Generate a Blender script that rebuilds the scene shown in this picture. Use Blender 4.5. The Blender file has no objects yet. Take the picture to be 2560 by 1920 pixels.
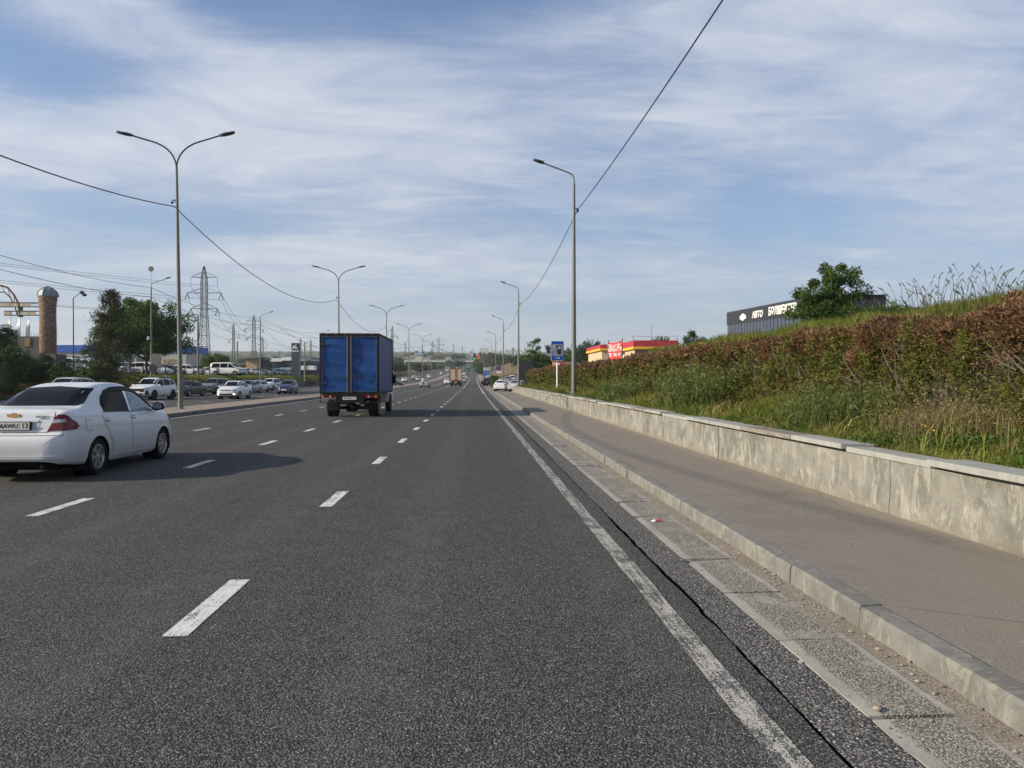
import bpy, bmesh, math, random
import numpy as np
from mathutils import Vector, Matrix, Euler
from mathutils.bvhtree import BVHTree
R = math.radians
rng = np.random.default_rng(7)
random.seed(7)
S = bpy.context.scene
COL = S.collection

# ------------------------------------------------------------------ camera, light, sky
CAM_H = 1.55
YAW, PITCH = math.atan(95/1850), math.atan(12/1850)
cam_d = bpy.data.cameras.new('camera'); cam = bpy.data.objects.new('camera', cam_d); COL.objects.link(cam)
cam_d.sensor_width = 36.0; cam_d.lens = 36.0*1850/2560
cam_d.clip_start = 0.05; cam_d.clip_end = 12000
cam.location = (0, 0, CAM_H); cam.rotation_euler = (math.pi/2-PITCH, 0, -YAW)
S.camera = cam

SUN_EL, SUN_AZ = R(24.5), R(258)          # azimuth clockwise from +Y: from the left, a little behind
sdir = Vector((math.cos(SUN_EL)*math.sin(SUN_AZ), math.cos(SUN_EL)*math.cos(SUN_AZ), math.sin(SUN_EL)))
sl = bpy.data.lights.new('sun', 'SUN'); sl.energy = 5.0; sl.angle = R(0.53); sl.color = (1.0, 0.87, 0.69)
sun = bpy.data.objects.new('sun', sl); COL.objects.link(sun)
sun.rotation_euler = (-sdir).to_track_quat('-Z', 'Y').to_euler()

W = bpy.data.worlds.new('World'); S.world = W; W.use_nodes = True
def build_world():
    nt = W.node_tree; N = nt.nodes; L = nt.links; N.clear()
    def nd(t, **k):
        n = N.new(t)
        for a, b in k.items():
            if a == 'op': n.operation = b
            elif a == 'dt': n.data_type = b
            else: setattr(n, a, b)
        return n
    def put(sock, v):
        if isinstance(v, bpy.types.NodeSocket): L.new(v, sock)
        else: sock.default_value = v
    def m(op, a, b=0.0, c=0.0, clamp=False):
        n = nd('ShaderNodeMath', op=op); n.use_clamp = clamp
        put(n.inputs[0], a); put(n.inputs[1], b); put(n.inputs[2], c); return n.outputs[0]
    out = nd('ShaderNodeOutputWorld'); bg = nd('ShaderNodeBackground')
    sky = nd('ShaderNodeTexSky'); sky.sky_type = 'NISHITA'; sky.sun_disc = False
    sky.sun_elevation = SUN_EL; sky.sun_rotation = SUN_AZ
    sky.air_density = 1.0; sky.dust_density = 1.6; sky.ozone_density = 2.0
    tc = nd('ShaderNodeTexCoord'); sp = nd('ShaderNodeSeparateXYZ'); L.new(tc.outputs['Generated'], sp.inputs[0])
    x, y, z = sp.outputs
    zz = m('ADD', m('MAXIMUM', z, 0.0), 0.10)
    # a cloud sheet: project the view direction on a horizontal layer
    cx = m('DIVIDE', x, zz); cy = m('DIVIDE', y, zz)
    cv = nd('ShaderNodeCombineXYZ'); L.new(cx, cv.inputs[0]); L.new(cy, cv.inputs[1])
    def noise(scale, detail, rough, dist=0.0, vec=None, off=(0, 0, 0), stretch=(1, 1, 1), rot=0):
        mp = nd('ShaderNodeMapping'); L.new(vec or cv.outputs[0], mp.inputs[0])
        mp.inputs['Location'].default_value = off; mp.inputs['Scale'].default_value = stretch
        mp.inputs['Rotation'].default_value = (0, 0, rot)
        n = nd('ShaderNodeTexNoise'); L.new(mp.outputs[0], n.inputs['Vector'])
        n.inputs['Scale'].default_value = scale; n.inputs['Detail'].default_value = detail
        n.inputs['Roughness'].default_value = rough; n.inputs['Distortion'].default_value = dist
        return n.outputs['Fac']
    big = noise(0.55, 5, 0.55, 0.6, off=(3.1, 1.7, 0))
    streak = noise(0.9, 7, 0.62, 0.9, off=(7.3, 2.2, 0), stretch=(0.7, 1.1, 1), rot=R(-32))
    wisp = noise(3.2, 8, 0.68, 1.2, off=(1.3, 9.1, 0), stretch=(0.5, 1.2, 1), rot=R(-40))
    def blob(px, py, rx, ry, amp, rot=0.0):
        # bank of cloud or a gap in it, placed on the sheet
        u, v = (px-1185)/1850, (948-py)/1850
        d = Vector((u, 1, v)).normalized(); k = max(d.z, 0)+0.10
        px_, py_ = d.x/k, d.y/k
        ax = m('SUBTRACT', cx, px_); ay = m('SUBTRACT', cy, py_)
        c, s = math.cos(rot), math.sin(rot)
        bx = m('ADD', m('MULTIPLY', ax, c/rx), m('MULTIPLY', ay, s/rx))
        by = m('ADD', m('MULTIPLY', ax, -s/ry), m('MULTIPLY', ay, c/ry))
        r2 = m('ADD', m('MULTIPLY', bx, bx), m('MULTIPLY', by, by))
        return m('MULTIPLY', m('EXPONENT', m('MULTIPLY', r2, -1.0)), amp)
    acc = m('ADD', m('MULTIPLY', big, 0.85), m('MULTIPLY', streak, 0.80))
    acc = m('ADD', acc, m('MULTIPLY', wisp, 0.46))
    fib = noise(5.5, 10, 0.70, 0.7, off=(2.2, 4.1, 0), stretch=(0.22, 1.5, 1), rot=R(-52))
    fine = noise(2.4, 10, 0.66, 0.8, off=(9.2, 1.1, 0), stretch=(0.7, 1.1, 1), rot=R(-35))
    acc = m('ADD', acc, m('MULTIPLY', fib, 0.34))
    acc = m('SUBTRACT', acc, 0.595)
    for b in (( 60, 150, .38, .26, -.44, .2), (250, 20, .22, .25, .12), (1040, 20, .42, .20, -.52), (560, -30, .20, .20, -.30), (300, 60, .22, .16, .26),
              (240, 240, .22, .12, -.16), (760, 270, .80, .40, .24, -.1), (1300, 30, .20, .2, .10), (2050, 60, .9, .30, .14),
              (1900, 560, 1.0, .5, -.20), (620, 570, 1.0, .28, -.16), (2350, 330, .5, .3, -.10), (1650, 130, .35, .3, -.10),
              (150, 430, .7, .3, .10)):
        acc = m('ADD', acc, blob(*b))
    mr = nd('ShaderNodeMapRange'); mr.interpolation_type = 'SMOOTHSTEP'
    L.new(acc, mr.inputs[0]); mr.inputs[1].default_value = 0.16; mr.inputs[2].default_value = 0.86
    mask = m('MULTIPLY', m('ADD', m('MULTIPLY', mr.outputs[0], 0.76), .14), m('SUBTRACT', 1.0, m('MULTIPLY', m('SMOOTH_MIN', m('MAXIMUM', m('MULTIPLY', m('SUBTRACT', z, .5), 3.0), 0.0), 1.0, .1), .7)))  # cloud thinned high overhead, above the view, to weaken the sky fill
    # thin haze veil towards the horizon
    veil = m('EXPONENT', m('MULTIPLY', m('MAXIMUM', z, 0.0), -11.0))
    # cloud radiance: brighter where thick
    ramp = nd('ShaderNodeValToRGB')
    ramp.color_ramp.elements[0].position = 0.2; ramp.color_ramp.elements[0].color = (0.34, 0.40, 0.545, 1)
    ramp.color_ramp.elements[1].position = 1.0; ramp.color_ramp.elements[1].color = (0.56, 0.595, 0.66, 1)
    L.new(m('MULTIPLY', mr.outputs[0], m('ADD', m('MULTIPLY', m('SUBTRACT', fine, .5), 2.6), .72), clamp=True), ramp.inputs[0])
    def vmath(op, a, b):
        n = nd('ShaderNodeVectorMath', op=op); put(n.inputs[0], a)
        if op == 'SCALE': put(n.inputs['Scale'], b)
        else: put(n.inputs[1], b)
        return n.outputs[0]
    STR = 0.10
    cl = vmath('SCALE', ramp.outputs[0], 1.0/STR*0.94)
    skc = vmath('MULTIPLY', sky.outputs[0], (0.66, 0.90, 1.13))
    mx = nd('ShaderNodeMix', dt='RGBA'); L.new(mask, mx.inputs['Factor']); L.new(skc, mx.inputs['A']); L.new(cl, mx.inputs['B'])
    mx2 = nd('ShaderNodeMix', dt='RGBA'); L.new(m('MULTIPLY', veil, 0.92), mx2.inputs['Factor'])
    L.new(mx.outputs['Result'], mx2.inputs['A']); mx2.inputs['B'].default_value = (0.41/STR, 0.46/STR, 0.50/STR, 1)
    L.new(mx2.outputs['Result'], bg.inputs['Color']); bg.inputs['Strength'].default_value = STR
    L.new(bg.outputs[0], out.inputs[0])
build_world()
S.view_settings.view_transform = 'Standard'; S.view_settings.look = 'None'
S.view_settings.exposure = 0.40; S.view_settings.gamma = 1.0; S.view_settings.use_curve_mapping = False
try:
    S.cycles.max_bounces = 6; S.cycles.diffuse_bounces = 3; S.cycles.glossy_bounces = 3
    S.cycles.transparent_max_bounces = 6; S.cycles.volume_bounces = 1
except Exception: pass

# ------------------------------------------------------------------ helpers
_fw = Vector((math.sin(YAW)*math.cos(PITCH), math.cos(YAW)*math.cos(PITCH), -math.sin(PITCH)))
_rt = Vector((math.cos(YAW), -math.sin(YAW), 0)); _up = _rt.cross(_fw)
def at(px, py, Y):
    """place at distance Y up the road seen in that direction of the photograph"""
    d = _fw+_rt*((px-1280)/1850)+_up*((960-py)/1850); t = Y/d.y
    return Vector((d.x*t, Y, CAM_H+d.z*t))
def xat(px, Y): return at(px, 948, Y).x
def zat(py, Y, px=1280): return at(px, py, Y).z

def sstep(a, b, x):
    t = np.clip((np.asarray(x, float)-a)/(b-a), 0, 1); return t*t*(3-2*t)
def vnoise(x, y, seed=0, scale=1.0):
    x = np.asarray(x, float)*scale; y = np.asarray(y, float)*scale
    def h(i, j):
        v = np.sin(i*127.1+j*311.7+seed*74.7)*43758.5453; return v-np.floor(v)
    i, j = np.floor(x), np.floor(y); fx, fy = x-i, y-j; fx = fx*fx*(3-2*fx); fy = fy*fy*(3-2*fy)
    return (h(i, j)*(1-fx)+h(i+1, j)*fx)*(1-fy)+(h(i, j+1)*(1-fx)+h(i+1, j+1)*fx)*fy

def road_h(Y):
    Y = np.asarray(Y, float); t = np.clip(Y, 80, 400)-80
    return 0.5*0.025/320*t*t+0.025*np.clip(Y-400, 0, None)
def terr(X, Y):
    X = np.asarray(X, float); Y = np.asarray(Y, float)
    z = road_h(Y)+41*sstep(1000, 4200, Y)
    z = z+9*sstep(600, 1100, Y)*sstep(40, 200, np.abs(X))*vnoise(X, Y, 3, 1/260.)
    left = (1-sstep(-37.0, -31.6, X))*1.95*(1-sstep(330, 480, Y))
    xs = [4.36, 6.4, 8.0, 10.2, 13, 40, 400]
    near = np.interp(X, xs, [.60, .92, 1.05, 2.95, 3.1, 3.1, 3.1])
    mid = np.interp(X, xs, [.60, .92, 1.0, 1.1, 1.3, 3.2, 3.2])
    far = np.interp(X, [9, 12, 16, 26, 400], [0, .6, 1.4, 3.0, 3.2])
    a = sstep(40, 56, Y+0.4*(X-10)); b = sstep(83.2, 88, Y)
    right = (near*(1-a)+mid*a)*(1-b)+far*b
    right = np.where(X > 4.36, right, 0)*(1-sstep(330, 480, Y))
    bump = (vnoise(X, Y, 1, .45)-.5)*.22*np.clip((np.abs(X-8))/4, 0, 1)
    bump = bump*((X > 8.5)|(X < -32.5))
    return z+left+right+bump

# ---- properties
def tag(o, label=None, cat=None, group=None, kind=None):
    if label: o['label'] = label
    if cat: o['category'] = cat
    if group: o['group'] = group
    if kind: o['kind'] = kind
    return o
def empty(name, loc=(0, 0, 0), rz=0.0, label=None, cat=None, group=None):
    o = bpy.data.objects.new(name, None); COL.objects.link(o); o.location = loc; o.rotation_euler = (0, 0, rz)
    o.empty_display_size = .2
    return tag(o, label, cat, group)
def link_mesh(name, me, parent=None, loc=None, rot=None):
    o = bpy.data.objects.new(name, me); COL.objects.link(o)
    if parent is not None: o.parent = parent
    if loc is not None: o.location = loc
    if rot is not None: o.rotation_euler = rot
    return o
def children(o): return [c for c in bpy.data.objects if c.parent is o]
def copy_tree(o, kids=None):
    c = o.copy(); COL.objects.link(c)
    for ch in o.children:
        d = copy_tree(ch); d.parent = c; d.matrix_parent_inverse = ch.matrix_parent_inverse.copy()
    return c

class MB:
    """collects simple solids, then builds ONE mesh object"""
    def __init__(s): s.v = []; s.f = []; s.m = []; s.mi = 0
    def add(s, vs, fs):
        b = len(s.v); s.v += [tuple(p) for p in vs]; s.f += [tuple(b+i for i in f) for f in fs]; s.m += [s.mi]*len(fs); return s
    def box(s, x0, x1, y0, y1, z0, z1, T=None):
        vs = [Vector(p) for p in ((x0,y0,z0),(x1,y0,z0),(x1,y1,z0),(x0,y1,z0),(x0,y0,z1),(x1,y0,z1),(x1,y1,z1),(x0,y1,z1))]
        if T is not None: vs = [T @ p for p in vs]
        return s.add(vs, [(0,3,2,1),(4,5,6,7),(0,1,5,4),(1,2,6,5),(2,3,7,6),(3,0,4,7)])
    def tube(s, pts, r, n=8, cap=True):
        pts = [Vector(p) for p in pts]; rs = r if isinstance(r, (list, tuple)) else [r]*len(pts)
        rings = []; up = None
        for i, p in enumerate(pts):
            a = pts[max(i-1, 0)]; b = pts[min(i+1, len(pts)-1)]; t = (b-a).normalized()
            if up is None:
                up = Vector((0, 0, 1)) if abs(t.z) < .9 else Vector((0, 1, 0))
            u = (up-t*up.dot(t)).normalized(); w = t.cross(u); up = u
            rings.append([p+(u*math.cos(2*math.pi*k/n)+w*math.sin(2*math.pi*k/n))*rs[i] for k in range(n)])
        vs = [q for rg in rings for q in rg]; fs = []
        for i in range(len(pts)-1):
            for k in range(n):
                fs.append((i*n+k, i*n+(k+1) % n, (i+1)*n+(k+1) % n, (i+1)*n+k))
        if cap: fs += [tuple(range(n))[::-1], tuple((len(pts)-1)*n+k for k in range(n))]
        return s.add(vs, fs)
    def lathe(s, prof, n=24, axis='Z', c=(0, 0, 0), cap=True):
        c = Vector(c); vs = []; fs = []
        for (r, h) in prof:
            for k in range(n):
                a = 2*math.pi*k/n; p = (r*math.cos(a), r*math.sin(a), h)
                if axis == 'X': p = (p[2], p[0], p[1])
                if axis == 'Y': p = (p[1], p[2], p[0])
                vs.append(c+Vector(p))
        for i in range(len(prof)-1):
            for k in range(n): fs.append((i*n+k, i*n+(k+1) % n, (i+1)*n+(k+1) % n, (i+1)*n+k))
        if cap: fs += [tuple(range(n))[::-1], tuple((len(prof)-1)*n+k for k in range(n))]
        return s.add(vs, fs)
    def prism(s, poly, h0, h1, T):
        """poly (a,b) extruded along c from h0 to h1; T maps (a,b,c) to space"""
        n = len(poly)
        vs = [T(a, b, h0) for a, b in poly]+[T(a, b, h1) for a, b in poly]
        fs = [tuple(range(n))[::-1], tuple(range(n, 2*n))]+[(i, (i+1) % n, n+(i+1) % n, n+i) for i in range(n)]
        return s.add(vs, fs)
    def mesh(s, name, mats, smooth=0.0):
        me = bpy.data.meshes.new(name); me.from_pydata(s.v, [], s.f)
        mats = mats if isinstance(mats, (list, tuple)) else [mats]
        for m_ in mats: me.materials.append(m_)
        if any(s.m): me.polygons.foreach_set('material_index', s.m)
        bm = bmesh.new(); bm.from_mesh(me); bmesh.ops.recalc_face_normals(bm, faces=bm.faces); bm.to_mesh(me); bm.free()
        if smooth:
            me.polygons.foreach_set('use_smooth', [True]*len(me.polygons)); me.set_sharp_from_angle(angle=R(smooth))
        me.update(); return me
    def build(s, name, mats, parent=None, smooth=0.0, loc=None, rot=None):
        return link_mesh(name, s.mesh(name, mats, smooth), parent, loc, rot)

def np_mesh(name, V, F, mat, attr=None, smooth=False):
    """V (n,3); F (m,k) faces of equal size; attr (m,) float per face stored as 'tint'"""
    me = bpy.data.meshes.new(name); n, (mm, k) = len(V), F.shape
    me.vertices.add(n); me.vertices.foreach_set('co', np.asarray(V, np.float32).ravel())
    me.loops.add(mm*k); me.loops.foreach_set('vertex_index', F.astype(np.int32).ravel())
    me.polygons.add(mm); me.polygons.foreach_set('loop_start', np.arange(mm, dtype=np.int32)*k)
    if smooth: me.polygons.foreach_set('use_smooth', np.ones(mm, bool))
    if mat: me.materials.append(mat)
    me.update(calc_edges=True)
    if attr is not None:
        at_ = me.attributes.new('tint', 'FLOAT', 'FACE'); at_.data.foreach_set('value', np.asarray(attr, np.float32))
    me.validate(); return me

def text_mesh(name, s, size, mat, thick=0.01, bold=0.0, sx=1.0, align='CENTER'):
    cu = bpy.data.curves.new(name, 'FONT'); cu.body = s; cu.size = size; cu.extrude = thick/2; cu.offset = bold
    cu.align_x = align; cu.align_y = 'CENTER'; cu.resolution_u = 3
    o = bpy.data.objects.new('tmp', cu); COL.objects.link(o)
    bpy.context.view_layer.update()
    me = bpy.data.meshes.new_from_object(o.evaluated_get(bpy.context.evaluated_depsgraph_get()))
    me.name = name; bpy.data.objects.remove(o); bpy.data.curves.remove(cu)
    if sx != 1.0: me.transform(Matrix.Diagonal((sx, 1, 1, 1)))
    me.materials.clear(); me.materials.append(mat); return me

# ------------------------------------------------------------------ materials
class NT:
    def __init__(s, name):
        s.m = bpy.data.materials.new(name); s.m.use_nodes = True; s.nt = s.m.node_tree; s.N = s.nt.nodes; s.L = s.nt.links
        s.N.clear(); s.out = s.N.new('ShaderNodeOutputMaterial'); s.b = s.N.new('ShaderNodeBsdfPrincipled')
        s.L.new(s.b.outputs[0], s.out.inputs[0]); s.tc = s.N.new('ShaderNodeTexCoord'); s.geo = s.N.new('ShaderNodeNewGeometry'); s.world = False
    def put(s, sock, v):
        if isinstance(v, bpy.types.NodeSocket): s.L.new(v, sock)
        else: sock.default_value = v
    def math(s, op, a, b=0.0, c=0.0, clamp=False):
        n = s.N.new('ShaderNodeMath'); n.operation = op; n.use_clamp = clamp
        s.put(n.inputs[0], a); s.put(n.inputs[1], b); s.put(n.inputs[2], c); return n.outputs[0]
    def co(s, scale=(1, 1, 1), rot=(0, 0, 0), off=(0, 0, 0), src='Object'):
        mp = s.N.new('ShaderNodeMapping'); s.L.new(s.geo.outputs['Position'] if s.world else s.tc.outputs[src], mp.inputs[0])
        mp.inputs['Scale'].default_value = scale; mp.inputs['Rotation'].default_value = rot; mp.inputs['Location'].default_value = off
        return mp.outputs[0]
    def noise(s, scale, detail=4, rough=.55, dist=0, vec=None, color=False):
        n = s.N.new('ShaderNodeTexNoise'); s.L.new(vec if vec is not None else (s.geo.outputs['Position'] if s.world else s.tc.outputs['Object']), n.inputs['Vector'])
        n.inputs['Scale'].default_value = scale; n.inputs['Detail'].default_value = detail
        n.inputs['Roughness'].default_value = rough; n.inputs['Distortion'].default_value = dist
        return n.outputs['Color' if color else 'Fac']
    def voro(s, scale, vec=None, feature='F1', rnd=1.0):
        n = s.N.new('ShaderNodeTexVoronoi'); n.feature = feature; s.L.new(vec if vec is not None else (s.geo.outputs['Position'] if s.world else s.tc.outputs['Object']), n.inputs['Vector'])
        n.inputs['Scale'].default_value = scale; n.inputs['Randomness'].default_value = rnd; return n
    def ramp(s, fac, stops):
        n = s.N.new('ShaderNodeValToRGB'); s.L.new(fac, n.inputs[0]); e = n.color_ramp.elements
        while len(e) < len(stops): e.new(.5)
        for i, (p, c) in enumerate(stops):
            e[i].position = p; e[i].color = (*c, 1) if isinstance(c, (tuple, list)) else (c, c, c, 1)
        return n.outputs[0]
    def mix(s, f, a, b, typ='MIX'):
        n = s.N.new('ShaderNodeMix'); n.data_type = 'RGBA'; n.blend_type = typ
        def c(v): return (*v, 1) if isinstance(v, (tuple, list)) and len(v) == 3 else v
        s.put(n.inputs['Factor'], f); s.put(n.inputs['A'], c(a)); s.put(n.inputs['B'], c(b)); return n.outputs['Result']
    def step(s, v, a, b):
        n = s.N.new('ShaderNodeMapRange'); n.interpolation_type = 'SMOOTHSTEP'; s.L.new(v, n.inputs[0])
        n.inputs[1].default_value = a; n.inputs[2].default_value = b; return n.outputs[0]
    def bump(s, h, strength=.5, dist=.01):
        n = s.N.new('ShaderNodeBump'); s.L.new(h, n.inputs['Height']); n.inputs['Strength'].default_value = strength
        n.inputs['Distance'].default_value = dist; s.L.new(n.outputs[0], s.b.inputs['Normal'])
    def set(s, **k):
        names = dict(col='Base Color', rough='Roughness', metal='Metallic', coat='Coat Weight', coatr='Coat Roughness', spec='Specular IOR Level',
                     emit='Emission Color', es='Emission Strength', trans='Transmission Weight', alpha='Alpha')
        for a, v in k.items():
            if isinstance(v, tuple) and len(v) == 3: v = (*v, 1)
            s.put(s.b.inputs[names[a]], v)
        return s
_mats = {}
def plain(name, col, rough=.6, metal=0.0, var=.12, nscale=3.0, coat=0.0, bump=0.0, bscale=40., spec=.5, emit=None, es=0.0, dirt=None):
    if name in _mats: return _mats[name]
    t = NT(name); n = t.noise(nscale, 5, .6)
    c = t.mix(t.step(n, .25, .75), tuple(x*(1-var) for x in col), tuple(min(x*(1+var), 1) for x in col))
    if dirt: c = t.mix(t.math('MULTIPLY', t.step(t.noise(nscale*.7, 6, .7, vec=t.co((1, 1, .35))), .48, .72), dirt[1]), c, dirt[0])
    t.set(col=c, rough=rough, metal=metal, coat=coat, spec=spec)
    if coat: t.set(coatr=.04)
    if emit: t.set(emit=emit, es=es)
    if bump: t.bump(t.noise(bscale, 4, .6), bump, .01)
    _mats[name] = t.m; return t.m
def paint(name, col, metal=0.0, rough=.32):
    """automobile paint with road film towards the sills"""
    if name in _mats: return _mats[name]
    t = NT(name)
    sp = t.N.new('ShaderNodeSeparateXYZ'); t.L.new(t.tc.outputs['Object'], sp.inputs[0])
    n = t.noise(2.2, 5, .65)
    low = t.math('MULTIPLY', t.math('SUBTRACT', 1.0, t.step(sp.outputs[2], .18, .75)), t.math('ADD', n, .1))
    c = t.mix(t.math('MULTIPLY', low, .75, clamp=True), col, (.17, .15, .13))
    c = t.mix(t.math('MULTIPLY', t.noise(7, 5, .7), .10), c, (.3, .28, .26))
    t.set(col=c, rough=rough, metal=metal, coat=.45, coatr=.05, spec=.35); _mats[name] = t.m; return t.m

def make_materials():
    M = {}
    # asphalt of the carriageway
    def asphalt(name, lo, hi, binder, tracks=True, big=1.0, warm=0.0, scale=100):
        t = NT(name); v = t.voro(scale); bright = t.N.new('ShaderNodeSeparateColor'); t.L.new(v.outputs['Color'], bright.inputs[0])
        stone = t.ramp(bright.outputs[0], [(0, (lo, lo*.955, lo*.90)), (.55, ((lo+hi)/2, (lo+hi)/2*.94, (lo+hi)/2*.87)), (.93, (hi, hi*.96, hi*.88)), (1, (hi*2.0, hi*1.95, hi*1.85))])
        edge = t.step(v.outputs['Distance'], .28, .62)
        c = t.mix(edge, stone, (binder, binder*.98, binder*.96))
        n1 = t.noise(.35, 5, .6, vec=t.co((1, .25, 1))); n2 = t.noise(2.6, 6, .65); n3 = t.noise(30, 3, .6)
        c = t.mix(t.math('MULTIPLY', t.step(n1, .35, .70), .14*big), c, (lo*.62, lo*.60, lo*.58))
        c = t.mix(t.math('MULTIPLY', t.step(n2, .48, .75), .12*big), c, (hi*.80, hi*.74, hi*.68))
        c = t.mix(t.math('MULTIPLY', t.step(n3, .5, .8), .18), c, (lo*.5, lo*.5, lo*.5))
        if tracks:
            sp = t.N.new('ShaderNodeSeparateXYZ'); t.L.new(t.tc.outputs['Object'], sp.inputs[0])
            w = t.math('SINE', t.math('MULTIPLY', t.math('ADD', sp.outputs[0], .95), 2*math.pi/1.66))
            c = t.mix(t.math('MULTIPLY', t.math('MULTIPLY', t.step(w, .1, 1.0), t.step(n2, .3, .6)), .12), c, (hi*.72, hi*.70, hi*.66))
            # dark drips and worn sealant
            c = t.mix(t.math('MULTIPLY', t.step(t.noise(.8, 6, .7, 1.5, vec=t.co((1.6, .22, 1), off=(4, 2, 0))), .60, .78), .5), c, (binder*.7, binder*.7, binder*.7))
        t.set(col=c, rough=.9, spec=.18)
        h = t.math('SUBTRACT', 1.0, v.outputs['Distance'])
        h = t.math('ADD', t.math('MULTIPLY', h, .8), t.math('MULTIPLY', bright.outputs[1], .55))
        t.bump(h, .85, .009); return t.m
    M['asphalt'] = asphalt('road_asphalt', .078, .245, .030)
    M['asphalt_rough'] = asphalt('shoulder_asphalt', .13, .34, .050, tracks=False, scale=70)
    M['asphalt_far'] = asphalt('far_asphalt', .09, .17, .06, tracks=False)
    M['lot'] = plain('lot_ground', (.11, .105, .095), .9, var=.25, nscale=.25, bump=.3, bscale=20)
    # pavement: fine brown grey asphalt
    t = NT('pavement_asphalt'); v = t.voro(260); sc = t.N.new('ShaderNodeSeparateColor'); t.L.new(v.outputs['Color'], sc.inputs[0])
    c = t.ramp(sc.outputs[0], [(0, (.14, .126, .112)), (.85, (.225, .198, .165)), (1, (.36, .33, .29))])
    c = t.mix(t.math('MULTIPLY', t.step(t.noise(1.1, 6, .65), .38, .72), .55), c, (.235, .196, .152))
    sp = t.N.new('ShaderNodeSeparateXYZ'); t.L.new(t.tc.outputs['Object'], sp.inputs[0])
    edge = t.math('MULTIPLY', t.step(t.math('ADD', sp.outputs[0], t.math('MULTIPLY', t.noise(1.6, 5, .7), .55)), 4.25, 4.62), .8)
    c = t.mix(edge, c, (.27, .235, .185))
    ck = t.voro(.55, vec=t.co(off=(2, 1, 0)), feature='DISTANCE_TO_EDGE'); wv = t.noise(3, 5, .7)
    c = t.mix(t.math('MULTIPLY', t.math('LESS_THAN', ck.outputs['Distance'], t.math('MULTIPLY', t.math('SUBTRACT', wv, .42), .02)), .8), c, (.05, .045, .04))
    c = t.mix(t.math('MULTIPLY', t.step(t.noise(.45, 6, .7), .55, .62), .22), c, (.10, .09, .08))
    spk = t.voro(9); c = t.mix(t.math('LESS_THAN', spk.outputs['Distance'], .05), c, (.42, .40, .35))
    spk2 = t.voro(6, vec=t.co(off=(3, 8, 0))); c = t.mix(t.math('LESS_THAN', spk2.outputs['Distance'], .035), c, (.03, .028, .025))
    t.set(col=c, rough=.9, spec=.25); t.bump(t.math('ADD', sc.outputs[1], t.noise(60, 3)), .35, .003); M['pave'] = t.m
    # painted markings: paint on the stones, worn through
    def marking(name, wear, tone):
        t = NT(name); v = t.voro(105); sc = t.N.new('ShaderNodeSeparateColor'); t.L.new(v.outputs['Color'], sc.inputs[0])
        n = t.noise(5, 6, .75); n2 = t.noise(60, 3, .7)
        k = t.math('ADD', t.math('ADD', n, t.math('MULTIPLY', n2, .7)), t.math('MULTIPLY', v.outputs['Distance'], .55))
        k = t.math('ADD', k, t.math('MULTIPLY', t.math('SUBTRACT', t.noise(3.0, 4, .7, vec=t.co((9, .35, 1))), .5), .9))
        mask = t.step(k, 1.50-wear, 1.62-wear)
        pc = t.mix(t.noise(12, 5, .6), tone, tuple(x*.78 for x in tone))
        ac = t.ramp(sc.outputs[0], [(0, .035), (.9, .10), (1, .16)])
        t.set(col=t.mix(mask, pc, ac), rough=.75, spec=.3)
        t.bump(t.math('ADD', sc.outputs[1], t.math('MULTIPLY', v.outputs['Distance'], -.8)), .55, .006); return t.m
    M['mark'] = marking('white_road_paint', .30, (.70, .70, .68))
    M['mark_edge'] = marking('worn_edge_line_paint', .44, (.47, .455, .40))
    # concrete family
    def concrete(name, base, dark, light, streak=.6, agg=0.0, scale=1.0, bscale=60, low=None, border=False):
        t = NT(name); t.world = True; n = t.noise(1.7*scale, 9, .74); st = t.noise(3.0*scale, 9, .78, 1.4, vec=t.co((1.3, 1.3, .55)))
        c = t.mix(t.step(n, .34, .66), base, dark)
        c = t.mix(t.math('MULTIPLY', t.step(st, .50, .60), streak), c, light)
        st2 = t.noise(1.7*scale, 9, .8, .8, vec=t.co((2.2, 2.2, .35), off=(5, 3, 1)))
        c = t.mix(t.math('MULTIPLY', t.step(st2, .54, .70), streak*.75), c, tuple(x*.5 for x in dark))
        pit = t.voro(22*scale, vec=t.co((1, 1, 1))); pm = t.math('MULTIPLY', t.math('LESS_THAN', pit.outputs['Distance'], .13), t.step(t.noise(4, 3), .5, .62))
        c = t.mix(t.math('MULTIPLY', pm, .7), c, tuple(x*.35 for x in dark))
        h = t.math('ADD', t.noise(bscale, 5, .7), t.math('MULTIPLY', pm, -1.4))
        if agg:
            v = t.voro(85); sc = t.N.new('ShaderNodeSeparateColor'); t.L.new(v.outputs['Color'], sc.inputs[0])
            ag = t.ramp(sc.outputs[0], [(0, (.165, .153, .13)), (.5, (.31, .287, .25)), (1, (.48, .45, .395))])
            ag = t.mix(t.step(v.outputs['Distance'], .35, .65), ag, (.115, .10, .085))
            msk = t.math('MULTIPLY', t.step(t.noise(2.6, 7, .72, .4), .36, .52), agg)
            if border:
                sb = t.N.new('ShaderNodeSeparateXYZ'); t.L.new(t.tc.outputs['Object'], sb.inputs[0]); nb_ = t.math('MULTIPLY', t.noise(9, 4, .7), .07)
                xx = t.math('ADD', sb.outputs[0], nb_)
                inn = t.math('MULTIPLY', t.step(xx, .09, .13), t.math('SUBTRACT', 1.0, t.step(xx, .405, .44)))
                msk = t.math('MULTIPLY', inn, t.math('ADD', .35, t.math('MULTIPLY', msk, .65)))
            c = t.mix(msk, c, ag); h = t.math('ADD', h, t.math('MULTIPLY', t.math('MULTIPLY', t.math('SUBTRACT', sc.outputs[1], v.outputs['Distance']), msk), 2.2))
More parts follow.
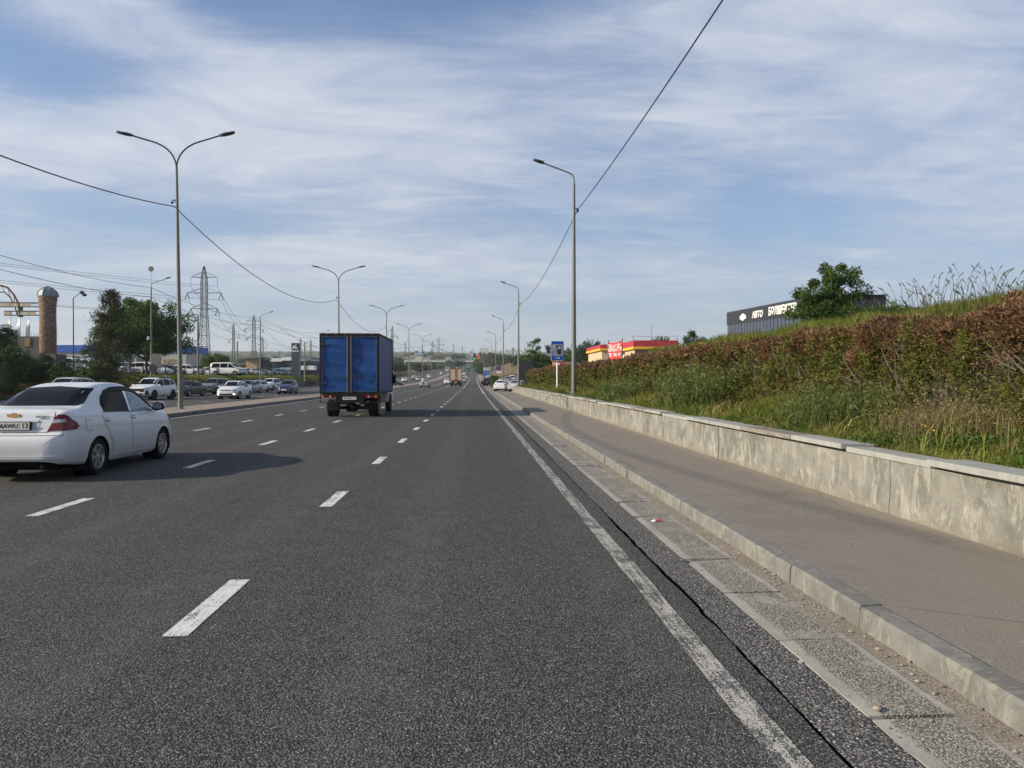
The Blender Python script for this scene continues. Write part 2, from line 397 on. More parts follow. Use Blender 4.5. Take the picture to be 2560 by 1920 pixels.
        if low:
            sp = t.N.new('ShaderNodeSeparateXYZ'); t.L.new(t.tc.outputs['Object'], sp.inputs[0])
            lz = t.math('SUBTRACT', 1.0, t.step(t.math('ADD', sp.outputs[2], t.math('MULTIPLY', t.math('SUBTRACT', st, .5), .3)), low[0], low[1]))
            c = t.mix(t.math('MULTIPLY', lz, .6), c, low[2])
        t.set(col=c, rough=.88, spec=.3); t.bump(h, .5, .006); return t.m
    M['wall'] = concrete('retaining_wall_concrete', (.25, .243, .212), (.135, .130, .108), (.40, .385, .335), .58, low=(.14, .26, (.22, .19, .145)))
    M['coping'] = concrete('coping_concrete', (.34, .34, .31), (.27, .27, .25), (.43, .42, .38), .35)
    M['coping_rough'] = concrete('broken_mortar', (.33, .30, .24), (.24, .21, .17), (.42, .38, .30), .4, agg=.8)
    M['kerb'] = concrete('kerb_concrete', (.195, .192, .175), (.13, .13, .118), (.29, .28, .235), .5, scale=1.6)
    M['gutter'] = concrete('gutter_concrete', (.35, .335, .295), (.27, .258, .225), (.42, .40, .35), .25, agg=.95, border=True)
    M['dirt'] = concrete('kerbside_dirt', (.31, .255, .195), (.22, .18, .135), (.40, .35, .28), .4, agg=.5)
    M['concrete'] = concrete('grey_concrete', (.30, .29, .26), (.22, .21, .19), (.38, .37, .33), .4)
    M['darkcon'] = concrete('dark_concrete', (.12, .12, .11), (.085, .085, .08), (.18, .175, .16), .4)
    M['median'] = concrete('median_paving', (.30, .23, .18), (.22, .165, .13), (.35, .28, .22), .3, agg=.25)
    # ground
    t = NT('dry_grass_ground'); c = t.ramp(t.noise(.5, 7, .7), [(.3, (.045, .05, .018)), (.5, (.085, .075, .03)), (.7, (.12, .095, .05))])
    c = t.mix(t.math('MULTIPLY', t.step(t.noise(.004, 4, .6, vec=t.co(off=(300, 50, 0))), .45, .62), .6), c, (.10, .10, .07))
    c = t.mix(t.step(t.noise(.02, 6, .75), .45, .65), c, (.06, .07, .035)); t.set(col=c, rough=.95, spec=.2); t.bump(t.noise(9, 5, .7), .8, .05); M['ground'] = t.m
    # foliage
    def leafmat(name, stops, trans=.35, patch=None, sat=1.0):
        t = NT(name); a = t.N.new('ShaderNodeAttribute'); a.attribute_name = 'tint'
        c = t.ramp(a.outputs['Fac'], stops)
        if patch:
            f = patch(t); c = t.mix(f[0], c, t.ramp(a.outputs['Fac'], f[1]))
        t.set(col=c, rough=.6, spec=.25)
        tr = t.N.new('ShaderNodeBsdfTranslucent'); t.L.new(t.mix(1.0, c, (1.0, 1.15, .55), 'MULTIPLY'), tr.inputs[0])
        ms = t.N.new('ShaderNodeMixShader'); ms.inputs[0].default_value = trans
        t.L.new(t.b.outputs[0], ms.inputs[1]); t.L.new(tr.outputs[0], ms.inputs[2]); t.L.new(ms.outputs[0], t.out.inputs[0]); return t.m
    M['leaf'] = leafmat('green_leaves', [(0, (.028, .052, .012)), (.5, (.058, .105, .022)), (1, (.12, .18, .042))])
    M['leaf_bright'] = leafmat('bright_leaves', [(0, (.03, .06, .012)), (.5, (.06, .12, .02)), (1, (.12, .19, .04))])
    M['leaf_dark'] = leafmat('dark_leaves', [(0, (.018, .032, .012)), (.5, (.036, .060, .020)), (1, (.07, .10, .034))])
    M['needle'] = leafmat('conifer_needles', [(0, (.030, .036, .016)), (.5, (.060, .072, .032)), (1, (.115, .12, .055))], .15)
    def hp(t):
        sp = t.N.new('ShaderNodeSeparateXYZ'); t.L.new(t.tc.outputs['Object'], sp.inputs[0])
        n = t.noise(1.5, 7, .78, .6, vec=t.co((1, 1, 1))); n2 = t.noise(6.5, 5, .7)
        topb = t.math('MULTIPLY', t.step(sp.outputs[2], 1.75, 2.45), .16)
        k = t.math('ADD', t.math('ADD', t.math('MULTIPLY', n, 1.35), t.math('MULTIPLY', n2, .50)), t.math('SUBTRACT', topb, .30))
        return t.step(k, .66, .76), [(0, (.060, .034, .019)), (.45, (.150, .080, .045)), (.8, (.24, .135, .075)), (1, (.36, .25, .14))]
    M['hedge'] = leafmat('browning_thuja', [(0, (.042, .048, .012)), (.45, (.10, .112, .024)), (.8, (.17, .17, .038)), (1, (.27, .23, .08))], .2, hp)
    def hp2(t):
        return t.step(t.noise(.8, 4, .6), .45, .6), [(0, (.04, .020, .010)), (1, (.16, .07, .03))]
    M['hedge_left'] = leafmat('roadside_shrubs', [(0, (.012, .018, .008)), (.6, (.03, .042, .015)), (1, (.08, .085, .025))], .25, hp2)
    def gp(t):
        return t.step(t.noise(1.3, 5, .65), .46, .62), [(0, (.14, .13, .045)), (.6, (.26, .22, .09)), (1, (.42, .34, .17))]
    M['grass'] = leafmat('mixed_grass', [(0, (.06, .09, .014)), (.45, (.15, .185, .030)), (.8, (.27, .28, .058)), (1, (.42, .36, .14))], .4, gp)
    M['grass_blue'] = leafmat('grey_green_weed', [(0, (.055, .075, .022)), (.5, (.125, .155, .045)), (1, (.22, .24, .09))], .35)
    M['seed'] = leafmat('seed_heads', [(0, (.05, .045, .02)), (1, (.14, .12, .06))], .3)
    M['straw'] = leafmat('dry_stalks', [(0, (.16, .12, .06)), (1, (.34, .27, .15))], .3)
    M['flower'] = plain('yellow_flower', (.65, .42, .02), .6)
    M['bark'] = plain('bark', (.060, .048, .038), .9, var=.4, nscale=12, bump=.6, bscale=25)
    M['twig'] = plain('grey_twigs', (.13, .105, .085), .9, var=.3, nscale=6)
    # metals, glass, plastics
    M['galv'] = plain('galvanised_steel', (.17, .178, .16), .6, .3, spec=.3, var=.14, nscale=1.5)
    M['pole_dark'] = plain('dark_steel', (.05, .053, .058), .6, .2, spec=.25)
    M['pylon'] = plain('pylon_steel', (.09, .095, .10), .7, .1, spec=.2)
    M['cable'] = plain('black_cable', (.022, .023, .026), .7, spec=.15)
    M['black'] = plain('black_plastic', (.014, .014, .016), .6, spec=.15)
    M['rubber'] = plain('tyre_rubber', (.020, .019, .019), .9, var=.3, nscale=10, bump=.3, spec=.12)
    M['under'] = plain('underbody', (.010, .010, .010), .9, spec=.08)
    t = NT('tinted_glass'); t.set(col=(.008, .009, .012), rough=.05, spec=.3); t.b.inputs['IOR'].default_value = 1.22; M['glass'] = t.m
    t = NT('clear_door_glass'); t.set(col=(.115, .15, .155), rough=.05, spec=.8)
    t.set(col=t.mix(t.step(t.noise(1.6, 3, .5, .6, vec=t.co((1, 1, 2.2))), .45, .6), (.10, .135, .14), (.22, .27, .27))); M['glass_clear'] = t.m
    M['win'] = plain('window_glass', (.03, .036, .045), .08, spec=.8)
    M['alloy'] = plain('alloy_rim', (.42, .42, .43), .28, .75)
    M['steelrim'] = plain('wheel_cover', (.32, .33, .35), .4, .5)
    M['rim_dark'] = plain('dark_rim', (.03, .03, .03), .4, .5)
    M['chrome'] = plain('chrome', (.62, .63, .65), .15, 1.0)
    M['redlamp'] = plain('red_lamp_lens', (.12, .003, .006), .2, coat=.2, spec=.4, var=.35, nscale=14)
    M['redlamp2'] = plain('dark_red_lens', (.13, .004, .008), .15, coat=.8, spec=.7)
    M['orangelamp'] = plain('orange_lens', (.62, .12, .01), .2, coat=.5)
    M['clearlamp'] = plain('clear_lens', (.30, .31, .34), .12, coat=.8, spec=.8, var=.3, nscale=22)
    M['headlamp'] = plain('headlamp_glass', (.20, .22, .26), .1, coat=.8, spec=.8, var=.5, nscale=16)
    M['litlamp'] = plain('lit_headlamp', (.9, .85, .7), .3, emit=(1, .86, .62, 1), es=3.0)
    M['greenlit'] = plain('green_signal', (.05, .6, .3), .3, emit=(.1, 1, .5, 1), es=1.2)
    M['plate'] = plain('number_plate', (.60, .59, .55), .5, var=.1, nscale=20)
    M['ink'] = plain('plate_ink', (.015, .015, .015), .6)
    M['gold'] = plain('gold_emblem', (.75, .42, .12), .3, .6)
    M['white'] = plain('white_sheet', (.74, .74, .72), .55, var=.06)
    M['cream'] = plain('cream_wall', (.55, .42, .26), .8)
    M['yellow'] = plain('yellow_trim', (.80, .48, .02), .5)
    M['redtrim'] = plain('red_fascia', (.42, .030, .045), .5, var=.14, nscale=.8)
    M['redbanner'] = plain('red_banner_cloth', (.70, .028, .026), .6, var=.12, nscale=1.5)
    M['blueroof'] = plain('blue_fascia', (.018, .10, .42), .5, var=.1)
    M['signblue'] = plain('sign_blue', (.012, .075, .40), .45)
    M['greywall'] = plain('grey_cladding', (.42, .41, .38), .75, var=.1, nscale=.4)
    M['brick'] = plain('brick', (.24, .155, .105), .85, var=.35, nscale=1.9, bump=.4)
    M['mortar'] = plain('mortar', (.20, .15, .11), .9)
    M['tin'] = plain('tin_roof', (.22, .25, .26), .55, .3, var=.2, nscale=3)
    M['darkclad'] = plain('dark_cladding', (.040, .045, .055), .6, 0.0, spec=.2, var=.12, nscale=1)
    M['rust'] = plain('rust', (.20, .09, .045), .8, var=.4, nscale=4)
    M['wood'] = plain('weathered_pole', (.20, .17, .13), .85, var=.3, nscale=5)
    return M
M = make_materials()
# ------------------------------------------------------------------ setting: ground, roads, kerbs
def axis(parts):
    out = []
    for a, b, s in parts: out += list(np.arange(a, b-1e-6, s))
    out.append(parts[-1][1]); return np.array(out)
def build_ground():
    xs = axis([(-4200, -1000, 200), (-1000, -300, 50), (-300, -80, 11), (-80, -38, 2), (-38, -29, .5), (-29, 2, 5.16), (2, 4.4, .6), (4.4, 14, .4), (14, 40, 1.6), (40, 120, 8), (120, 400, 20), (400, 1000, 60), (1000, 4200, 200)])
    ys = axis([(-60, -10, 5), (-10, 90, 1.0), (90, 200, 4), (200, 700, 12), (700, 1600, 45), (1600, 5200, 180)])
    XX, YY = np.meshgrid(xs, ys); Z = terr(XX, YY)
    Z = np.where((XX > -30.6) & (XX < 4.5) & (YY < 1500), road_h(YY)-.10, Z)
    Z = np.where((XX >= 4.5) & (XX < 9) & (YY > 84) & (YY < 180), road_h(YY)-.10, Z)
    V = np.stack([XX, YY, Z], -1).reshape(-1, 3); nx = len(xs); ny = len(ys)
    i, j = np.meshgrid(np.arange(nx-1), np.arange(ny-1)); a = (j*nx+i).ravel()
    o = link_mesh('ground', np_mesh('ground', V, np.stack([a, a+1, a+nx+1, a+nx], 1), M['ground'], smooth=True)); tag(o, kind='structure'); return o
build_ground()

def strip(name, x0, x1, ys, dz, mat, z0=None, kind='structure', parent=None, thick=0.0):
    """sheet following the road profile; x0/x1 numbers or functions of y"""
    f0 = x0 if callable(x0) else (lambda y: np.full_like(y, x0)); f1 = x1 if callable(x1) else (lambda y: np.full_like(y, x1))
    a, b = f0(ys), f1(ys); h = road_h(ys)+dz; n = len(ys)
    V = np.stack([np.stack([a, ys, h], 1), np.stack([b, ys, h], 1)], 1).reshape(-1, 3)
    k = np.arange(n-1)*2; F = np.stack([k, k+1, k+3, k+2], 1)
    if thick:
        V2 = V.copy(); V2[:, 2] -= thick; m_ = len(V); V = np.concatenate([V, V2])
        F = np.concatenate([F, np.stack([k, k+2, k+2+m_, k+m_], 1), np.stack([k+1, k+1+m_, k+3+m_, k+3], 1),
                            np.array([[0, m_, m_+1, 1], [2*n-2, 2*n-1, m_+2*n-1, m_+2*n-2]])])
    o = link_mesh(name, np_mesh(name, V, F, mat), parent)
    if kind: tag(o, kind=kind)
    return o
YR = axis([(-40, 80, 2), (80, 400, 8), (400, 1500, 30)])
YN = axis([(-6, 40, .08), (40, 84, .5)])
wob = lambda c, a, s, seed: (lambda y: c+a*(vnoise(y, y*0+seed, seed, s)-.5)+a*.5*(vnoise(y, y*0, seed+5, s*5)-.5))
road = strip('road', -12.22, 1.0, YR, 0.0, M['asphalt'])
crk = lambda c, sg: (lambda y: c+.030*(vnoise(y, y*0+3, 3, .8)-.5)+.012*(vnoise(y, y*0+3, 8, 5)-.5)+sg*(.010*(vnoise(y, y*0, 21+sg, 3)-.3)+.010*(vnoise(y, y*0, 31+sg, 11)-.5)+.016*np.clip(vnoise(y, y*0, 44, .55)-.55, 0, 1)*2))
strip('road_edge', 1.0, crk(1.503, -1), axis([(-6, 16, .03), (16, 40, .1), (40, 84, .5)]), 0.0, M['asphalt'])
strip('road_edge', 1.0, 1.8, axis([(84, 400, 8), (400, 1500, 30)]), 0.0, M['asphalt_far'])
strip('opposite_road', -30.6, -15.0, YR, 0.0, M['asphalt_far'])
strip('shoulder', crk(1.517, 1), 1.80, axis([(-6, 16, .03), (16, 40, .1), (40, 84, .5)]), -.004, M['asphalt_rough'])
strip('gutter_bed', 1.80, 2.26, YN, -.035, M['dirt'])
strip('kerbside_dirt', wob(2.205, .05, .9, 8), 2.40, YN, -.001, M['dirt'])
pv = strip('pavement', 2.54, 4.38, axis([(-6, 84, 1)]), .138, M['pave'])
strip('pavement', 1.8, 8.6, axis([(84, 180, 4)]), .01, M['pave'])
strip('verge', 1.8, 4.4, axis([(180, 700, 20)]), .02, M['dirt'])
# gutter slabs, one by one
slab_meshes = []
for q in range(6):
    mb = MB(); r_ = random.Random(q)
    n = 8
    for side in (0,):
        # outline with chipped corners
        pts = []
        for k in range(n+1): pts.append((0+r_.uniform(-.007, .007), .012+k/n*.970))
        for k in range(n+1): pts.append((.425+r_.uniform(-.012, .006), .982-k/n*.970))
        if q in (2, 4): pts[n] = (.05, .93)
        mb.prism(pts, -.05, 0, lambda a, b, c: (a, b, c))
    slab_meshes.append(mb.mesh('gutter_slab', M['gutter']))
gut = empty('gutter', (1.81, 0, 0)); tag(gut, kind='structure')
for k in range(-3, 83):
    r_ = random.Random(k+40); o = link_mesh('slab', slab_meshes[r_.randrange(6)], gut)
    broken = k in (12, 16)
    o.location = (r_.uniform(-.004, .004), k+.30, -.004+r_.uniform(-.006, .004)-(.012 if broken else 0))
    o.rotation_euler = (r_.uniform(-.006, .006), r_.uniform(-.012, .004), r_.uniform(-.006, .006))
# kerb stones
kerb_meshes = []
for q in range(5):
    mb = MB(); r_ = random.Random(q+9); n = 7
    prof = [(0, -.12), (0.004, .118), (.018, .140), (.145, .142), (.148, -.12)]
    rings = []
    for k in range(n+1):
        y = .004+k/n*.992; ch = r_.choice([0, 0, 0, .006, .012]) if 0 < k < n else .004
        rings.append([(a+(ch if i in (1, 2) else 0), y, b-(ch*.8 if i in (1, 2) else 0)) for i, (a, b) in enumerate(prof)])
    vs = [p for rg in rings for p in rg]; m_ = len(prof); fs = []
    for k in range(n):
        for i in range(m_-1): fs.append((k*m_+i, k*m_+i+1, (k+1)*m_+i+1, (k+1)*m_+i))
    fs += [tuple(range(m_)), tuple(n*m_+i for i in range(m_))[::-1]]
    mb.add(vs, fs); kerb_meshes.append(mb.mesh('kerb_stone', M['kerb']))
kb = empty('kerb', (2.39, 0, 0)); tag(kb, kind='structure')
for k in range(-5, 83):
    r_ = random.Random(k+400); o = link_mesh('kerb_stone', kerb_meshes[r_.randrange(5)], kb)
    o.location = (r_.uniform(-.006, .006), k*1.0+.49, r_.uniform(-.006, .004)); o.rotation_euler = (0, r_.uniform(-.01, .01), r_.uniform(-.005, .005))
    if r_.random() < .5: o.rotation_euler.z += 0.0
# median with kerb
med = strip('median', -14.85, -12.38, YR, .15, M['median'])
mk = empty('median_kerb', (-12.38, 0, 0)); tag(mk, kind='structure')
mkm = []
for q in range(3):
    mb = MB(); mb.box(0, .155, .005, .995, -.1, .165); me = mb.mesh('kerb_stone', M['kerb']); mkm.append(me)
for k in range(5, 120):
    o = link_mesh('kerb_stone', mkm[k % 3], mk); r_ = random.Random(k); o.location = (r_.uniform(-.005, .005), k, float(road_h(k))+r_.uniform(-.005, .003))
strip('median_kerb', -12.38, -12.225, axis([(120, 700, 10)]), .16, M['kerb'], thick=.2)
strip('median_kerb', -15.0, -14.85, axis([(-40, 700, 10)]), .155, M['kerb'], thick=.2)
strip('far_kerb', -30.75, -30.6, axis([(-40, 400, 10)]), .15, M['kerb'], thick=.25)
# painted lines
def dash(parent, x, y0, y1, w=.15):
    ys = axis([(y0, y1, .6)]) if y1-y0 > .7 else np.array([y0, y1]); ys = np.linspace(y0, y1, max(2, int((y1-y0)/.6)))
    r_ = random.Random(int(y0*10))
    o = strip('dash', x-w/2+r_.uniform(-.008, .008), x+w/2, ys, .004, M['mark'], kind=None, parent=parent); return o
for nm, x, ph, nn in (('lane_line', -1.80, 5.17, 27), ('lane_line', -5.0, 9.25, 26), ('lane_line', -8.38, 9.7, 26)):
    e = empty(nm, (0, 0, 0)); tag(e, kind='structure')
    for k in range(-1, nn): dash(e, x, ph-.63+k*4.53, ph+.63+k*4.53)
    strip('solid_line', x-.07, x+.07, axis([(128, 300, 8)]), .005, M['mark'], kind=None, parent=e)
    for k in range(24): strip('dash', x-.08, x+.08, axis([(305+k*14, 309+k*14, 4)]), .006, M['mark'], kind=None, parent=e)
strip('edge_line', lambda y: 1.222-.0035*np.clip(y, 0, 60)-.02*(vnoise(y, y*0, 4, 2)-.5), lambda y: 1.362-.0035*np.clip(y, 0, 60)+.02*(vnoise(y, y*0, 9, 2)-.5), axis([(-6, 40, .2), (40, 76, 2)]), .005, M['mark_edge'])
for a, b in ((80, 93), (97, 108), (112, 124), (130, 160), (165, 230), (240, 340)):
    strip('edge_line', .98, 1.16, axis([(a, b, 4)]), .006, M['mark'])
strip('edge_line', -11.98, -11.82, axis([(-6, 100, 2), (100, 500, 10)]), .005, M['mark'])
e = empty('lane_line', (0, 0, 0)); tag(e, kind='structure')
for x in (-18.5, -22.1, -25.6):
    for k in range(24): dash(e, x, 20+k*4.5, 21.3+k*4.5)
strip('edge_line', -15.5, -15.36, axis([(-6, 100, 2), (100, 500, 10)]), .005, M['mark'])

# ------------------------------------------------------------------ retaining wall on the right
wl = empty('retaining_wall', (4.36, 0, 0), 0, 'streaked concrete retaining wall with lighter coping slabs between pavement and grass', 'wall')
edges = [-6, -3.1, -.2, 2.4, 4.95, 7.54, 10.3, 13.0, 15.7, 18.5, 22.2, 26.0, 30.2, 34.35]
e2 = [34.62, 38.6, 42.6, 46.6, 50.6, 54.6, 58.6, 62.6, 66.6, 70.6, 74.6, 78.6, 83.5]
for E_ in (edges, e2):
    for a, b in zip(E_[:-1], E_[1:]):
        r_ = random.Random(int(a*10)); n = max(3, int((b-a)/.4)); mb = MB()
        ys = np.linspace(a+.010, b-.010, n+1); xo = r_.uniform(-.006, .006)
        rows = [.10, .20, .42, .62, .70]
        vs = []; fs = []
        for y in ys:
            for z in rows: vs.append((xo+float(vnoise(y*1.0, z*3, 11, 2)-.5)*.016-(.012 if z < .25 else 0), y, z-(.01*r_.random() if z == .70 else 0)))
            vs += [(.30, y, .70), (.30, y, .10)]
        m_ = len(rows)+2
        for k in range(n):
            for i in range(m_-1): fs.append((k*m_+i, (k+1)*m_+i, (k+1)*m_+i+1, k*m_+i+1))
        fs += [tuple(range(m_)), tuple(n*m_+i for i in range(m_))[::-1]]
        mb.add(vs, fs); mb.build('panel', M['wall'], wl)
# slot at the joint and its dark back
MB().box(.12, .30, 34.36, 34.61, .1, .69).build('drain_slot', M['darkcon'], wl)
# coping slabs, some lifted on broken mortar
y = -5.8; k = 0
lens = [1.6, 1.55, 2.0, 1.7, 1.5, 2.3, 1.9, 1.6, 1.4, 1.85]
while y < 83.0:
    Ln = lens[k % len(lens)]; r_ = random.Random(k+77)
    gap_here = abs(y+Ln/2-34.5) < 1.2
    kind_ = 'flush' if (k % 5 in (2,)) else 'lift'
    y1 = min(y+Ln, 83.4)
    ov = -.07 if kind_ == 'lift' else -.02
    z0 = .732 if kind_ == 'lift' else .703
    mb = MB(); n = 6; ys = np.linspace(y+.006, y1-.006, n+1); vs = []; fs = []
    for yy in ys:
        c_ = r_.uniform(0, .010)
        vs += [(ov+c_, yy, z0), (ov+c_*.5, yy, z0+.048), (ov+.012+c_, yy, z0+.058), (.33, yy, z0+.052), (.33, yy, z0)]
    for q in range(n):
        for i in range(5): fs.append((q*5+i, q*5+(i+1) % 5, (q+1)*5+(i+1) % 5, (q+1)*5+i))
    fs += [(0, 1, 2, 3, 4), tuple(n*5+i for i in range(5))[::-1]]
    o = mb.add(vs, fs).build('coping_slab', M['coping'] if k % 5 != 4 else M['coping_rough'], wl)
    if kind_ == 'lift':
        MB().box(.035, .30, y+.02, y1-.02, .685, .733).build('mortar_bed', M['darkcon'] if k % 3 else M['coping_rough'], wl)
    o.location = (0, 0, r_.uniform(-.003, .004))
    y = y1+.012; k += 1
for o in list(wl.children):
    pass
# bits on the gutter and pavement
def litter():
    g_ = at(1599, 1301, 0); g0 = Vector((at(1599, 1301, 8.3).x, 8.0, 0))
    mb = MB(); mb.mi = 0
    a = empty('crumpled_wrapper', (2.0, 7.95, .0), .5, 'small crumpled red and white wrapper lying on the gutter slabs', 'litter')
    v = [(0, 0, .004), (.05, -.01, .02), (.09, .02, .012), (.07, .05, .03), (.02, .05, .024), (-.03, .03, .008), (.04, .02, .045)]
    v = [(a_*.7, b_*.7, c_*.7) for a_, b_, c_ in v]
    MB().add(v, [(0, 1, 6), (1, 2, 6), (2, 3, 6), (3, 4, 6), (4, 5, 6), (5, 0, 6)]).build('red_end', M['redtrim'], a)
    MB().add([(x-.06, y+.01, z*.8) for x, y, z in v], [(0, 1, 6), (1, 2, 6), (2, 3, 6), (3, 4, 6), (4, 5, 6), (5, 0, 6)]).build('white_end', M['white'], a)
    # pebbles, twigs and leaves scattered along the kerb: nobody could count them
    n = 1300; V = []; F = []; T = []
    rr = np.random.default_rng(5)
    for i in range(n):
        y = 2.6+rr.random()**1.6*22; q = rr.random()
        if q < .55: x = 2.32+rr.normal()*.05; z = .004
        elif q < .75: x = 1.65+rr.random()*.5; z = .0
        elif q < .9: x = 4.28-abs(rr.normal())*.12; z = .14
        else: x = 2.6+rr.random()*1.6; z = .14
        s = .003+rr.random()**4*.010; a = rr.random()*6.28; b = len(V)
        l = s*(1+rr.random()*1.2)
        for dx, dy, dz in ((-l, 0, 0), (0, -s, 0), (l, 0, 0), (0, s, 0), (0, 0, s*1.1)):
            V.append((x+dx*math.cos(a)-dy*math.sin(a), y+dx*math.sin(a)+dy*math.cos(a), z+dz))
        for f in ((0, 1, 4), (1, 2, 4), (2, 3, 4), (3, 0, 4)): F.append((b+f[0], b+f[1], b+f[2])); T.append(rr.random())
    mt = plain('pebbles', (.26, .23, .19), .9, var=.6, nscale=30)
    o = link_mesh('gravel', np_mesh('gravel', np.array(V), np.array(F), mt)); tag(o, 'scattered pebbles and dry bits along the kerb foot', 'gravel', kind='stuff')
    V = []; F = []
    for (cx_, cy_, s) in ((1.885, 3.36, .022), (1.90, 3.28, .014)):
        rr_ = random.Random(int(cy_*100)); b = len(V)
        ico = bmesh.new(); bmesh.ops.create_icosphere(ico, subdivisions=1, radius=s)
        V += [(v_.co.x*rr_.uniform(.8, 1.2)+cx_, v_.co.y*rr_.uniform(.8, 1.2)+cy_, v_.co.z*.7+s*.6) for v_ in ico.verts]
        F += [tuple(b+v_.index for v_ in f.verts) for f in ico.faces]; ico.free()
    o = link_mesh('stone', np_mesh('stone', np.array(V[:12]), np.array(F[:20]), M['coping_rough'])); tag(o, 'pale pebble lying at the corner of a gutter slab', 'stone')
litter()
# ------------------------------------------------------------------ road vehicles
def crom(pts, n):
    """smooth open curve through 2d points, n samples per span"""
    P = [np.array(p, float) for p in pts]; out = []
    for i in range(len(P)-1):
        p0 = P[max(i-1, 0)]; p1 = P[i]; p2 = P[i+1]; p3 = P[min(i+2, len(P)-1)]
        for k in range(n):
            t = k/n; out.append(.5*((2*p1)+(-p0+p2)*t+(2*p0-5*p1+4*p2-p3)*t*t+(-p0+3*p1-3*p2+p3)*t**3))
    out.append(P[-1]); return np.array(out)
def chaikin(pts, it=2):
    P = np.array(pts, float)
    for _ in range(it):
        Q = [P[0]]
        for a, b in zip(P[:-1], P[1:]): Q += [a*.75+b*.25, a*.25+b*.75]
        Q.append(P[-1]); P = np.array(Q)
    return P
def resample(P, ds):
    d = np.r_[0, np.cumsum(np.linalg.norm(np.diff(P, axis=0), axis=1))]; n = max(2, int(d[-1]/ds))
    s = np.linspace(0, d[-1], n+1); return np.stack([np.interp(s, d, P[:, 0]), np.interp(s, d, P[:, 1])], 1)

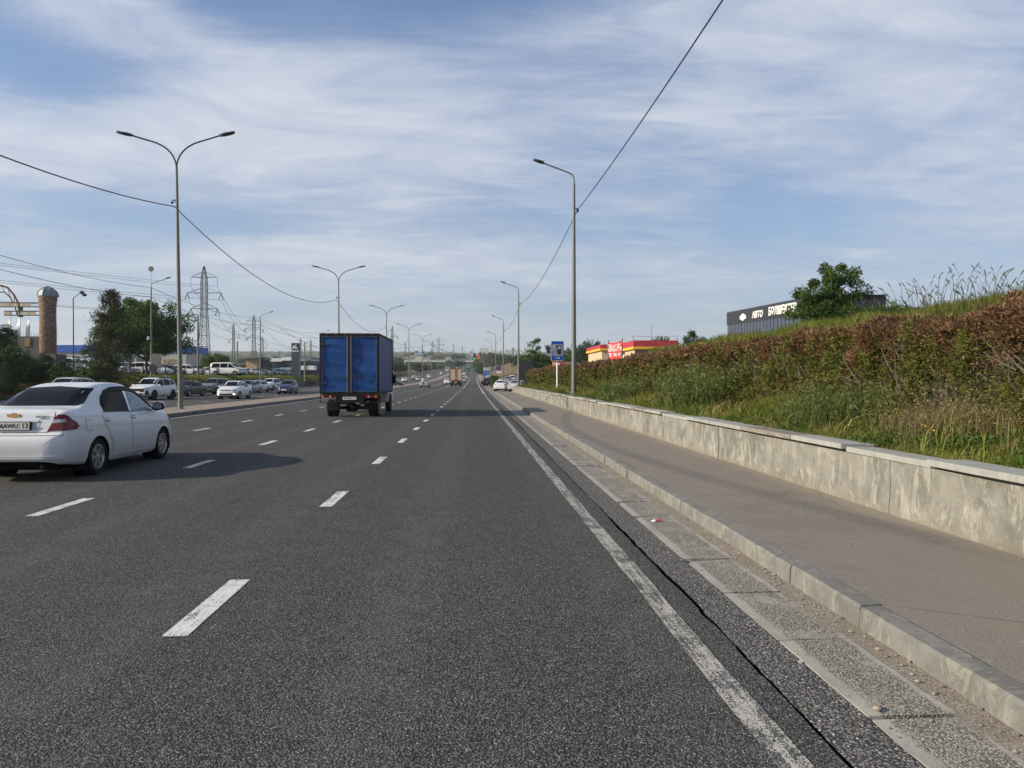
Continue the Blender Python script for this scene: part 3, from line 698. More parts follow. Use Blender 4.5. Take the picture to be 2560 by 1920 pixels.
class Shell:
    """closed car body lofted along its length from a few profiles"""
    def __init__(s, sp, ds=.05, nu=11):
        s.sp = sp
        top = resample(chaikin(sp['top'], sp.get('smooth', 2)), ds)
        L = []
        belt = np.array(sp['belt']); plan = chaikin(sp['plan'], 2); low = np.array(sp['low']); gh = np.array(sp['gh'])
        for y, zt in top:
            w = np.interp(y, plan[:, 0], plan[:, 1]); zb = min(np.interp(y, belt[:, 0], belt[:, 1]), zt-.015)
            z0 = min(np.interp(y, low[:, 0], low[:, 1]), zt-.05); wr = np.interp(y, gh[:, 0], gh[:, 1])
            k = float(sstep(.03, .30, zt-zb)); zm = z0+(zb-z0)*.52
            f = sp.get('flank', .03); wb = w-f*1.3
            pts = [(w*.90, z0), (w-.035, z0+.03), (w-.008, z0+(zm-z0)*.45), (w, zm), (w-f*.25, zm+(zb-zm)*.55), (w-f, zb-(zb-zm)*.12), (wb, zb)]
            wt = min(wr, wb-.02)
            # roof rail, or the soft edge of bonnet and boot lid
            a1 = np.array([wb-(wb-wt)*.30, zb+(zt-zb)*.34]); b1 = np.array([wb-.035, zb+(zt-zb)*.45])
            a2 = np.array([wb-(wb-wt)*.72, zb+(zt-zb)*.74]); b2 = np.array([wb*.90, zb+(zt-zb)*.72])
            a3 = np.array([wt-.035, zt-.045*(zt > zb+.1)-(zt-zb)*.03]); b3 = np.array([wb*.78, zb+(zt-zb)*.88])
            a4 = np.array([wt*.80, zt-.012]); b4 = np.array([wb*.55, zb+(zt-zb)*.97])
            for a, b in ((a1, b1), (a2, b2), (a3, b3), (a4, b4)): pts.append(tuple(a*k+b*(1-k)))
            pts += [(wt*.4*k+wb*.28*(1-k), zt-.002), (0, zt)]
            L.append(crom(pts, 3))
        s.ys = top[:, 0]; s.sec = np.array(L); s.build()
    def build(s):
        sec = s.sec; n, m_, _ = sec.shape; sp = s.sp
        right = np.stack([sec[:, :, 0], np.repeat(s.ys[:, None], m_, 1), sec[:, :, 1]], -1)       # x>0
        left = right[:, ::-1][:, 1:].copy(); left[..., 0] *= -1
        G = np.concatenate([right, left], 1); mm = G.shape[1]
        # wheel arches: drop faces inside, pull rims on the circle
        V = G.reshape(-1, 3).copy(); F = []
        idx = lambda i, j: i*mm+j
        for i in range(n-1):
            for j in range(mm-1): F.append((idx(i, j), idx(i+1, j), idx(i+1, j+1), idx(i, j+1)))
        F = np.array(F)
        ra = sp['wr']+sp.get('arch', .045); drop = np.zeros(len(F), bool)
        for wy in sp['axles']:
            d = np.hypot(V[:, 1]-wy, V[:, 2]-sp['wr']); side = np.abs(V[:, 0]) > .45
            inside = (d < ra) & side & (V[:, 2] < sp['wr']+ra)
            drop |= inside[F].all(1)
            low_ = np.abs(V[:, 1]-wy) < ra
            keep = np.unique(F[~drop].ravel()); kset = np.zeros(len(V), bool); kset[keep] = True
            mv = inside & kset
            dy = V[:, 1]-wy; dz = np.maximum(V[:, 2]-sp['wr'], -sp['wr']); dd = np.maximum(np.hypot(dy, dz), 1e-6)
            V[mv, 1] = wy+dy[mv]/dd[mv]*ra; V[mv, 2] = np.maximum(sp['wr']+dz[mv]/dd[mv]*ra, V[mv, 2]-.0)
        s.V = V; s.F = F[~drop]
        bot = [(idx(i, 0), idx(i, mm-1), idx(i+1, mm-1), idx(i+1, 0)) for i in range(n-1)]
        s.caps = [tuple(range(mm)), tuple(idx(n-1, j) for j in range(mm))[::-1]]
        s.full = [tuple(f) for f in F]+s.caps
        s.bvh = BVHTree.FromPolygons([tuple(p) for p in G.reshape(-1, 3)], s.full)
        s.ra = ra
    def mesh(s, name, mat):
        V = [tuple(v) for v in s.V]; me = bpy.data.meshes.new(name); me.from_pydata(V, [], [tuple(int(q) for q in f) for f in s.F]+s.caps)
        me.materials.append(mat)
        bm = bmesh.new(); bm.from_mesh(me); bmesh.ops.delete(bm, geom=[v for v in bm.verts if not v.link_faces], context='VERTS')
        bmesh.ops.remove_doubles(bm, verts=bm.verts, dist=.0005)
        bmesh.ops.recalc_face_normals(bm, faces=bm.faces); bm.to_mesh(me); bm.free()
        me.polygons.foreach_set('use_smooth', [True]*len(me.polygons)); me.set_sharp_from_angle(angle=R(38)); return me
    def hit(s, axis, a, b):
        if axis in ('+x', '-x'):
            sg = 1 if axis == '+x' else -1; o = Vector((3*sg, a, b)); d = Vector((-sg, 0, 0))
        elif axis == 'top': o = Vector((a, b, 4)); d = Vector((0, 0, -1))
        else:
            sg = 1 if axis == 'front' else -1; o = Vector((a, 6*sg, b)); d = Vector((0, -sg, 0))
        loc, nrm, i, dist = s.bvh.ray_cast(o, d)
        if loc is None: return None, -d
        return loc, nrm if nrm.dot(d) < 0 else -nrm
    def patch(s, poly, axis, off, mat, name='patch', res=.07, rim=True, flat=False):
        """panel cut to the outline, laid on the body; with a turned-in edge"""
        bm = bmesh.new(); vs = [bm.verts.new((a, b, 0)) for a, b in poly]; bm.faces.new(vs)
        A = [p[0] for p in poly]; B = [p[1] for p in poly]
        for lo, hi, nrm in ((min(A), max(A), (1, 0, 0)), (min(B), max(B), (0, 1, 0))):
            k = int((hi-lo)/res)
            for i in range(1, k+1):
                c = lo+(hi-lo)*i/(k+1)
                bmesh.ops.bisect_plane(bm, geom=bm.verts[:]+bm.edges[:]+bm.faces[:], plane_co=(c, 0, 0) if nrm[0] else (0, c, 0), plane_no=nrm, dist=1e-5)
        base = {}; dead = []
        for v in bm.verts:
            loc, nr = s.hit(axis, v.co.x, v.co.y)
            if loc is None: dead.append(v); continue
            base[v] = (loc, nr)
        bmesh.ops.delete(bm, geom=dead, context='VERTS')
        if rim:
            be = [e for e in bm.edges if e.is_boundary]
            new = {}
            for e in be:
                for v in e.verts:
                    if v not in new:
                        w = bm.verts.new(v.co); new[v] = w; base[w] = (base[v][0]-base[v][1]*(off+.004), base[v][1])
            for e in be: bm.faces.new((e.verts[0], e.verts[1], new[e.verts[1]], new[e.verts[0]]))
        for v in bm.verts:
            loc, nr = base[v]; v.co = loc+nr*off
        bmesh.ops.recalc_face_normals(bm, faces=bm.faces)
        me = bpy.data.meshes.new(name); bm.to_mesh(me); bm.free(); me.materials.append(mat)
        me.polygons.foreach_set('use_smooth', [True]*len(me.polygons)); me.set_sharp_from_angle(angle=R(50))
        return me

def mir(poly): return [(-a, b) for a, b in poly]
def both(a0, poly): return poly
def wheel_meshes(r, w, rimmat, style='five', tag_='w'):
    t = MB(); ri = r*.66
    t.lathe([(ri, -w*.42), (ri+.02, -w*.48), (r*.90, -w*.50), (r*.985, -w*.40), (r, -w*.25), (r, w*.25), (r*.985, w*.40), (r*.90, w*.50), (ri+.02, w*.48), (ri, w*.42)], 36, 'X', cap=False)
    tyre = t.mesh('tyre', M['rubber'], 40)
    m_ = MB(); m_.lathe([(ri+.004, w*.44), (ri-.012, w*.45), (ri-.022, w*.36), (ri-.03, w*.05)], 36, 'X', cap=False)
    m_.mi = 1; m_.lathe([(ri-.03, w*.05), (.001, w*.03)], 24, 'X', cap=False); m_.mi = 0
    m_.lathe([(.001, w*.40), (.030, w*.40), (.045, w*.36), (.05, w*.2)], 16, 'X', cap=False)
    spokes = []
    if style == 'five': spokes = [(2*math.pi*k/5, .038, .026) for k in range(5)]
    elif style == 'twin': spokes = [(2*math.pi*k/6+s*.15, .017, .017) for k in range(6) for s in (-1, 1)]
    elif style == 'cover': spokes = [(2*math.pi*k/8, .055, .05) for k in range(8)]
    for a, w0, w1 in spokes:
        for (r0, r1) in ((.03, ri-.014),):
            c, s_ = math.cos(a), math.sin(a); T = lambda u, v, x: (x, u*c-v*s_, u*s_+v*c)
            m_.prism([(r0, -w0), (r1, -w1), (r1, w1), (r0, w0)], w*.24, w*.385, lambda a_, b_, h: T(a_, b_, h))
    rim = m_.mesh('rim', [rimmat, M['rim_dark']], 35); return tyre, rim
_wh = {}
def add_wheels(root, sp, rimmat, style='five'):
    key = (sp['wr'], sp['ww'], rimmat.name, style)
    if key not in _wh: _wh[key] = wheel_meshes(sp['wr'], sp['ww'], rimmat, style)
    ty, ri = _wh[key]
    for y in sp['axles']:
        for sx in (1, -1):
            w = link_mesh('wheel', ty, root, (sx*(sp['half']-sp['ww']/2-.015), y, sp['wr']), (0, 0, 0 if sx > 0 else math.pi))
            w.data = ty; link_mesh('rim', ri, w)
def liner(sh, sp):
    mb = MB(); x0 = sp['half']-sp['ww']-.10
    for y in sp['axles']:
        for sx in (1, -1):
            c = (0, y, sp['wr']); n = 20; r_ = sh.ra-.004; vs = []; fs = []
            for k in range(n+1):
                a = math.pi*(-.12+1.24*k/n); vs += [(sx*x0, y+r_*math.cos(a), sp['wr']+r_*math.sin(a)), (sx*(sp['half']-.025), y+r_*math.cos(a), sp['wr']+r_*math.sin(a))]
            for k in range(n): fs.append((2*k, 2*k+1, 2*k+3, 2*k+2))
            mb.add(vs, fs)
            vs = [(sx*x0, y, sp['wr'])]+[(sx*x0, y+r_*math.cos(2*math.pi*k/20), sp['wr']+r_*math.sin(2*math.pi*k/20)) for k in range(20)]
            mb.add(vs, [(0, 1+k, 1+(k+1) % 20) for k in range(20)])
    lowz = sp['low'][len(sp['low'])//2][1]
    y0, y1 = sp['top'][0][0]+.25, sp['top'][-1][0]-.25; h = sp['half']-.28
    mb.box(-h, h, y0, y1, lowz-.02, lowz+.22)
    return mb.mesh('underbody', M['under'])

# ---- hero: white sedan seen from behind on the right
SEDAN = dict(half=.855, wr=.298, ww=.195, axles=(-1.24, 1.24), arch=.042,
    top=[(-2.215, .44), (-2.212, .60), (-2.175, .70), (-2.10, .735), (-2.085, .80), (-2.055, .98), (-2.03, 1.055), (-1.93, 1.095), (-1.62, 1.115), (-1.50, 1.14), (-1.15, 1.32), (-.92, 1.42), (-.55, 1.485), (-.10, 1.505), (.28, 1.475), (.55, 1.405), (.95, 1.20), (1.22, 1.04), (1.45, .985), (1.85, .87), (2.00, .78), (2.07, .62), (2.10, .45)],
    belt=[(-2.2, .70), (-2.08, .86), (-1.9, 1.00), (-1.2, .985), (0, .945), (1.0, .915), (1.5, .86), (1.9, .72), (2.1, .55)],
    plan=[(-2.215, .50), (-2.19, .66), (-2.10, .775), (-1.9, .825), (-1.3, .853), (0, .855), (1.2, .853), (1.6, .83), (1.88, .75), (2.03, .60), (2.10, .40)],
    low=[(-2.3, .36), (-2.1, .27), (-1.75, .225), (-1.5, .205), (0, .19), (1.5, .20), (1.8, .22), (2.1, .26)],
    gh=[(-2.2, .56), (-1.5, .56), (-1.0, .555), (0, .60), (.6, .57), (1.3, .60), (2.1, .6)], flank=.035)
def hero_sedan():
    sp = SEDAN; wp = paint('white_car_paint', (.66, .68, .69), rough=.28)
    sh = Shell(sp, ds=.035)
    root = empty('sedan', (-6.91, 13.56, 0), 0, 'white four door sedan seen from behind, nearest car at the left edge with gold emblem', 'car')
    body = link_mesh('body', sh.mesh('body', wp), root)
    def P(name, poly, axis, off, mat, parent=root, **k): return link_mesh(name, sh.patch(poly, axis, off, mat, name, **k), parent)
    # side glass and doors, both sides
    fwin = [(-.035, .985), (.97, .945), (.90, 1.04), (.62, 1.235), (.38, 1.345), (.14, 1.378), (.02, 1.382)]
    rwin = [(-.89, 1.01), (-.135, .988), (-.115, 1.385), (-.40, 1.375), (-.64, 1.335), (-.83, 1.24), (-.94, 1.13), (-.955, 1.06)]
    def grow(p, d):
        c = np.mean(p, 0); return [tuple(np.array(q)+d*(np.array(q)-c)/np.linalg.norm(np.array(q)-c)) for q in p]
    fdoor = [(-.085, .28), (.80, .28), (.90, .45), (.985, .72), (1.03, .93), (.93, .955), (-.085, .972)]
    rdoor = [(-.105, .28), (-.105, .975), (-1.04, 1.005), (-1.06, .93), (-1.02, .80), (-.90, .66), (-.82, .52), (-.76, .28)]
    for sx in ('+x', '-x'):
        fd = P('door', fdoor, sx, .0055, wp); rd = P('door', rdoor, sx, .0055, wp)
        P('door_gap', grow(fdoor, .012), sx, .0012, M['black'], rim=False); P('door_gap', grow(rdoor, .012), sx, .0012, M['black'], rim=False)
        allw = [(-.985, 1.02), (-.90, .985), (1.02, .925), (.93, 1.06), (.64, 1.265), (.40, 1.375), (.13, 1.408), (-.12, 1.412), (-.42, 1.402), (-.66, 1.36), (-.86, 1.26), (-.97, 1.15)]
        P('window_seal', allw, sx, .004, M['black'], res=.05)
        P('window', fwin, sx, .008, M['glass_clear'], fd, res=.05); P('window', rwin, sx, .008, M['glass'], rd, res=.05)
        P('door_pillar', [(-.118, .99), (-.052, .99), (-.012, 1.345), (-.098, 1.345)], sx, .011, M['chrome'], res=.05)
        P('wind_deflector', [(-.955, 1.14), (-.85, 1.262), (-.65, 1.362), (-.40, 1.402), (-.11, 1.412), (.14, 1.408), (.41, 1.372), (.66, 1.245), (.93, 1.03), (.90, 1.01), (.62, 1.19), (.37, 1.305), (.14, 1.338), (-.11, 1.342), (-.40, 1.332), (-.61, 1.29), (-.79, 1.195), (-.90, 1.09)], sx, .020, M['black'], res=.05)
        for yy, par in ((.02, fd), (-.93, rd)):
            P('handle', [(yy-.10, .865), (yy+.06, .868), (yy+.065, .895), (yy-.10, .893)], sx, .032, wp, par, res=.06)
        P('sill_trim', [(-.82, .205), (.80, .205), (.80, .285), (-.80, .285)], sx, .014, wp)
        P('body_crease', [(-.74, .505), (.90, .535), (.90, .552), (-.74, .522)], sx, .010, wp)
        s_ = 1 if sx == '+x' else -1
        # door mirror
        mb = MB(); prof = [(0, .0), (.05, .055), (.115, .075), (.15, .06), (.17, .0), (.15, -.05), (.06, -.06)]
        mb.prism([(.0, .0), (.03, .10), (.12, .135), (.20, .12), (.225, .05), (.20, -.01), (.08, -.03)], 0, .09, lambda a, b, c: (s_*(.80+a), .80+c*1.0-a*.10, .985+b))
        mr = mb.build('mirror', M['black'], root, 40)
        MB().prism([(.03, .015), (.045, .09), (.12, .118), (.19, .105), (.205, .05), (.185, .005)], 0, .006, lambda a, b, c: (s_*(.80+a), .792+c-a*.10, .985+b)).build('mirror_glass', M['chrome'], mr)
        MB().prism([(.05, .0), (.045, .10), (.12, .137), (.20, .122), (.226, .05), (.19, .0)], 0, .055, lambda a, b, c: (s_*(.80+a), .86+c-a*.10, .99+b)).build('mirror_cap', wp, mr, 40)
        P('quarter_panel_light', [(1.15, .70), (1.19, .70), (1.19, .72), (1.15, .72)], sx, .006, M['orangelamp'], rim=False)
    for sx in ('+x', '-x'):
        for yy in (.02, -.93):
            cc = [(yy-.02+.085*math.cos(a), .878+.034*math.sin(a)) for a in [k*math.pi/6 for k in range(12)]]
            P('handle_recess_shade', cc, sx, .0085, plain('recess_shade_grey', (.16, .165, .17), .5), res=.2, rim=False)  # shade behind each handle painted on as a dark ellipse
    P('fuel_flap_gap', [(-1.62, .73), (-1.43, .73), (-1.41, .76), (-1.41, .89), (-1.43, .91), (-1.62, .91)], '+x', .0012, M['black'], rim=False)
    P('fuel_flap', [(-1.612, .738), (-1.432, .738), (-1.418, .765), (-1.418, .885), (-1.435, .902), (-1.612, .902)], '+x', .005, wp)
    # rear window, seen in the rear view (x, z)
    bl = [(-.60, 1.135), (.60, 1.135), (.625, 1.165), (.52, 1.375), (.49, 1.40), (0, 1.415), (-.49, 1.40), (-.52, 1.375), (-.625, 1.165)]
    P('rear_window_seal', grow(bl, .018), 'rear', .003, M['black'], res=.06, rim=False)
    P('rear_window', bl, 'rear', .007, M['glass'], res=.06)
    P('windscreen', [(-.64, 1.05), (.64, 1.05), (.60, 1.2), (.52, 1.40), (0, 1.43), (-.52, 1.40), (-.60, 1.2)], 'front', .007, M['glass'])
    # boot lid
    lid = [(-.48, .745), (.48, .745), (.54, .78), (.565, .90), (.585, .985), (.575, 1.02), (.55, 1.045), (-.55, 1.045), (-.575, 1.02), (-.585, .985), (-.565, .90), (-.54, .78)]
    P('boot_gap', grow(lid, .010), 'rear', .0012, M['black'], res=.05, rim=False)
    bt = P('boot_lid', lid, 'rear', .008, wp, res=.05)
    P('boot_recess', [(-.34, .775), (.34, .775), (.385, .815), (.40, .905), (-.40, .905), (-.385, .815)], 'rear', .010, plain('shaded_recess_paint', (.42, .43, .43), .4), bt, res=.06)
    P('boot_ledge', [(-.37, .905), (.37, .905), (.37, .932), (-.37, .932)], 'rear', .022, wp, bt, res=.06)
    # number plate
    P('plate_holder', [(-.275, .785), (.275, .785), (.275, .908), (-.275, .908)], 'rear', .030, M['black'], root, res=.2)
    yb = min(v.co.y for v in [v_ for v_ in sh.patch([(-.26, .797), (.26, .797), (.26, .897), (-.26, .897)], 'rear', .034, M['plate']).vertices])
    pl = MB().box(-.26, .26, yb-.012, yb-.006, .792, .902).build('number_plate', M['plate'], root)
    tm = text_mesh('lettering', '106AWU', .088, M['ink'], .002, .0026, 1.0); link_mesh('lettering', tm, pl, (-.075, yb-.0135, .846), (math.pi/2, 0, 0))
    tm = text_mesh('lettering', '13', .108, M['ink'], .002, .0026, .95); link_mesh('lettering', tm, pl, (.195, yb-.0135, .848), (math.pi/2, 0, 0))
    MB().box(.118, .122, yb-.0135, yb-.012, .795, .90).build('divider', M['ink'], pl)
    # emblem: gold bow tie
    bow = [(-.085, -.02), (-.035, -.02), (-.035, -.034), (.035, -.034), (.035, -.02), (.10, -.02), (.085, .02), (.035, .02), (.035, .034), (-.035, .034), (-.035, .02), (-.10, .02)]
    loc, nr = sh.hit('rear', 0, 1.0)
    MB().prism([(a*1.12, b*1.12) for a, b in bow], loc.y-.013, loc.y-.007, lambda a, b, c: (a, c, 1.0+b)).build('emblem_border', M['chrome'], bt)
    MB().prism([(a*.92, b*.86) for a, b in bow], loc.y-.020, loc.y-.012, lambda a, b, c: (a, c, 1.0+b)).build('emblem', M['gold'], bt)
    loc, nr = sh.hit('rear', .42, .995)
    tm = text_mesh('lettering', 'NEXIA', .040, M['rim_dark'], .004, .0008, 1.3); link_mesh('lettering', tm, bt, (.40, loc.y-.030, .985), (math.pi/2-.25, 0, .05))
    # lamps, wrapping round the corner: rear patch and side patch
    for sx in (1, -1):
        poly = [(.505, .765), (.80, .785), (.82, .82), (.80, .90), (.75, .975), (.70, 1.008), (.625, 1.010), (.595, .96), (.55, .86)]
        poly = [(sx*a, b) for a, b in poly]
        lp = P('tail_lamp', poly, 'rear', .012, M['redlamp'], res=.04)
        P('lens', [(sx*a, b) for a, b in ((.565, .885), (.745, .895), (.725, .945), (.575, .935))], 'rear', .015, M['clearlamp'], lp, res=.05)
        side = [(-2.16, .765), (-1.86, .79), (-1.88, .835), (-1.96, .94), (-2.04, 1.03), (-2.10, .95)]
        lp2 = P('tail_lamp', side, '+x' if sx > 0 else '-x', .012, M['redlamp'], res=.04)
        P('head_lamp', [(1.62, .66), (1.96, .60), (1.98, .66), (1.80, .78), (1.62, .80)], '+x' if sx > 0 else '-x', .010, M['headlamp'], res=.06)
        P('bumper_reflector', [(sx*a, b) for a, b in ((.46, .36), (.64, .37), (.64, .395), (.46, .385))], 'rear', .006, M['redlamp2'], res=.1, rim=False) if False else None
        P('mud_flap', [(sx*.0, 0)], 'rear', 0, M['black']) if False else None
        MB().box(sx*.63 if sx > 0 else -.82, .82 if sx > 0 else -.63, -1.60, -1.585, .13, .33).build('mud_flap', M['black'], root)
    P('bumper_gap', [(-.80, .700), (.80, .700), (.80, .708), (-.80, .708)], 'rear', .0016, M['rim_dark'], res=.06, rim=False)
    P('bumper_lip', [(-.72, .355), (.72, .355), (.76, .40), (-.76, .40)], 'rear', .022, wp, res=.06)
    P('roof_antenna_base', [(-.02, .0), (.02, .0), (.02, .04), (-.02, .04)], 'top', .03, M['black'])
    link_mesh('underbody', liner(sh, sp), root)
    MB().tube([(.45, -2.16, .24), (.45, -1.7, .25)], .028, 10).build('exhaust_pipe', M['pole_dark'], root)
    add_wheels(root, sp, M['alloy'], 'twin')
    return root
hero = hero_sedan()

# ---- other cars: body types
def scale_y(pts, k): return [(a*k, b) for a, b in pts]
TYPES = {}
TYPES['sedan'] = dict(half=.84, wr=.30, ww=.19, axles=(-1.28, 1.30),
    top=[(-2.22, .46), (-2.21, .62), (-2.15, .74), (-2.10, .98), (-2.02, 1.03), (-1.55, 1.06), (-1.42, 1.09), (-.95, 1.36), (-.65, 1.42), (.0, 1.43), (.35, 1.38), (1.05, 1.0), (1.25, .95), (1.9, .83), (2.08, .72), (2.14, .45)],
    belt=[(-2.2, .70), (-2.0, .92), (-1.2, .93), (0, .90), (1.0, .88), (1.9, .72), (2.14, .55)],
    plan=[(-2.22, .62), (-2.12, .76), (-1.7, .83), (0, .84), (1.6, .82), (2.0, .72), (2.14, .52)],
    low=[(-2.2, .32), (-1.8, .22), (0, .19), (1.8, .22), (2.14, .26)],
    gh=[(-2.2, .58), (-1.2, .57), (0, .60), (.6, .57), (2.1, .6)],
    side=[[(-.02, .93), (.92, .905), (.60, 1.14), (.30, 1.325), (-.0, 1.34)], [(-.10, .935), (-.08, 1.345), (-.62, 1.335), (-.90, 1.22), (-1.15, 1.03), (-1.10, .95)]],
    ws=[(-.64, 1.01), (.64, 1.01), (.54, 1.34), (0, 1.36), (-.54, 1.34)], rw=[(-.60, 1.11), (.60, 1.11), (.52, 1.33), (-.52, 1.33)],
    hl=[(.40, .66), (.74, .67), (.76, .74), (.44, .755)], tl=[(.50, .74), (.76, .78), (.74, .92), (.56, .93)], gr=[(-.36, .66), (.36, .66), (.38, .73), (-.38, .73)],
    plate_f=.50, plate_r=.82, bump_f=[(-.5, .30), (.5, .30), (.56, .42), (-.56, .42)], fog=(.60, .40))
TYPES['suv'] = dict(half=.92, wr=.36, ww=.24, axles=(-1.33, 1.35), arch=.06,
    top=[(-2.22, .52), (-2.22, .80), (-2.16, 1.02), (-2.02, 1.34), (-1.82, 1.55), (-1.5, 1.63), (-.6, 1.68), (.1, 1.67), (.42, 1.60), (1.10, 1.16), (1.30, 1.11), (1.95, 1.0), (2.16, .88), (2.23, .55)],
    belt=[(-2.2, 1.0), (-1.2, 1.08), (0, 1.03), (1.0, 1.0), (1.9, .90), (2.2, .65)],
    plan=[(-2.22, .70), (-2.1, .84), (-1.6, .91), (0, .92), (1.6, .90), (2.02, .80), (2.23, .60)],
    low=[(-2.2, .42), (-1.8, .28), (0, .25), (1.8, .28), (2.2, .34)],
    gh=[(-2.2, .62), (-1.2, .66), (0, .69), (.7, .65), (2.1, .65)],
    side=[[(-.02, 1.07), (.98, 1.03), (.62, 1.34), (.34, 1.52), (0, 1.555)], [(-.10, 1.075), (-.08, 1.56), (-.95, 1.545), (-1.05, 1.40), (-.98, 1.11)], [(-1.07, 1.12), (-1.14, 1.40), (-1.05, 1.54), (-1.52, 1.50), (-1.80, 1.22), (-1.70, 1.15)]],
    ws=[(-.71, 1.17), (.71, 1.17), (.62, 1.55), (0, 1.58), (-.62, 1.55)], rw=[(-.62, 1.20), (.62, 1.20), (.54, 1.50), (-.54, 1.50)],
    hl=[(.42, .86), (.80, .86), (.84, .93), (.50, .935)], tl=[(.58, .92), (.84, .94), (.82, 1.08), (.60, 1.08)], gr=[(-.52, .60), (.52, .60), (.58, .86), (-.58, .86)],
    plate_f=.60, plate_r=.72, bump_f=[(-.6, .36), (.6, .36), (.7, .50), (-.7, .50)], fog=(.70, .55))
TYPES['hatch'] = dict(half=.75, wr=.275, ww=.165, axles=(-1.12, 1.18),
    top=[(-1.72, .44), (-1.73, .66), (-1.70, .90), (-1.56, 1.20), (-1.38, 1.42), (-1.0, 1.475), (-.2, 1.50), (.30, 1.44), (.98, 1.04), (1.15, .98), (1.55, .85), (1.74, .70), (1.80, .44)],
    belt=[(-1.72, .84), (-1, .95), (0, .91), (.9, .88), (1.5, .75), (1.8, .52)],
    plan=[(-1.72, .58), (-1.6, .70), (-1.1, .745), (0, .75), (1.2, .735), (1.6, .64), (1.80, .46)],
    low=[(-1.7, .32), (-1.4, .22), (0, .18), (1.4, .20), (1.8, .25)],
    gh=[(-1.7, .50), (-1, .53), (0, .55), (.6, .53), (1.8, .5)],
    side=[[(-.02, .95), (.85, .92), (.52, 1.18), (.25, 1.37), (0, 1.395)], [(-.09, .955), (-.08, 1.40), (-.95, 1.375), (-1.12, 1.2), (-1.10, .99)], [(-1.17, 1.0), (-1.18, 1.2), (-1.05, 1.36), (-1.25, 1.33), (-1.42, 1.06)]],
    ws=[(-.57, 1.06), (.57, 1.06), (.49, 1.40), (0, 1.42), (-.49, 1.40)], rw=[(-.50, 1.02), (.50, 1.02), (.43, 1.34), (-.43, 1.34)],
    hl=[(.42, .64), (.48, .58), (.57, .58), (.63, .64), (.60, .72), (.52, .75), (.45, .72)], tl=[(.54, .70), (.68, .72), (.66, .92), (.56, .92)], gr=[(-.22, .56), (.22, .56), (.24, .60), (-.24, .60)],
    plate_f=.46, plate_r=.62, bump_f=[(-.4, .26), (.4, .26), (.46, .36), (-.46, .36)], fog=(.50, .38))
TYPES['van'] = dict(half=.92, wr=.33, ww=.21, axles=(-1.45, 1.50),
    top=[(-2.42, .5), (-2.44, 1.0), (-2.40, 1.55), (-2.28, 1.83), (-2.0, 1.90), (.2, 1.93), (.75, 1.87), (1.62, 1.25), (1.78, 1.17), (2.22, 1.02), (2.42, .88), (2.48, .5)],
    belt=[(-2.4, 1.05), (0, 1.08), (1.5, 1.05), (2.2, .88), (2.45, .65)],
    plan=[(-2.42, .82), (-2.3, .89), (-1.8, .92), (0, .92), (1.8, .90), (2.25, .80), (2.48, .58)],
    low=[(-2.4, .34), (-2, .24), (0, .22), (2, .24), (2.45, .30)],
    gh=[(-2.4, .74), (0, .76), (.8, .73), (2.4, .7)],
    side=[[(.42, 1.12), (1.52, 1.09), (1.12, 1.42), (.74, 1.70), (.46, 1.76)], [(-.80, 1.13), (.34, 1.12), (.36, 1.78), (-.78, 1.78)], [(-2.1, 1.15), (-.88, 1.13), (-.86, 1.78), (-2.0, 1.74)]],
    ws=[(-.74, 1.24), (.74, 1.24), (.68, 1.76), (0, 1.80), (-.68, 1.76)], rw=[(-.70, 1.15), (.70, 1.15), (.66, 1.70), (-.66, 1.70)],
    hl=[(.50, .80), (.82, .80), (.80, .96), (.56, .94)], tl=[(.74, .85), (.86, .85), (.86, 1.2), (.76, 1.2)], gr=[(-.45, .72), (.45, .72), (.45, .86), (-.45, .86)],
    plate_f=.50, plate_r=.68, bump_f=[(-.6, .30), (.6, .30), (.64, .44), (-.64, .44)], fog=(.66, .42))
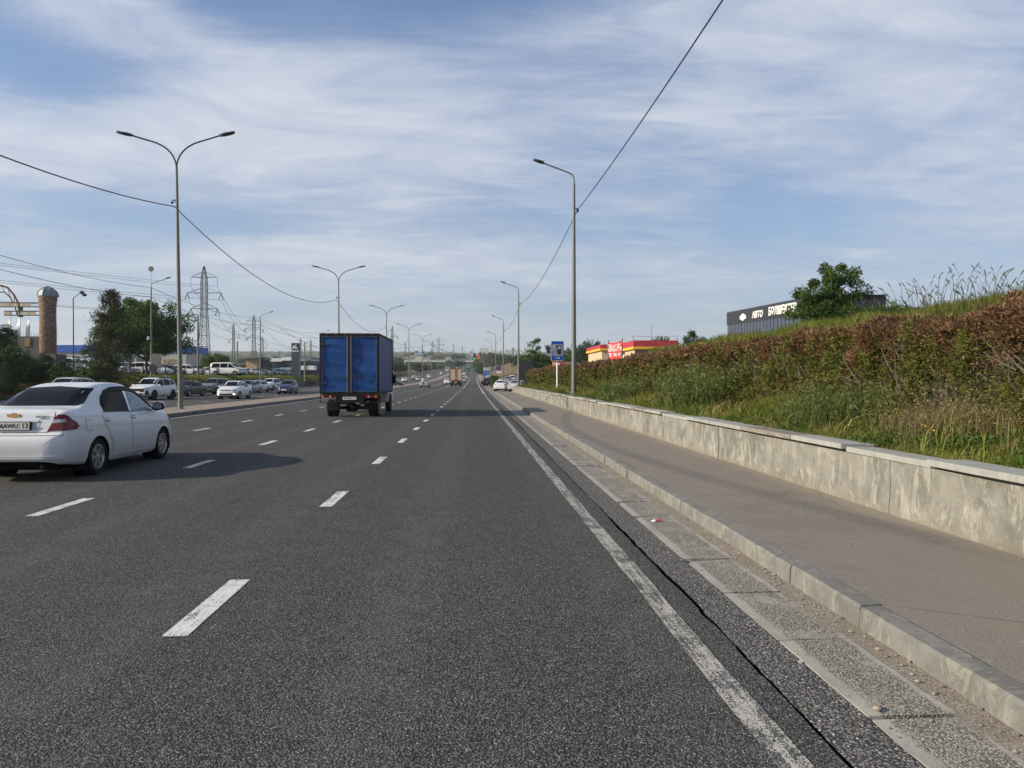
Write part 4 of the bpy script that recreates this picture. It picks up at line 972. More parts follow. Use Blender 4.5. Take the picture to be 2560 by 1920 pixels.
# an old angular minivan, the cream one in the opposite lanes
TYPES['minibus'] = dict(TYPES['van'], half=.90, smooth=1)
_proto = {}
def car(kind, colname, col, loc, rz, label, group=None, cat='car', lit=False, rim=None, lod=0, name=None, parts=True):
    """lod 0: near; 1: middle distance; 2: tiny"""
    key = (kind, colname, lit, lod, rim)
    if key not in _proto:
        sp = TYPES[kind]; pm = paint('paint_'+colname, col, metal=.0 if colname in ('white', 'cream') else .15, rough=.3)
        if kind not in _shells: _shells[kind] = Shell(sp, ds=.075)
        sh = _shells[kind]
        root = empty(name or {'suv': 'suv', 'van': 'passenger_van', 'minibus': 'minibus', 'hatch': 'hatchback', 'sedan': 'sedan'}[kind])
        bk = (kind, colname)
        if bk not in _bodies: _bodies[bk] = sh.mesh('body', pm)
        link_mesh('body', _bodies[bk], root)
        def P(nm, poly, axis, off, mat, **k):
            kk = (kind, nm, axis, mat.name, tuple(poly))
            if kk not in _pm: _pm[kk] = sh.patch(poly, axis, off, mat, nm, **k)
            return link_mesh(nm, _pm[kk], root)
        for sx in ('+x', '-x'):
            for w in sp['side']: P('side_window', w, sx, .006, M['glass'], res=.12)
            if lod == 0:
                for yy in (.12, -.85): P('handle', [(yy-.09, sp['side'][0][0][1]-.10), (yy+.07, sp['side'][0][0][1]-.10), (yy+.07, sp['side'][0][0][1]-.07), (yy-.09, sp['side'][0][0][1]-.07)], sx, .02, pm, rim=True, res=.2)
                P('sill_trim', [(-.86, sp['low'][2][1]+.01), (.86, sp['low'][2][1]+.01), (.86, sp['low'][2][1]+.11), (-.86, sp['low'][2][1]+.11)], sx, .012, M['black'] if kind == 'suv' else pm, res=.3)
                if kind == 'suv':
                    pass
        P('windscreen', sp['ws'], 'front', .006, M['glass'], res=.12); P('rear_window', sp['rw'], 'rear', .006, M['glass'], res=.12)
        for s_ in (1, -1):
            P('head_lamp', [(s_*a, b) for a, b in sp['hl']], 'front', .008, M['headlamp'], res=.1)
            P('tail_lamp', [(s_*a, b) for a, b in sp['tl']], 'rear', .008, M['redlamp'], res=.1)
            fx, fz = sp['fog']
            if lod < 2: P('fog_lamp', [(s_*(fx+.075*math.cos(a)), fz+.05*math.sin(a)) for a in [k*math.pi/4 for k in range(8)]], 'front', .010, M['litlamp'] if lit else M['headlamp'], res=.2)
            if lod < 2:
                zb = sp['side'][0][1][1]; yb = sp['side'][0][1][0]-.10; mb = MB(); hw = sp['half']-.04
                mb.box(min(s_*hw, s_*(hw+.20)), max(s_*hw, s_*(hw+.20)), yb, yb+.10, zb+.02, zb+.14)
                mb.build('mirror', pm if lod == 0 else M['black'], root)
        P('grille', sp['gr'], 'front', .008, M['black'], res=.12); P('lower_grille', sp['bump_f'], 'front', .008, M['black'], res=.12)
        for ax, z in (('front', sp['plate_f']), ('rear', sp['plate_r'])):
            pp = P('number_plate', [(-.26, z-.055), (.26, z-.055), (.26, z+.055), (-.26, z+.055)], ax, .025, M['plate'], res=.3)
        if kind == 'suv' and lod == 0:
            for s_ in (1, -1): P('bumper_blade', [(s_*a, b) for a, b in ((.62, .44), (.80, .40), (.74, .72), (.66, .74))], 'front', .02, M['black'], res=.1)
            for s_ in (1, -1): MB().box(s_*.62-.015, s_*.62+.015, -1.4, .15, 1.63, 1.69).build('roof_rail', M['pole_dark'], root)
        uk = (kind, 'under')
        if uk not in _pm: _pm[uk] = liner(sh, sp)
        link_mesh('underbody', _pm[uk], root)
        add_wheels(root, sp, {'dark': M['rim_dark'], 'cover': M['steelrim'], None: M['alloy']}[rim], 'cover' if rim == 'cover' else 'five')
        _proto[key] = root; o = root
    else:
        o = copy_tree(_proto[key])
        if name: o.name = name
    o.location = loc; o.rotation_euler = (0, 0, rz)
    tag(o, label, cat)
    if group: o['group'] = group
    elif 'group' in o.keys(): del o['group']
    return o
_shells = {}; _bodies = {}; _pm = {}
COLS = dict(white=(.66, .67, .68), silver=(.36, .37, .38), grey=(.12, .125, .13), black=(.012, .012, .014), blue=(.004, .014, .075), darkgreen=(.02, .05, .035),
            cream=(.52, .44, .28), red=(.25, .02, .015), beige=(.32, .28, .2), lightblue=(.22, .32, .42))
def C_(k, c, x, y, rz, label, group=None, **kw):
    z = kw.pop('z', None); z = float(road_h(y)) if z is None else z
    if math.cos(rz) < -.5 and 0: pass
    return car(k, c, COLS[c], (x, y, z), rz, label, group, **kw)
PI = math.pi
# oncoming carriageway (they face us)
C_('suv', 'white', -24.4, 57.6, PI-.10, 'white crossover with black grille facing us, oncoming behind the nearest double lamp post', lod=0, rim='dark')
C_('sedan', 'white', -19.1, 60.2, PI, 'white oncoming sedan with both fog lamps lit', lod=0, lit=True)
C_('hatch', 'blue', -19.6, 79.2, PI, 'small dark blue hatchback with round headlamps coming towards us', lod=0)
C_('sedan', 'black', -25.9, 68.6, PI-.12, 'black sedan partly hidden by the nearest double lamp post', lod=1, rim='cover')
C_('suv', 'grey', -26.6, 77.5, PI-.12, 'dark grey off-roader behind the black sedan on the oncoming side', lod=1)
C_('sedan', 'silver', -25.1, 84.0, PI-.08, 'grey sedan following behind the white sedan with lit fog lamps', lod=1)
C_('sedan', 'white', -26.8, 93.5, PI-.1, 'white sedan between the grey sedan and the small blue hatchback', lod=1, rim='dark')
C_('suv', 'white', -27.8, 103.0, PI-.1, 'white crossover mostly hidden behind the small blue hatchback', lod=1)
C_('suv', 'silver', -25.3, 47.6, PI, 'grey vehicle whose roof rack shows above the nearest white sedan', lod=1)
# far oncoming traffic right of the blue lorry
C_('sedan', 'silver', -21.2, 124, PI, 'grey sedan just right of the blue truck, on the oncoming side', lod=1)
C_('suv', 'white', -20.8, 138, PI, 'white car with a black grille behind the grey sedan near the blue truck', lod=1)
C_('sedan', 'white', -22.5, 152, PI, 'white sedan under the far lamp posts on the oncoming side', lod=1)
C_('van', 'silver', -23.5, 168, PI, 'silver van among the far oncoming cars', lod=1, cat='van')
C_('van', 'cream', -19.2, 133, PI-.05, 'cream and brown minibus on the oncoming side', lod=1, cat='minibus', name='minibus')
C_('sedan', 'black', -15.9, 146, -PI/2-.25, 'dark sedan turning across the median beyond the silver sedan', lod=1)
for i, (x, y, c, k) in enumerate(((-20, 215, 'white', 'sedan'), (-17.5, 236, 'silver', 'sedan'), (-21, 262, 'white', 'suv'), (-18, 300, 'white', 'sedan'), (-21, 345, 'silver', 'sedan'), (-17.5, 400, 'white', 'sedan'), (-20, 455, 'grey', 'sedan'), (-18, 510, 'white', 'van'), (-21, 560, 'white', 'sedan'))):
    C_(k, c, x, y, PI, 'tiny oncoming car far down the road towards the bridge', 'distant oncoming cars', lod=2)
# our side
C_('sedan', 'silver', xat(1063, 131), 131, -.03, 'silver sedan driving away beside the median, right of the blue truck', lod=0)
C_('sedan', 'white', xat(1119, 170), 170, 0, 'white sedan left of the orange and cream truck, driving away', lod=1)
C_('suv', 'silver', xat(1158, 195), 195, 0, 'silver car half hidden by the right side of the orange and cream truck', lod=1)
C_('sedan', 'white', xat(1163.5, 268), 268, 0, 'small white car ahead of the orange and cream truck', lod=1)
for i, (px, y, c, k) in enumerate(((1160.5, 385, 'white', 'sedan'), (1153.5, 470, 'silver', 'sedan'), (1150, 560, 'white', 'suv'), (1158, 600, 'silver', 'sedan'), (1145, 640, 'white', 'sedan'), (1183, 760, 'white', 'sedan'))):
    C_(k, c, xat(px, y), y, 0, 'tiny car driving away far down the road near the bridge', 'distant cars ahead', lod=2)
# parked at the bay on the right
C_('sedan', 'white', 3.55, 95.2, -.16, 'white sedan parked at the end of the retaining wall, seen from behind', lod=0)
C_('sedan', 'silver', 5.55, 92.6, -.36, 'silver car parked right of the white one, half behind the second right lamp post', lod=0)
C_('suv', 'black', xat(1223, 152), 152, -.25, 'black car parked beyond the bay with an open door', lod=1)
C_('sedan', 'silver', xat(1276, 150), 150, .0, 'grey sedan parked behind the two people by the bay', lod=1)
C_('van', 'white', xat(1223, 205), 205, 0, 'white van parked in front of the blue fronted truck', lod=1, cat='van')
C_('sedan', 'white', xat(1261, 170), 170, .3, 'white car parked left of the grey sedan beyond the bay', lod=1)
for i, (px, y, c, k, r_) in enumerate(((1266, 200, 'grey', 'suv', .2), (1272, 215, 'black', 'sedan', 0), (1280, 232, 'white', 'van', 0), (1286, 240, 'silver', 'sedan', .1), (1268, 225, 'white', 'sedan', .3))):
    C_(k, c, xat(px, y), y, r_, 'car parked on the far slope beyond the bay on the right', 'cars parked on the far slope', lod=2)

# ---- blue box truck
def box_truck(loc, label, panel, frame, side, length=5.05, w=2.38, cabcol='white', zb=.97, zt=3.40, detail=True, name='box_truck'):
    root = empty(name, loc, 0, label, 'truck')
    hw = w/2
    bx = MB().box(-hw+.03, hw-.03, .06, length-.03, zb+.02, zt-.02).build('cargo_box', side, root)
    fr = MB(); t = .075
    for sx in (-1, 1):
        for yy in (0, length-t):
            fr.box(sx*hw-(t if sx > 0 else 0), sx*hw+(0 if sx > 0 else t), yy, yy+t, zb, zt)
        fr.box(sx*hw-(t if sx > 0 else 0), sx*hw+(0 if sx > 0 else t), t, length-t, zt-.06, zt+.008)
        fr.box(sx*hw-(t if sx > 0 else 0), sx*hw+(0 if sx > 0 else t), t, length-t, zb-.01, zb+.07)
    fr.box(-hw+t, hw-t, 0, t, zt-.13, zt+.006); fr.box(-hw+t, hw-t, 0, t, zb-.10, zb+.06); fr.box(-hw+t, hw-t, length-t, length, zt-.08, zt+.006)
    fr.build('box_frame', frame, root)
    # two rear doors with dented sheet
    for sx in (-1, 1):
        x0, x1 = (.070, hw-.09) if sx > 0 else (-hw+.09, -.070)
        z0, z1 = zb+.09, zt-.14; nx, nz = 22, 34; vs = []; fs = []
        for j in range(nz+1):
            for i in range(nx+1):
                u, v = i/nx, j/nz; x = x0+(x1-x0)*u; z = z0+(z1-z0)*v
                e_ = min(1, min(u, 1-u)*9, min(v, 1-v)*9)
                d = (float(vnoise(x*1.1, z*2.2+x*.8, 20+sx, 1.3))-.5)*.075+(float(vnoise(x+5, z*3+x*1.4, 30+sx, 2.2))-.5)*.035+.010*math.sin(z*7+x*3)
                vs.append((x, .030+d*e_*(1 if detail else .3), z))
        for j in range(nz):
            for i in range(nx): a = j*(nx+1)+i; fs.append((a, a+1, a+nx+2, a+nx+1))
        dr = MB().add(vs, fs).build('rear_door', panel, root, 80)
        b = MB()
        b.box(x0-.010, x0+.010, -.012, .02, z0-.02, z1+.02); b.box(x1-.010, x1+.010, -.012, .02, z0-.02, z1+.02)
        b.box(x0, x1, -.010, .02, z1, z1+.02); b.box(x0, x1, -.010, .02, z0-.02, z0)
        b.build('door_rim', M['pylon'] if detail else frame, dr)
        xc = .045*sx
        MB().tube([(xc+.03*sx, -.03, z0-.06), (xc+.03*sx, -.03, z1+.06)], .014, 8).build('lock_rod', M['galv'] if detail else frame, dr)
        if detail:
            for z in (z0+.32, z1-.30):
                MB().box(min(sx*(hw-.02), sx*(hw-.30)), max(sx*(hw-.02), sx*(hw-.30)), -.035, -.008, z-.02, z+.02).build('hinge', M['pole_dark'], dr)
            hnd = MB(); hx = sx*.10
            hnd.tube([(hx, -.04, z0+.56), (hx+sx*.18, -.06, z0+.54), (hx+sx*.36, -.05, z0+.56), (hx+sx*.38, -.04, z0+.66)], .016, 6)
            if sx > 0: hnd.tube([(hx, -.04, z0+.62), (hx+.20, -.05, z0+.64), (hx+.36, -.05, z0+.66)], .014, 6)
            hnd.build('latch_handle', M['pole_dark'], dr)
    if detail:
        MB().box(-.055, .055, -.01, .03, zb+.07, zt-.14).build('centre_post', M['pole_dark'], root)
        for k in range(6): MB().box(-.9+k*.36-.015, -.9+k*.36+.015, -.012, .0, zt-.05, zt-.02).build('marker_rivet', M['chrome'], root)
        for k in range(5): MB().box(hw+.001, hw+.016, .25+k*.9, .31+k*.9, zb-.045, zb-.005).build('marker_lamp', M['orangelamp'], root)
    # rear beam, lamps, plate, flaps
    MB().box(-.55, .55, .02, .10, .60, .88).build('rear_beam', M['black'], root)
    MB().box(-hw+.02, hw-.06, .14, .20, .60, .64).build('under_run_bar', M['pole_dark'], root)
    for sx in (-1, 1):
        MB().box(sx*(hw-.025)-.02, sx*(hw-.025)+.02, .03, .07, .58, zb).build('side_bracket', M['pole_dark'], root)
        lm = MB().box(min(sx*.60, sx*1.10), max(sx*.60, sx*1.10), -.01, .06, .79, .90).build('tail_lamp', M['redlamp'], root)
        MB().box(min(sx*.73, sx*.80), max(sx*.73, sx*.80), -.018, -.008, .80, .89).build('lens', M['clearlamp'], lm)
        MB().box(min(sx*1.02, sx*1.10), max(sx*1.02, sx*1.10), -.018, -.008, .80, .89).build('lens', M['orangelamp'], lm)
        MB().box(min(sx*.52, sx*.98), max(sx*.52, sx*.98), .42, .44, .30, .58).build('mud_flap', M['black'], root)
    pl = MB().box(-.27, .27, .0, .012, .72, .84).build('number_plate', M['plate'], root)
    if detail: link_mesh('lettering', text_mesh('lettering', '452 KZL 17', .10, M['ink'], .002, .0015, .92), pl, (0, -.0015, .782), (math.pi/2, 0, 0))
    # chassis and axle
    ch = MB()
    for sx in (-1, 1): ch.box(sx*.38-.04, sx*.38+.04, .1, length+1.4, .62, .80)
    for k in range(5): ch.box(-.42, .42, .3+k*1.1, .40+k*1.1, .64, .78)
    ch.tube([(-.75, 1.15, .36), (-.15, 1.15, .36), (.15, 1.15, .36), (.75, 1.15, .36)], [.06, .07, .07, .06], 10); ch.lathe([(.02, -.16), (.16, -.08), (.19, 0), (.16, .08), (.02, .16)], 14, 'Y', (0, 1.12, .37))
    ch.tube([(.1, 1.2, .42), (.15, 3.5, .55)], .04, 8); ch.box(-.85, -.45, 2.6, 3.4, .45, .85); ch.box(.50, .85, 2.3, 3.2, .45, .80)
    ch.box(-.9, .9, .5, .56, .84, .95)
    ch.build('chassis', M['under'], root)
    ty, ri = wheel_meshes(.36, .20, M['steelrim'], 'cover')
    for y in (1.15, length+.62):
        for sx in (-1, 1):
            for dx in ((.74, .96) if y < 2 else (.90,)):
                wv = link_mesh('wheel', ty, root, (sx*dx, y, .36), (0, 0, 0 if sx > 0 else PI)); link_mesh('rim', ri, wv)
    # cab
    pm = paint('paint_'+cabcol, COLS[cabcol]); y0 = length+.06
    prof = [(y0, .55), (y0, 2.0), (y0+.15, 2.12), (y0+.85, 2.10), (y0+1.05, 2.0), (y0+1.55, 1.35), (y0+2.1, 1.12), (y0+2.22, .95), (y0+2.25, .45), (y0+.1, .45)]
    cabm = MB().prism(prof, -.98, .98, lambda a, b, c: (c, a, b)).build('cab', pm, root, 30)
    bev = cabm.modifiers.new('round', 'BEVEL'); bev.width = .07; bev.segments = 3; bev.limit_method = 'ANGLE'; bev.angle_limit = R(25)
    for sx in (-1, 1):
        MB().box(min(sx*.975, sx*.99), max(sx*.975, sx*.99), y0+.25, y0+1.1, 1.30, 1.90).build('side_window', M['glass'], root)
        MB().box(sx*1.02-.05, sx*1.02+.05+sx*.12, y0+1.15, y0+1.25, 1.35, 1.75).build('mirror', M['black'], root)
        MB().lathe([(.46, -.10), (.46, .10)], 20, 'X', (sx*.93, length+.62, .40)).build('wheel_arch', M['black'], root)
    MB().add([(-.88, y0+1.08, 1.98), (.88, y0+1.08, 1.98), (.92, y0+1.56, 1.38), (-.92, y0+1.56, 1.38)], [(0, 1, 2, 3)]).build('windscreen', M['glass'], root)
    return root
tb = plain('blue_tarp_sheet', (.008, .058, .205), .42, var=.10, nscale=1.6, spec=.35)
tbs = plain('blue_side_panel', (.035, .068, .21), .5, var=.06, nscale=.8, spec=.2)
bt = box_truck((-5.02, 30.15, 0), 'blue box truck with dented rear doors driving ahead in the second lane', tb, plain('black_box_frame', (.014, .014, .016), .6, spec=.15), tbs)
bt.rotation_euler.z = 0
ct = plain('cream_door_sheet', (.52, .42, .30), .5, var=.12, nscale=2); ot = plain('brick_orange_frame', (.27, .06, .035), .5)
zt_ = zat(920.5, 146, 1139)-float(road_h(146))
bt2 = box_truck((xat(1139, 146), 146, float(road_h(146))), 'cream and brick orange box truck farther ahead on the road', ct, ot, ct, length=6.4, w=2.5, zb=1.15, zt=zt_, detail=False)
# green buses far ahead
def bus(px, y, label):
    root = empty('city_bus', (xat(px, y), y, float(road_h(y))), 0, label, 'bus')
    g = plain('green_bus_paint', (.06, .33, .12), .4)
    o = MB().box(-1.25, 1.25, 0, 10, .35, 3.0).build('body', g, root); bv = o.modifiers.new('round', 'BEVEL'); bv.width = .15; bv.segments = 2
    MB().box(-1.1, 1.1, -.02, 0.02, 1.5, 2.5).build('rear_window', M['glass'], root); MB().box(-.5, .5, -.03, .02, .5, 1.2).build('engine_grille', M['black'], root)
    for sx in (-1, 1):
        MB().box(min(sx*1.24, sx*1.27), max(sx*1.24, sx*1.27), .5, 9.3, 1.5, 2.4).build('side_window', M['glass'], root)
        MB().box(min(sx*1.0, sx*1.2), max(sx*1.0, sx*1.2), -.03, .02, .7, 1.2).build('tail_lamp', M['redlamp'], root)
        for yy in (2.2, 7.6): MB().lathe([(.48, -.14), (.48, .14)], 20, 'X', (sx*1.1, yy, .48)).build('wheel', M['rubber'], root)
bus(1170, 520, 'nearer of two green buses near the bridge'); bus(1175.5, 810, 'farther green bus seen beneath the bridge')
# blue fronted lorry parked on the right near the bridge
def parked_lorry():
    y = 300; root = empty('lorry', (xat(1217, y), y, float(road_h(y))), 0, 'blue truck with a pale load box parked on the right near the bridge', 'truck')
    MB().box(-1.3, 1.3, 0, 6, .9, 3.2).build('cargo_box', plain('bright_blue_tarp', (.03, .12, .42), .6), root)
    MB().box(-1.3, 1.3, 3, 8, 3.22, 4.4).build('load', plain('pale_load', (.5, .42, .36), .8), root)
    MB().box(-1.15, 1.15, 6.2, 8, .6, 2.6).build('cab', M['white'], root)
    for sx in (-1, 1):
        for yy in (1.5, 7): MB().lathe([(.45, -.13), (.45, .13)], 16, 'X', (sx*1.05, yy, .45)).build('wheel', M['rubber'], root)
parked_lorry()
# ------------------------------------------------------------------ lamp posts
def pole_mb(h, r0, r1, n=8): return MB().tube([(0, 0, 0), (0, 0, h*.5), (0, 0, h)], [r0, (r0+r1)/2, r1], n)
def lamp_head(mb, p, d, L=.62, w=.15):
    """flat lantern continuing in direction d from p"""
    d = Vector(d).normalized(); s = Vector((0, 1, 0)); u = s.cross(d).normalized()
    if u.z < 0: u = -u
    prof = [(0, .045), (.12, .07), (.30, w), (.60, w*1.05), (.85, w*.8), (1.0, w*.25)]
    rings = []
    for k, (t, ww) in enumerate(prof):
        c = Vector(p)+d*(t*L); th = .05+.02*(t < .4)
        rings += [c+s*ww-u*.01, c+s*ww*.6+u*th, c-s*ww*.6+u*th, c-s*ww-u*.01, c-s*ww*.8-u*.05, c+s*ww*.8-u*.05]
    n = len(prof); fs = []
    for k in range(n-1):
        for i in range(6): fs.append((k*6+i, k*6+(i+1) % 6, (k+1)*6+(i+1) % 6, (k+1)*6+i))
    fs += [tuple(range(6))[::-1], tuple((n-1)*6+i for i in range(6))]
    return mb.add(rings, fs)
def bez(p0, p1, p2, p3, n=12):
    out = []
    for k in range(n+1):
        t = k/n; out.append(tuple(sum(c*(Vector(p)[i]) for c, p in zip(((1-t)**3, 3*t*(1-t)**2, 3*t*t*(1-t), t**3), (p0, p1, p2, p3))) for i in range(3)))
    return out
def make_double():
    root = empty('double_street_lamp')
    pole_mb(11.35, .115, .055, 10).build('pole', M['galv'], root, 60)
    MB().box(-.16, .16, -.16, .16, 0, .02).build('base_plate', M['galv'], root)
    for sx in (-1, 1):
        pts = bez((0, 0, 11.3), (sx*.06, 0, 12.0), (sx*.55, 0, 12.35), (sx*1.15, 0, 12.52))+[(sx*1.75, 0, 12.70), (sx*2.05, 0, 12.80)]
        arm = MB().tube(pts, .038, 8).build('arm', M['pole_dark'], root, 60)
        lamp_head(MB(), (sx*2.0, 0, 12.78), (sx*1, 0, .24), .72).build('lamp_head', M['pole_dark'], arm, 40)
    b = MB(); b.box(-.22, -.05, -.03, .03, 9.75, 9.79); b.tube([(-.06, 0, 9.72), (-.24, 0, 9.62)], .02, 6); b.lathe([(.02, -.06), (.045, -.05), (.045, .04), (.02, .06)], 8, 'Z', (-.24, 0, 9.66))
    b.build('cable_bracket', M['black'], root); return root
def make_single(sx=-1):
    root = empty('street_lamp')
    pole_mb(10.2, .125, .06, 10).build('pole', M['galv'], root, 60)
    pts = [(0, 0, 10.15)]+bez((0, 0, 10.25), (0, 0, 10.55), (sx*.05, 0, 10.62), (sx*.25, 0, 10.70), 6)+[(sx*1.5, 0, 11.15)]
    arm = MB().tube(pts, .035, 8).build('arm', M['galv'], root, 60)
    lamp_head(MB(), (sx*1.42, 0, 11.13), (sx*1, 0, .33), .52, .12).build('lamp_head', M['pole_dark'], arm, 40)
    b = MB(); b.tube([(0, 0, 9.1), (.16, 0, 9.0)], .025, 6); b.lathe([(.03, -.09), (.055, -.06), (.055, .06), (.03, .09)], 8, 'Z', (.17, 0, 8.95)); b.build('cable_bracket', M['black'], root)
    return root
dbl = make_double(); sgl = make_single()
D_Y = [35.4-40.8, 35.4]+[35.4+40.8*k for k in range(1, 14)]
words_d = ['double lamp post standing on the median nearest to us', 'second double lamp post on the median, above the blue truck', 'third double lamp post on the median, right of the blue truck',
           'fourth double lamp post on the median, foot visible beside the silver sedan', 'fifth double lamp post on the median', 'sixth double lamp post on the median']
dblist = []
for i, y in enumerate(D_Y):
    o = dbl if i == 0 else copy_tree(dbl)
    o.location = (-13.72, y, float(road_h(y))+.15); o.rotation_euler = (0, R(-.8) if i == 1 else R(random.uniform(-.3, .3)), 0)
    lb = 'double lamp post on the median behind the camera' if i == 0 else (words_d[i-1] if i-1 < len(words_d) else 'small distant double lamp post on the median')
    tag(o, lb, 'lamp post', 'double lamp posts along the median' if i < 7 else 'distant double lamp posts on the median'); dblist.append(o)
S_Y = [36.0-45, 36.0]+[36+45*k for k in range(1, 13)]
words_s = ['tall lamp post right of the road, behind the retaining wall', 'second lamp post on the right, at the end of the retaining wall', 'third lamp post on the right beyond the parked cars',
           'fourth lamp post on the right beside the clipped bush', 'fifth lamp post on the right beyond the bush', 'sixth lamp post on the right']
for i, y in enumerate(S_Y):
    o = sgl if i == 0 else copy_tree(sgl)
    z = .45 if y < 83 else 0.0
    o.location = (4.88 if i < 3 else 5.0, y, float(road_h(y))+z); o.scale = (1.04, 1.04, 1.045 if i < 3 else 1.09)
    lb = 'right hand lamp post behind the camera' if i == 0 else (words_s[i-1] if i-1 < len(words_s) else 'small distant lamp post on the right')
    tag(o, lb, 'lamp post', 'lamp posts along the right side' if i < 7 else 'distant lamp posts on the right')
for i, (px, y) in enumerate(((378.6, 79), (651, 118), (801, 158), (868, 199), (920, 240))):
    o = copy_tree(sgl); o.location = (xat(px, y), y, float(terr(xat(px, y), y))-.4+(1.2 if i == 0 else 1.0)*.2); o.rotation_euler = (0, 0, PI)
    tag(o, ['left side lamp post beside the round crowned tree', 'left side lamp post beside the white van in the car park', 'left side lamp post just left of the blue truck', 'left side lamp post hidden behind the blue truck', 'left side lamp post beyond the blue truck'][i], 'lamp post', 'lamp posts along the left side')
    if i == 0:
        MB().tube([(0, 0, 10), (0, 0, 12.0)], .02, 5).build('mast', M['galv'], o)
        MB().lathe([(.27, -.02), (.27, .02)], 20, 'Y', (0, 0, 12.1)).build('disc', M['galv'], o)
        MB().lathe([(.02, -.2), (.14, -.15), (.14, .15), (.02, .2)], 10, 'Z', (.28, 0, 5.2)).build('camera_dome', M['white'], o)
# old twin head lamp near the brick tower
def twin_old():
    y = 72; x = xat(184, y); z = float(terr(x, y)); t = zat(728, y, 184)
    root = empty('old_street_lamp', (x, y, z-.1), 0, 'thin dark lamp post with two drooping heads right of the brick tower', 'lamp post'); h = t-z
    MB().tube([(0, 0, 0), (0, 0, h-.6), (.1, 0, h-.45), (.75, 0, h-.02)], [.06, .045, .035, .03], 8).build('pole', M['pole_dark'], root)
    for dx, dz in ((.72, .0), (.95, -.22)):
        MB().lathe([(.03, -.25), (.13, -.18), (.16, 0), (.10, .14), (.02, .2)], 10, 'X', (dx+.1, 0, h+dz-.02)).build('lamp_head', M['pole_dark'], root)
twin_old()
# ---- wires
def wire(a, b, sag, r=.014, n=24):
    a, b = Vector(a), Vector(b); pts = []
    for k in range(n+1):
        t = k/n; p = a.lerp(b, t); p.z -= sag*4*t*(1-t); pts.append(p)
    return pts
def cable(name, pts, r, label, group=None, parent=None):
    o = MB().tube(pts, r, 5).build(name, M['cable'], parent)
    if label: tag(o, label, 'cable', group)
    return o
for i in range(0, 7):
    y0, y1 = D_Y[i], D_Y[i+1]; z0, z1 = float(road_h(y0))+9.62, float(road_h(y1))+9.62
    cable('overhead_cable', wire((-13.98, y0, z0), (-13.98, y1, z1), 1.7), .022 if i < 2 else .02, ['black cable from the nearest double lamp post towards the camera at upper left', 'black cable sagging between the first and second double lamp posts', 'black cable sagging between the second and third double lamp posts'][i] if i < 3 else 'thin cable sagging between distant double lamp posts', 'cables along the median')
    y0, y1 = S_Y[i], S_Y[i+1]; xo = .17
    cable('overhead_cable', wire((5.06, y0, float(road_h(y0))+9.82), (5.06, y1, float(road_h(y1))+9.82), .55 if i == 0 else .8), .018, ['black cable rising from the right lamp post to the top edge of the picture', 'black cable sagging between the first and second right lamp posts', 'black cable sagging between the second and third right lamp posts'][i] if i < 3 else 'thin cable between distant right lamp posts', 'cables along the right side')
# left lamp row wires
LL = [(-33.5, 38), (xat(378.6, 79), 79), (xat(651, 118), 118), (xat(801, 158), 158), (xat(868, 199), 199)]
for i in range(4):
    for dz, nm in ((10.9, 'upper'), (9.9, 'lower')):
        a, b = LL[i], LL[i+1]
        cable('overhead_cable', wire((a[0], a[1], dz+.2), (b[0], b[1], dz+.2+float(road_h(b[1]))), .8), .02, f'{nm} cable between left side lamp posts, span {["nearest", "second", "third", "fourth"][i]} to us', 'cables along the left side')

# ------------------------------------------------------------------ pylons and utility poles
def bar(mb, a, b, r): return mb.tube([a, b], r, 4, cap=False)
def make_pylon(H=34, wb=3.4, wt=1.6, lean=True, arms=((.90, 4.1), (.755, 5.2), (.61, 4.1)), kind='both', r=.10):
    root = empty('electricity_pylon'); mb = MB(); hw = lambda t: (wb/2*(1-t/.60)+wt/2*(t/.60)) if t < .60 else (wt/2 if t < .88 else wt/2*(1-(t-.88)/.12*.78))
    lv = [0, .14, .26, .36, .45, .53, .60, .66, .72, .78, .84, .90, .95, 1.0]
    for a, b in zip(lv[:-1], lv[1:]):
        wa, wb_ = hw(a), hw(b); A = [(sx*wa, sy*wa, a*H) for sx, sy in ((-1, -1), (1, -1), (1, 1), (-1, 1))]; B = [(sx*wb_, sy*wb_, b*H) for sx, sy in ((-1, -1), (1, -1), (1, 1), (-1, 1))]
        for k in range(4):
            bar(mb, A[k], B[k], r); bar(mb, A[k], B[(k+1) % 4], r*.55); bar(mb, A[(k+1) % 4], B[k], r*.55); bar(mb, B[k], B[(k+1) % 4], r*.6)
    mb.build('lattice', M['pylon'], root)
    for i, (t, L) in enumerate(arms):
        for sx in (-1, 1):
            if kind == 'one' and (i+(sx > 0)) % 2: continue
            a = MB(); w = hw(t)
            for sy in (-1, 1):
                bar(a, (sx*w, sy*w, t*H), (sx*L, 0, t*H), r*.7); bar(a, (sx*w, sy*w*.7, (t+.045)*H), (sx*L, 0, t*H), r*.55)
            am = a.build('crossarm', M['pylon'], root)
            ins = MB()
            if i == 0: ins.tube([(sx*L, 0, t*H), (sx*L, 0, t*H-2.9)], r*.5, 5)
            else:
                ins.tube([(sx*L, 0, t*H), (sx*L-.55, -.5, t*H-2.2)], r*1.1, 5); ins.tube([(sx*L, 0, t*H), (sx*L+.55, .5, t*H-2.2)], r*1.1, 5)
            ins.build('insulator', M['black'], am)
    return root
py1 = make_pylon(); pyn = make_pylon(H=34, kind='both', r=.13)
pyo = make_pylon(H=34, wb=2.6, wt=1.3, kind='one', r=.13, arms=((.90, 3.0), (.78, 3.6), (.66, 3.0)))
used = {}
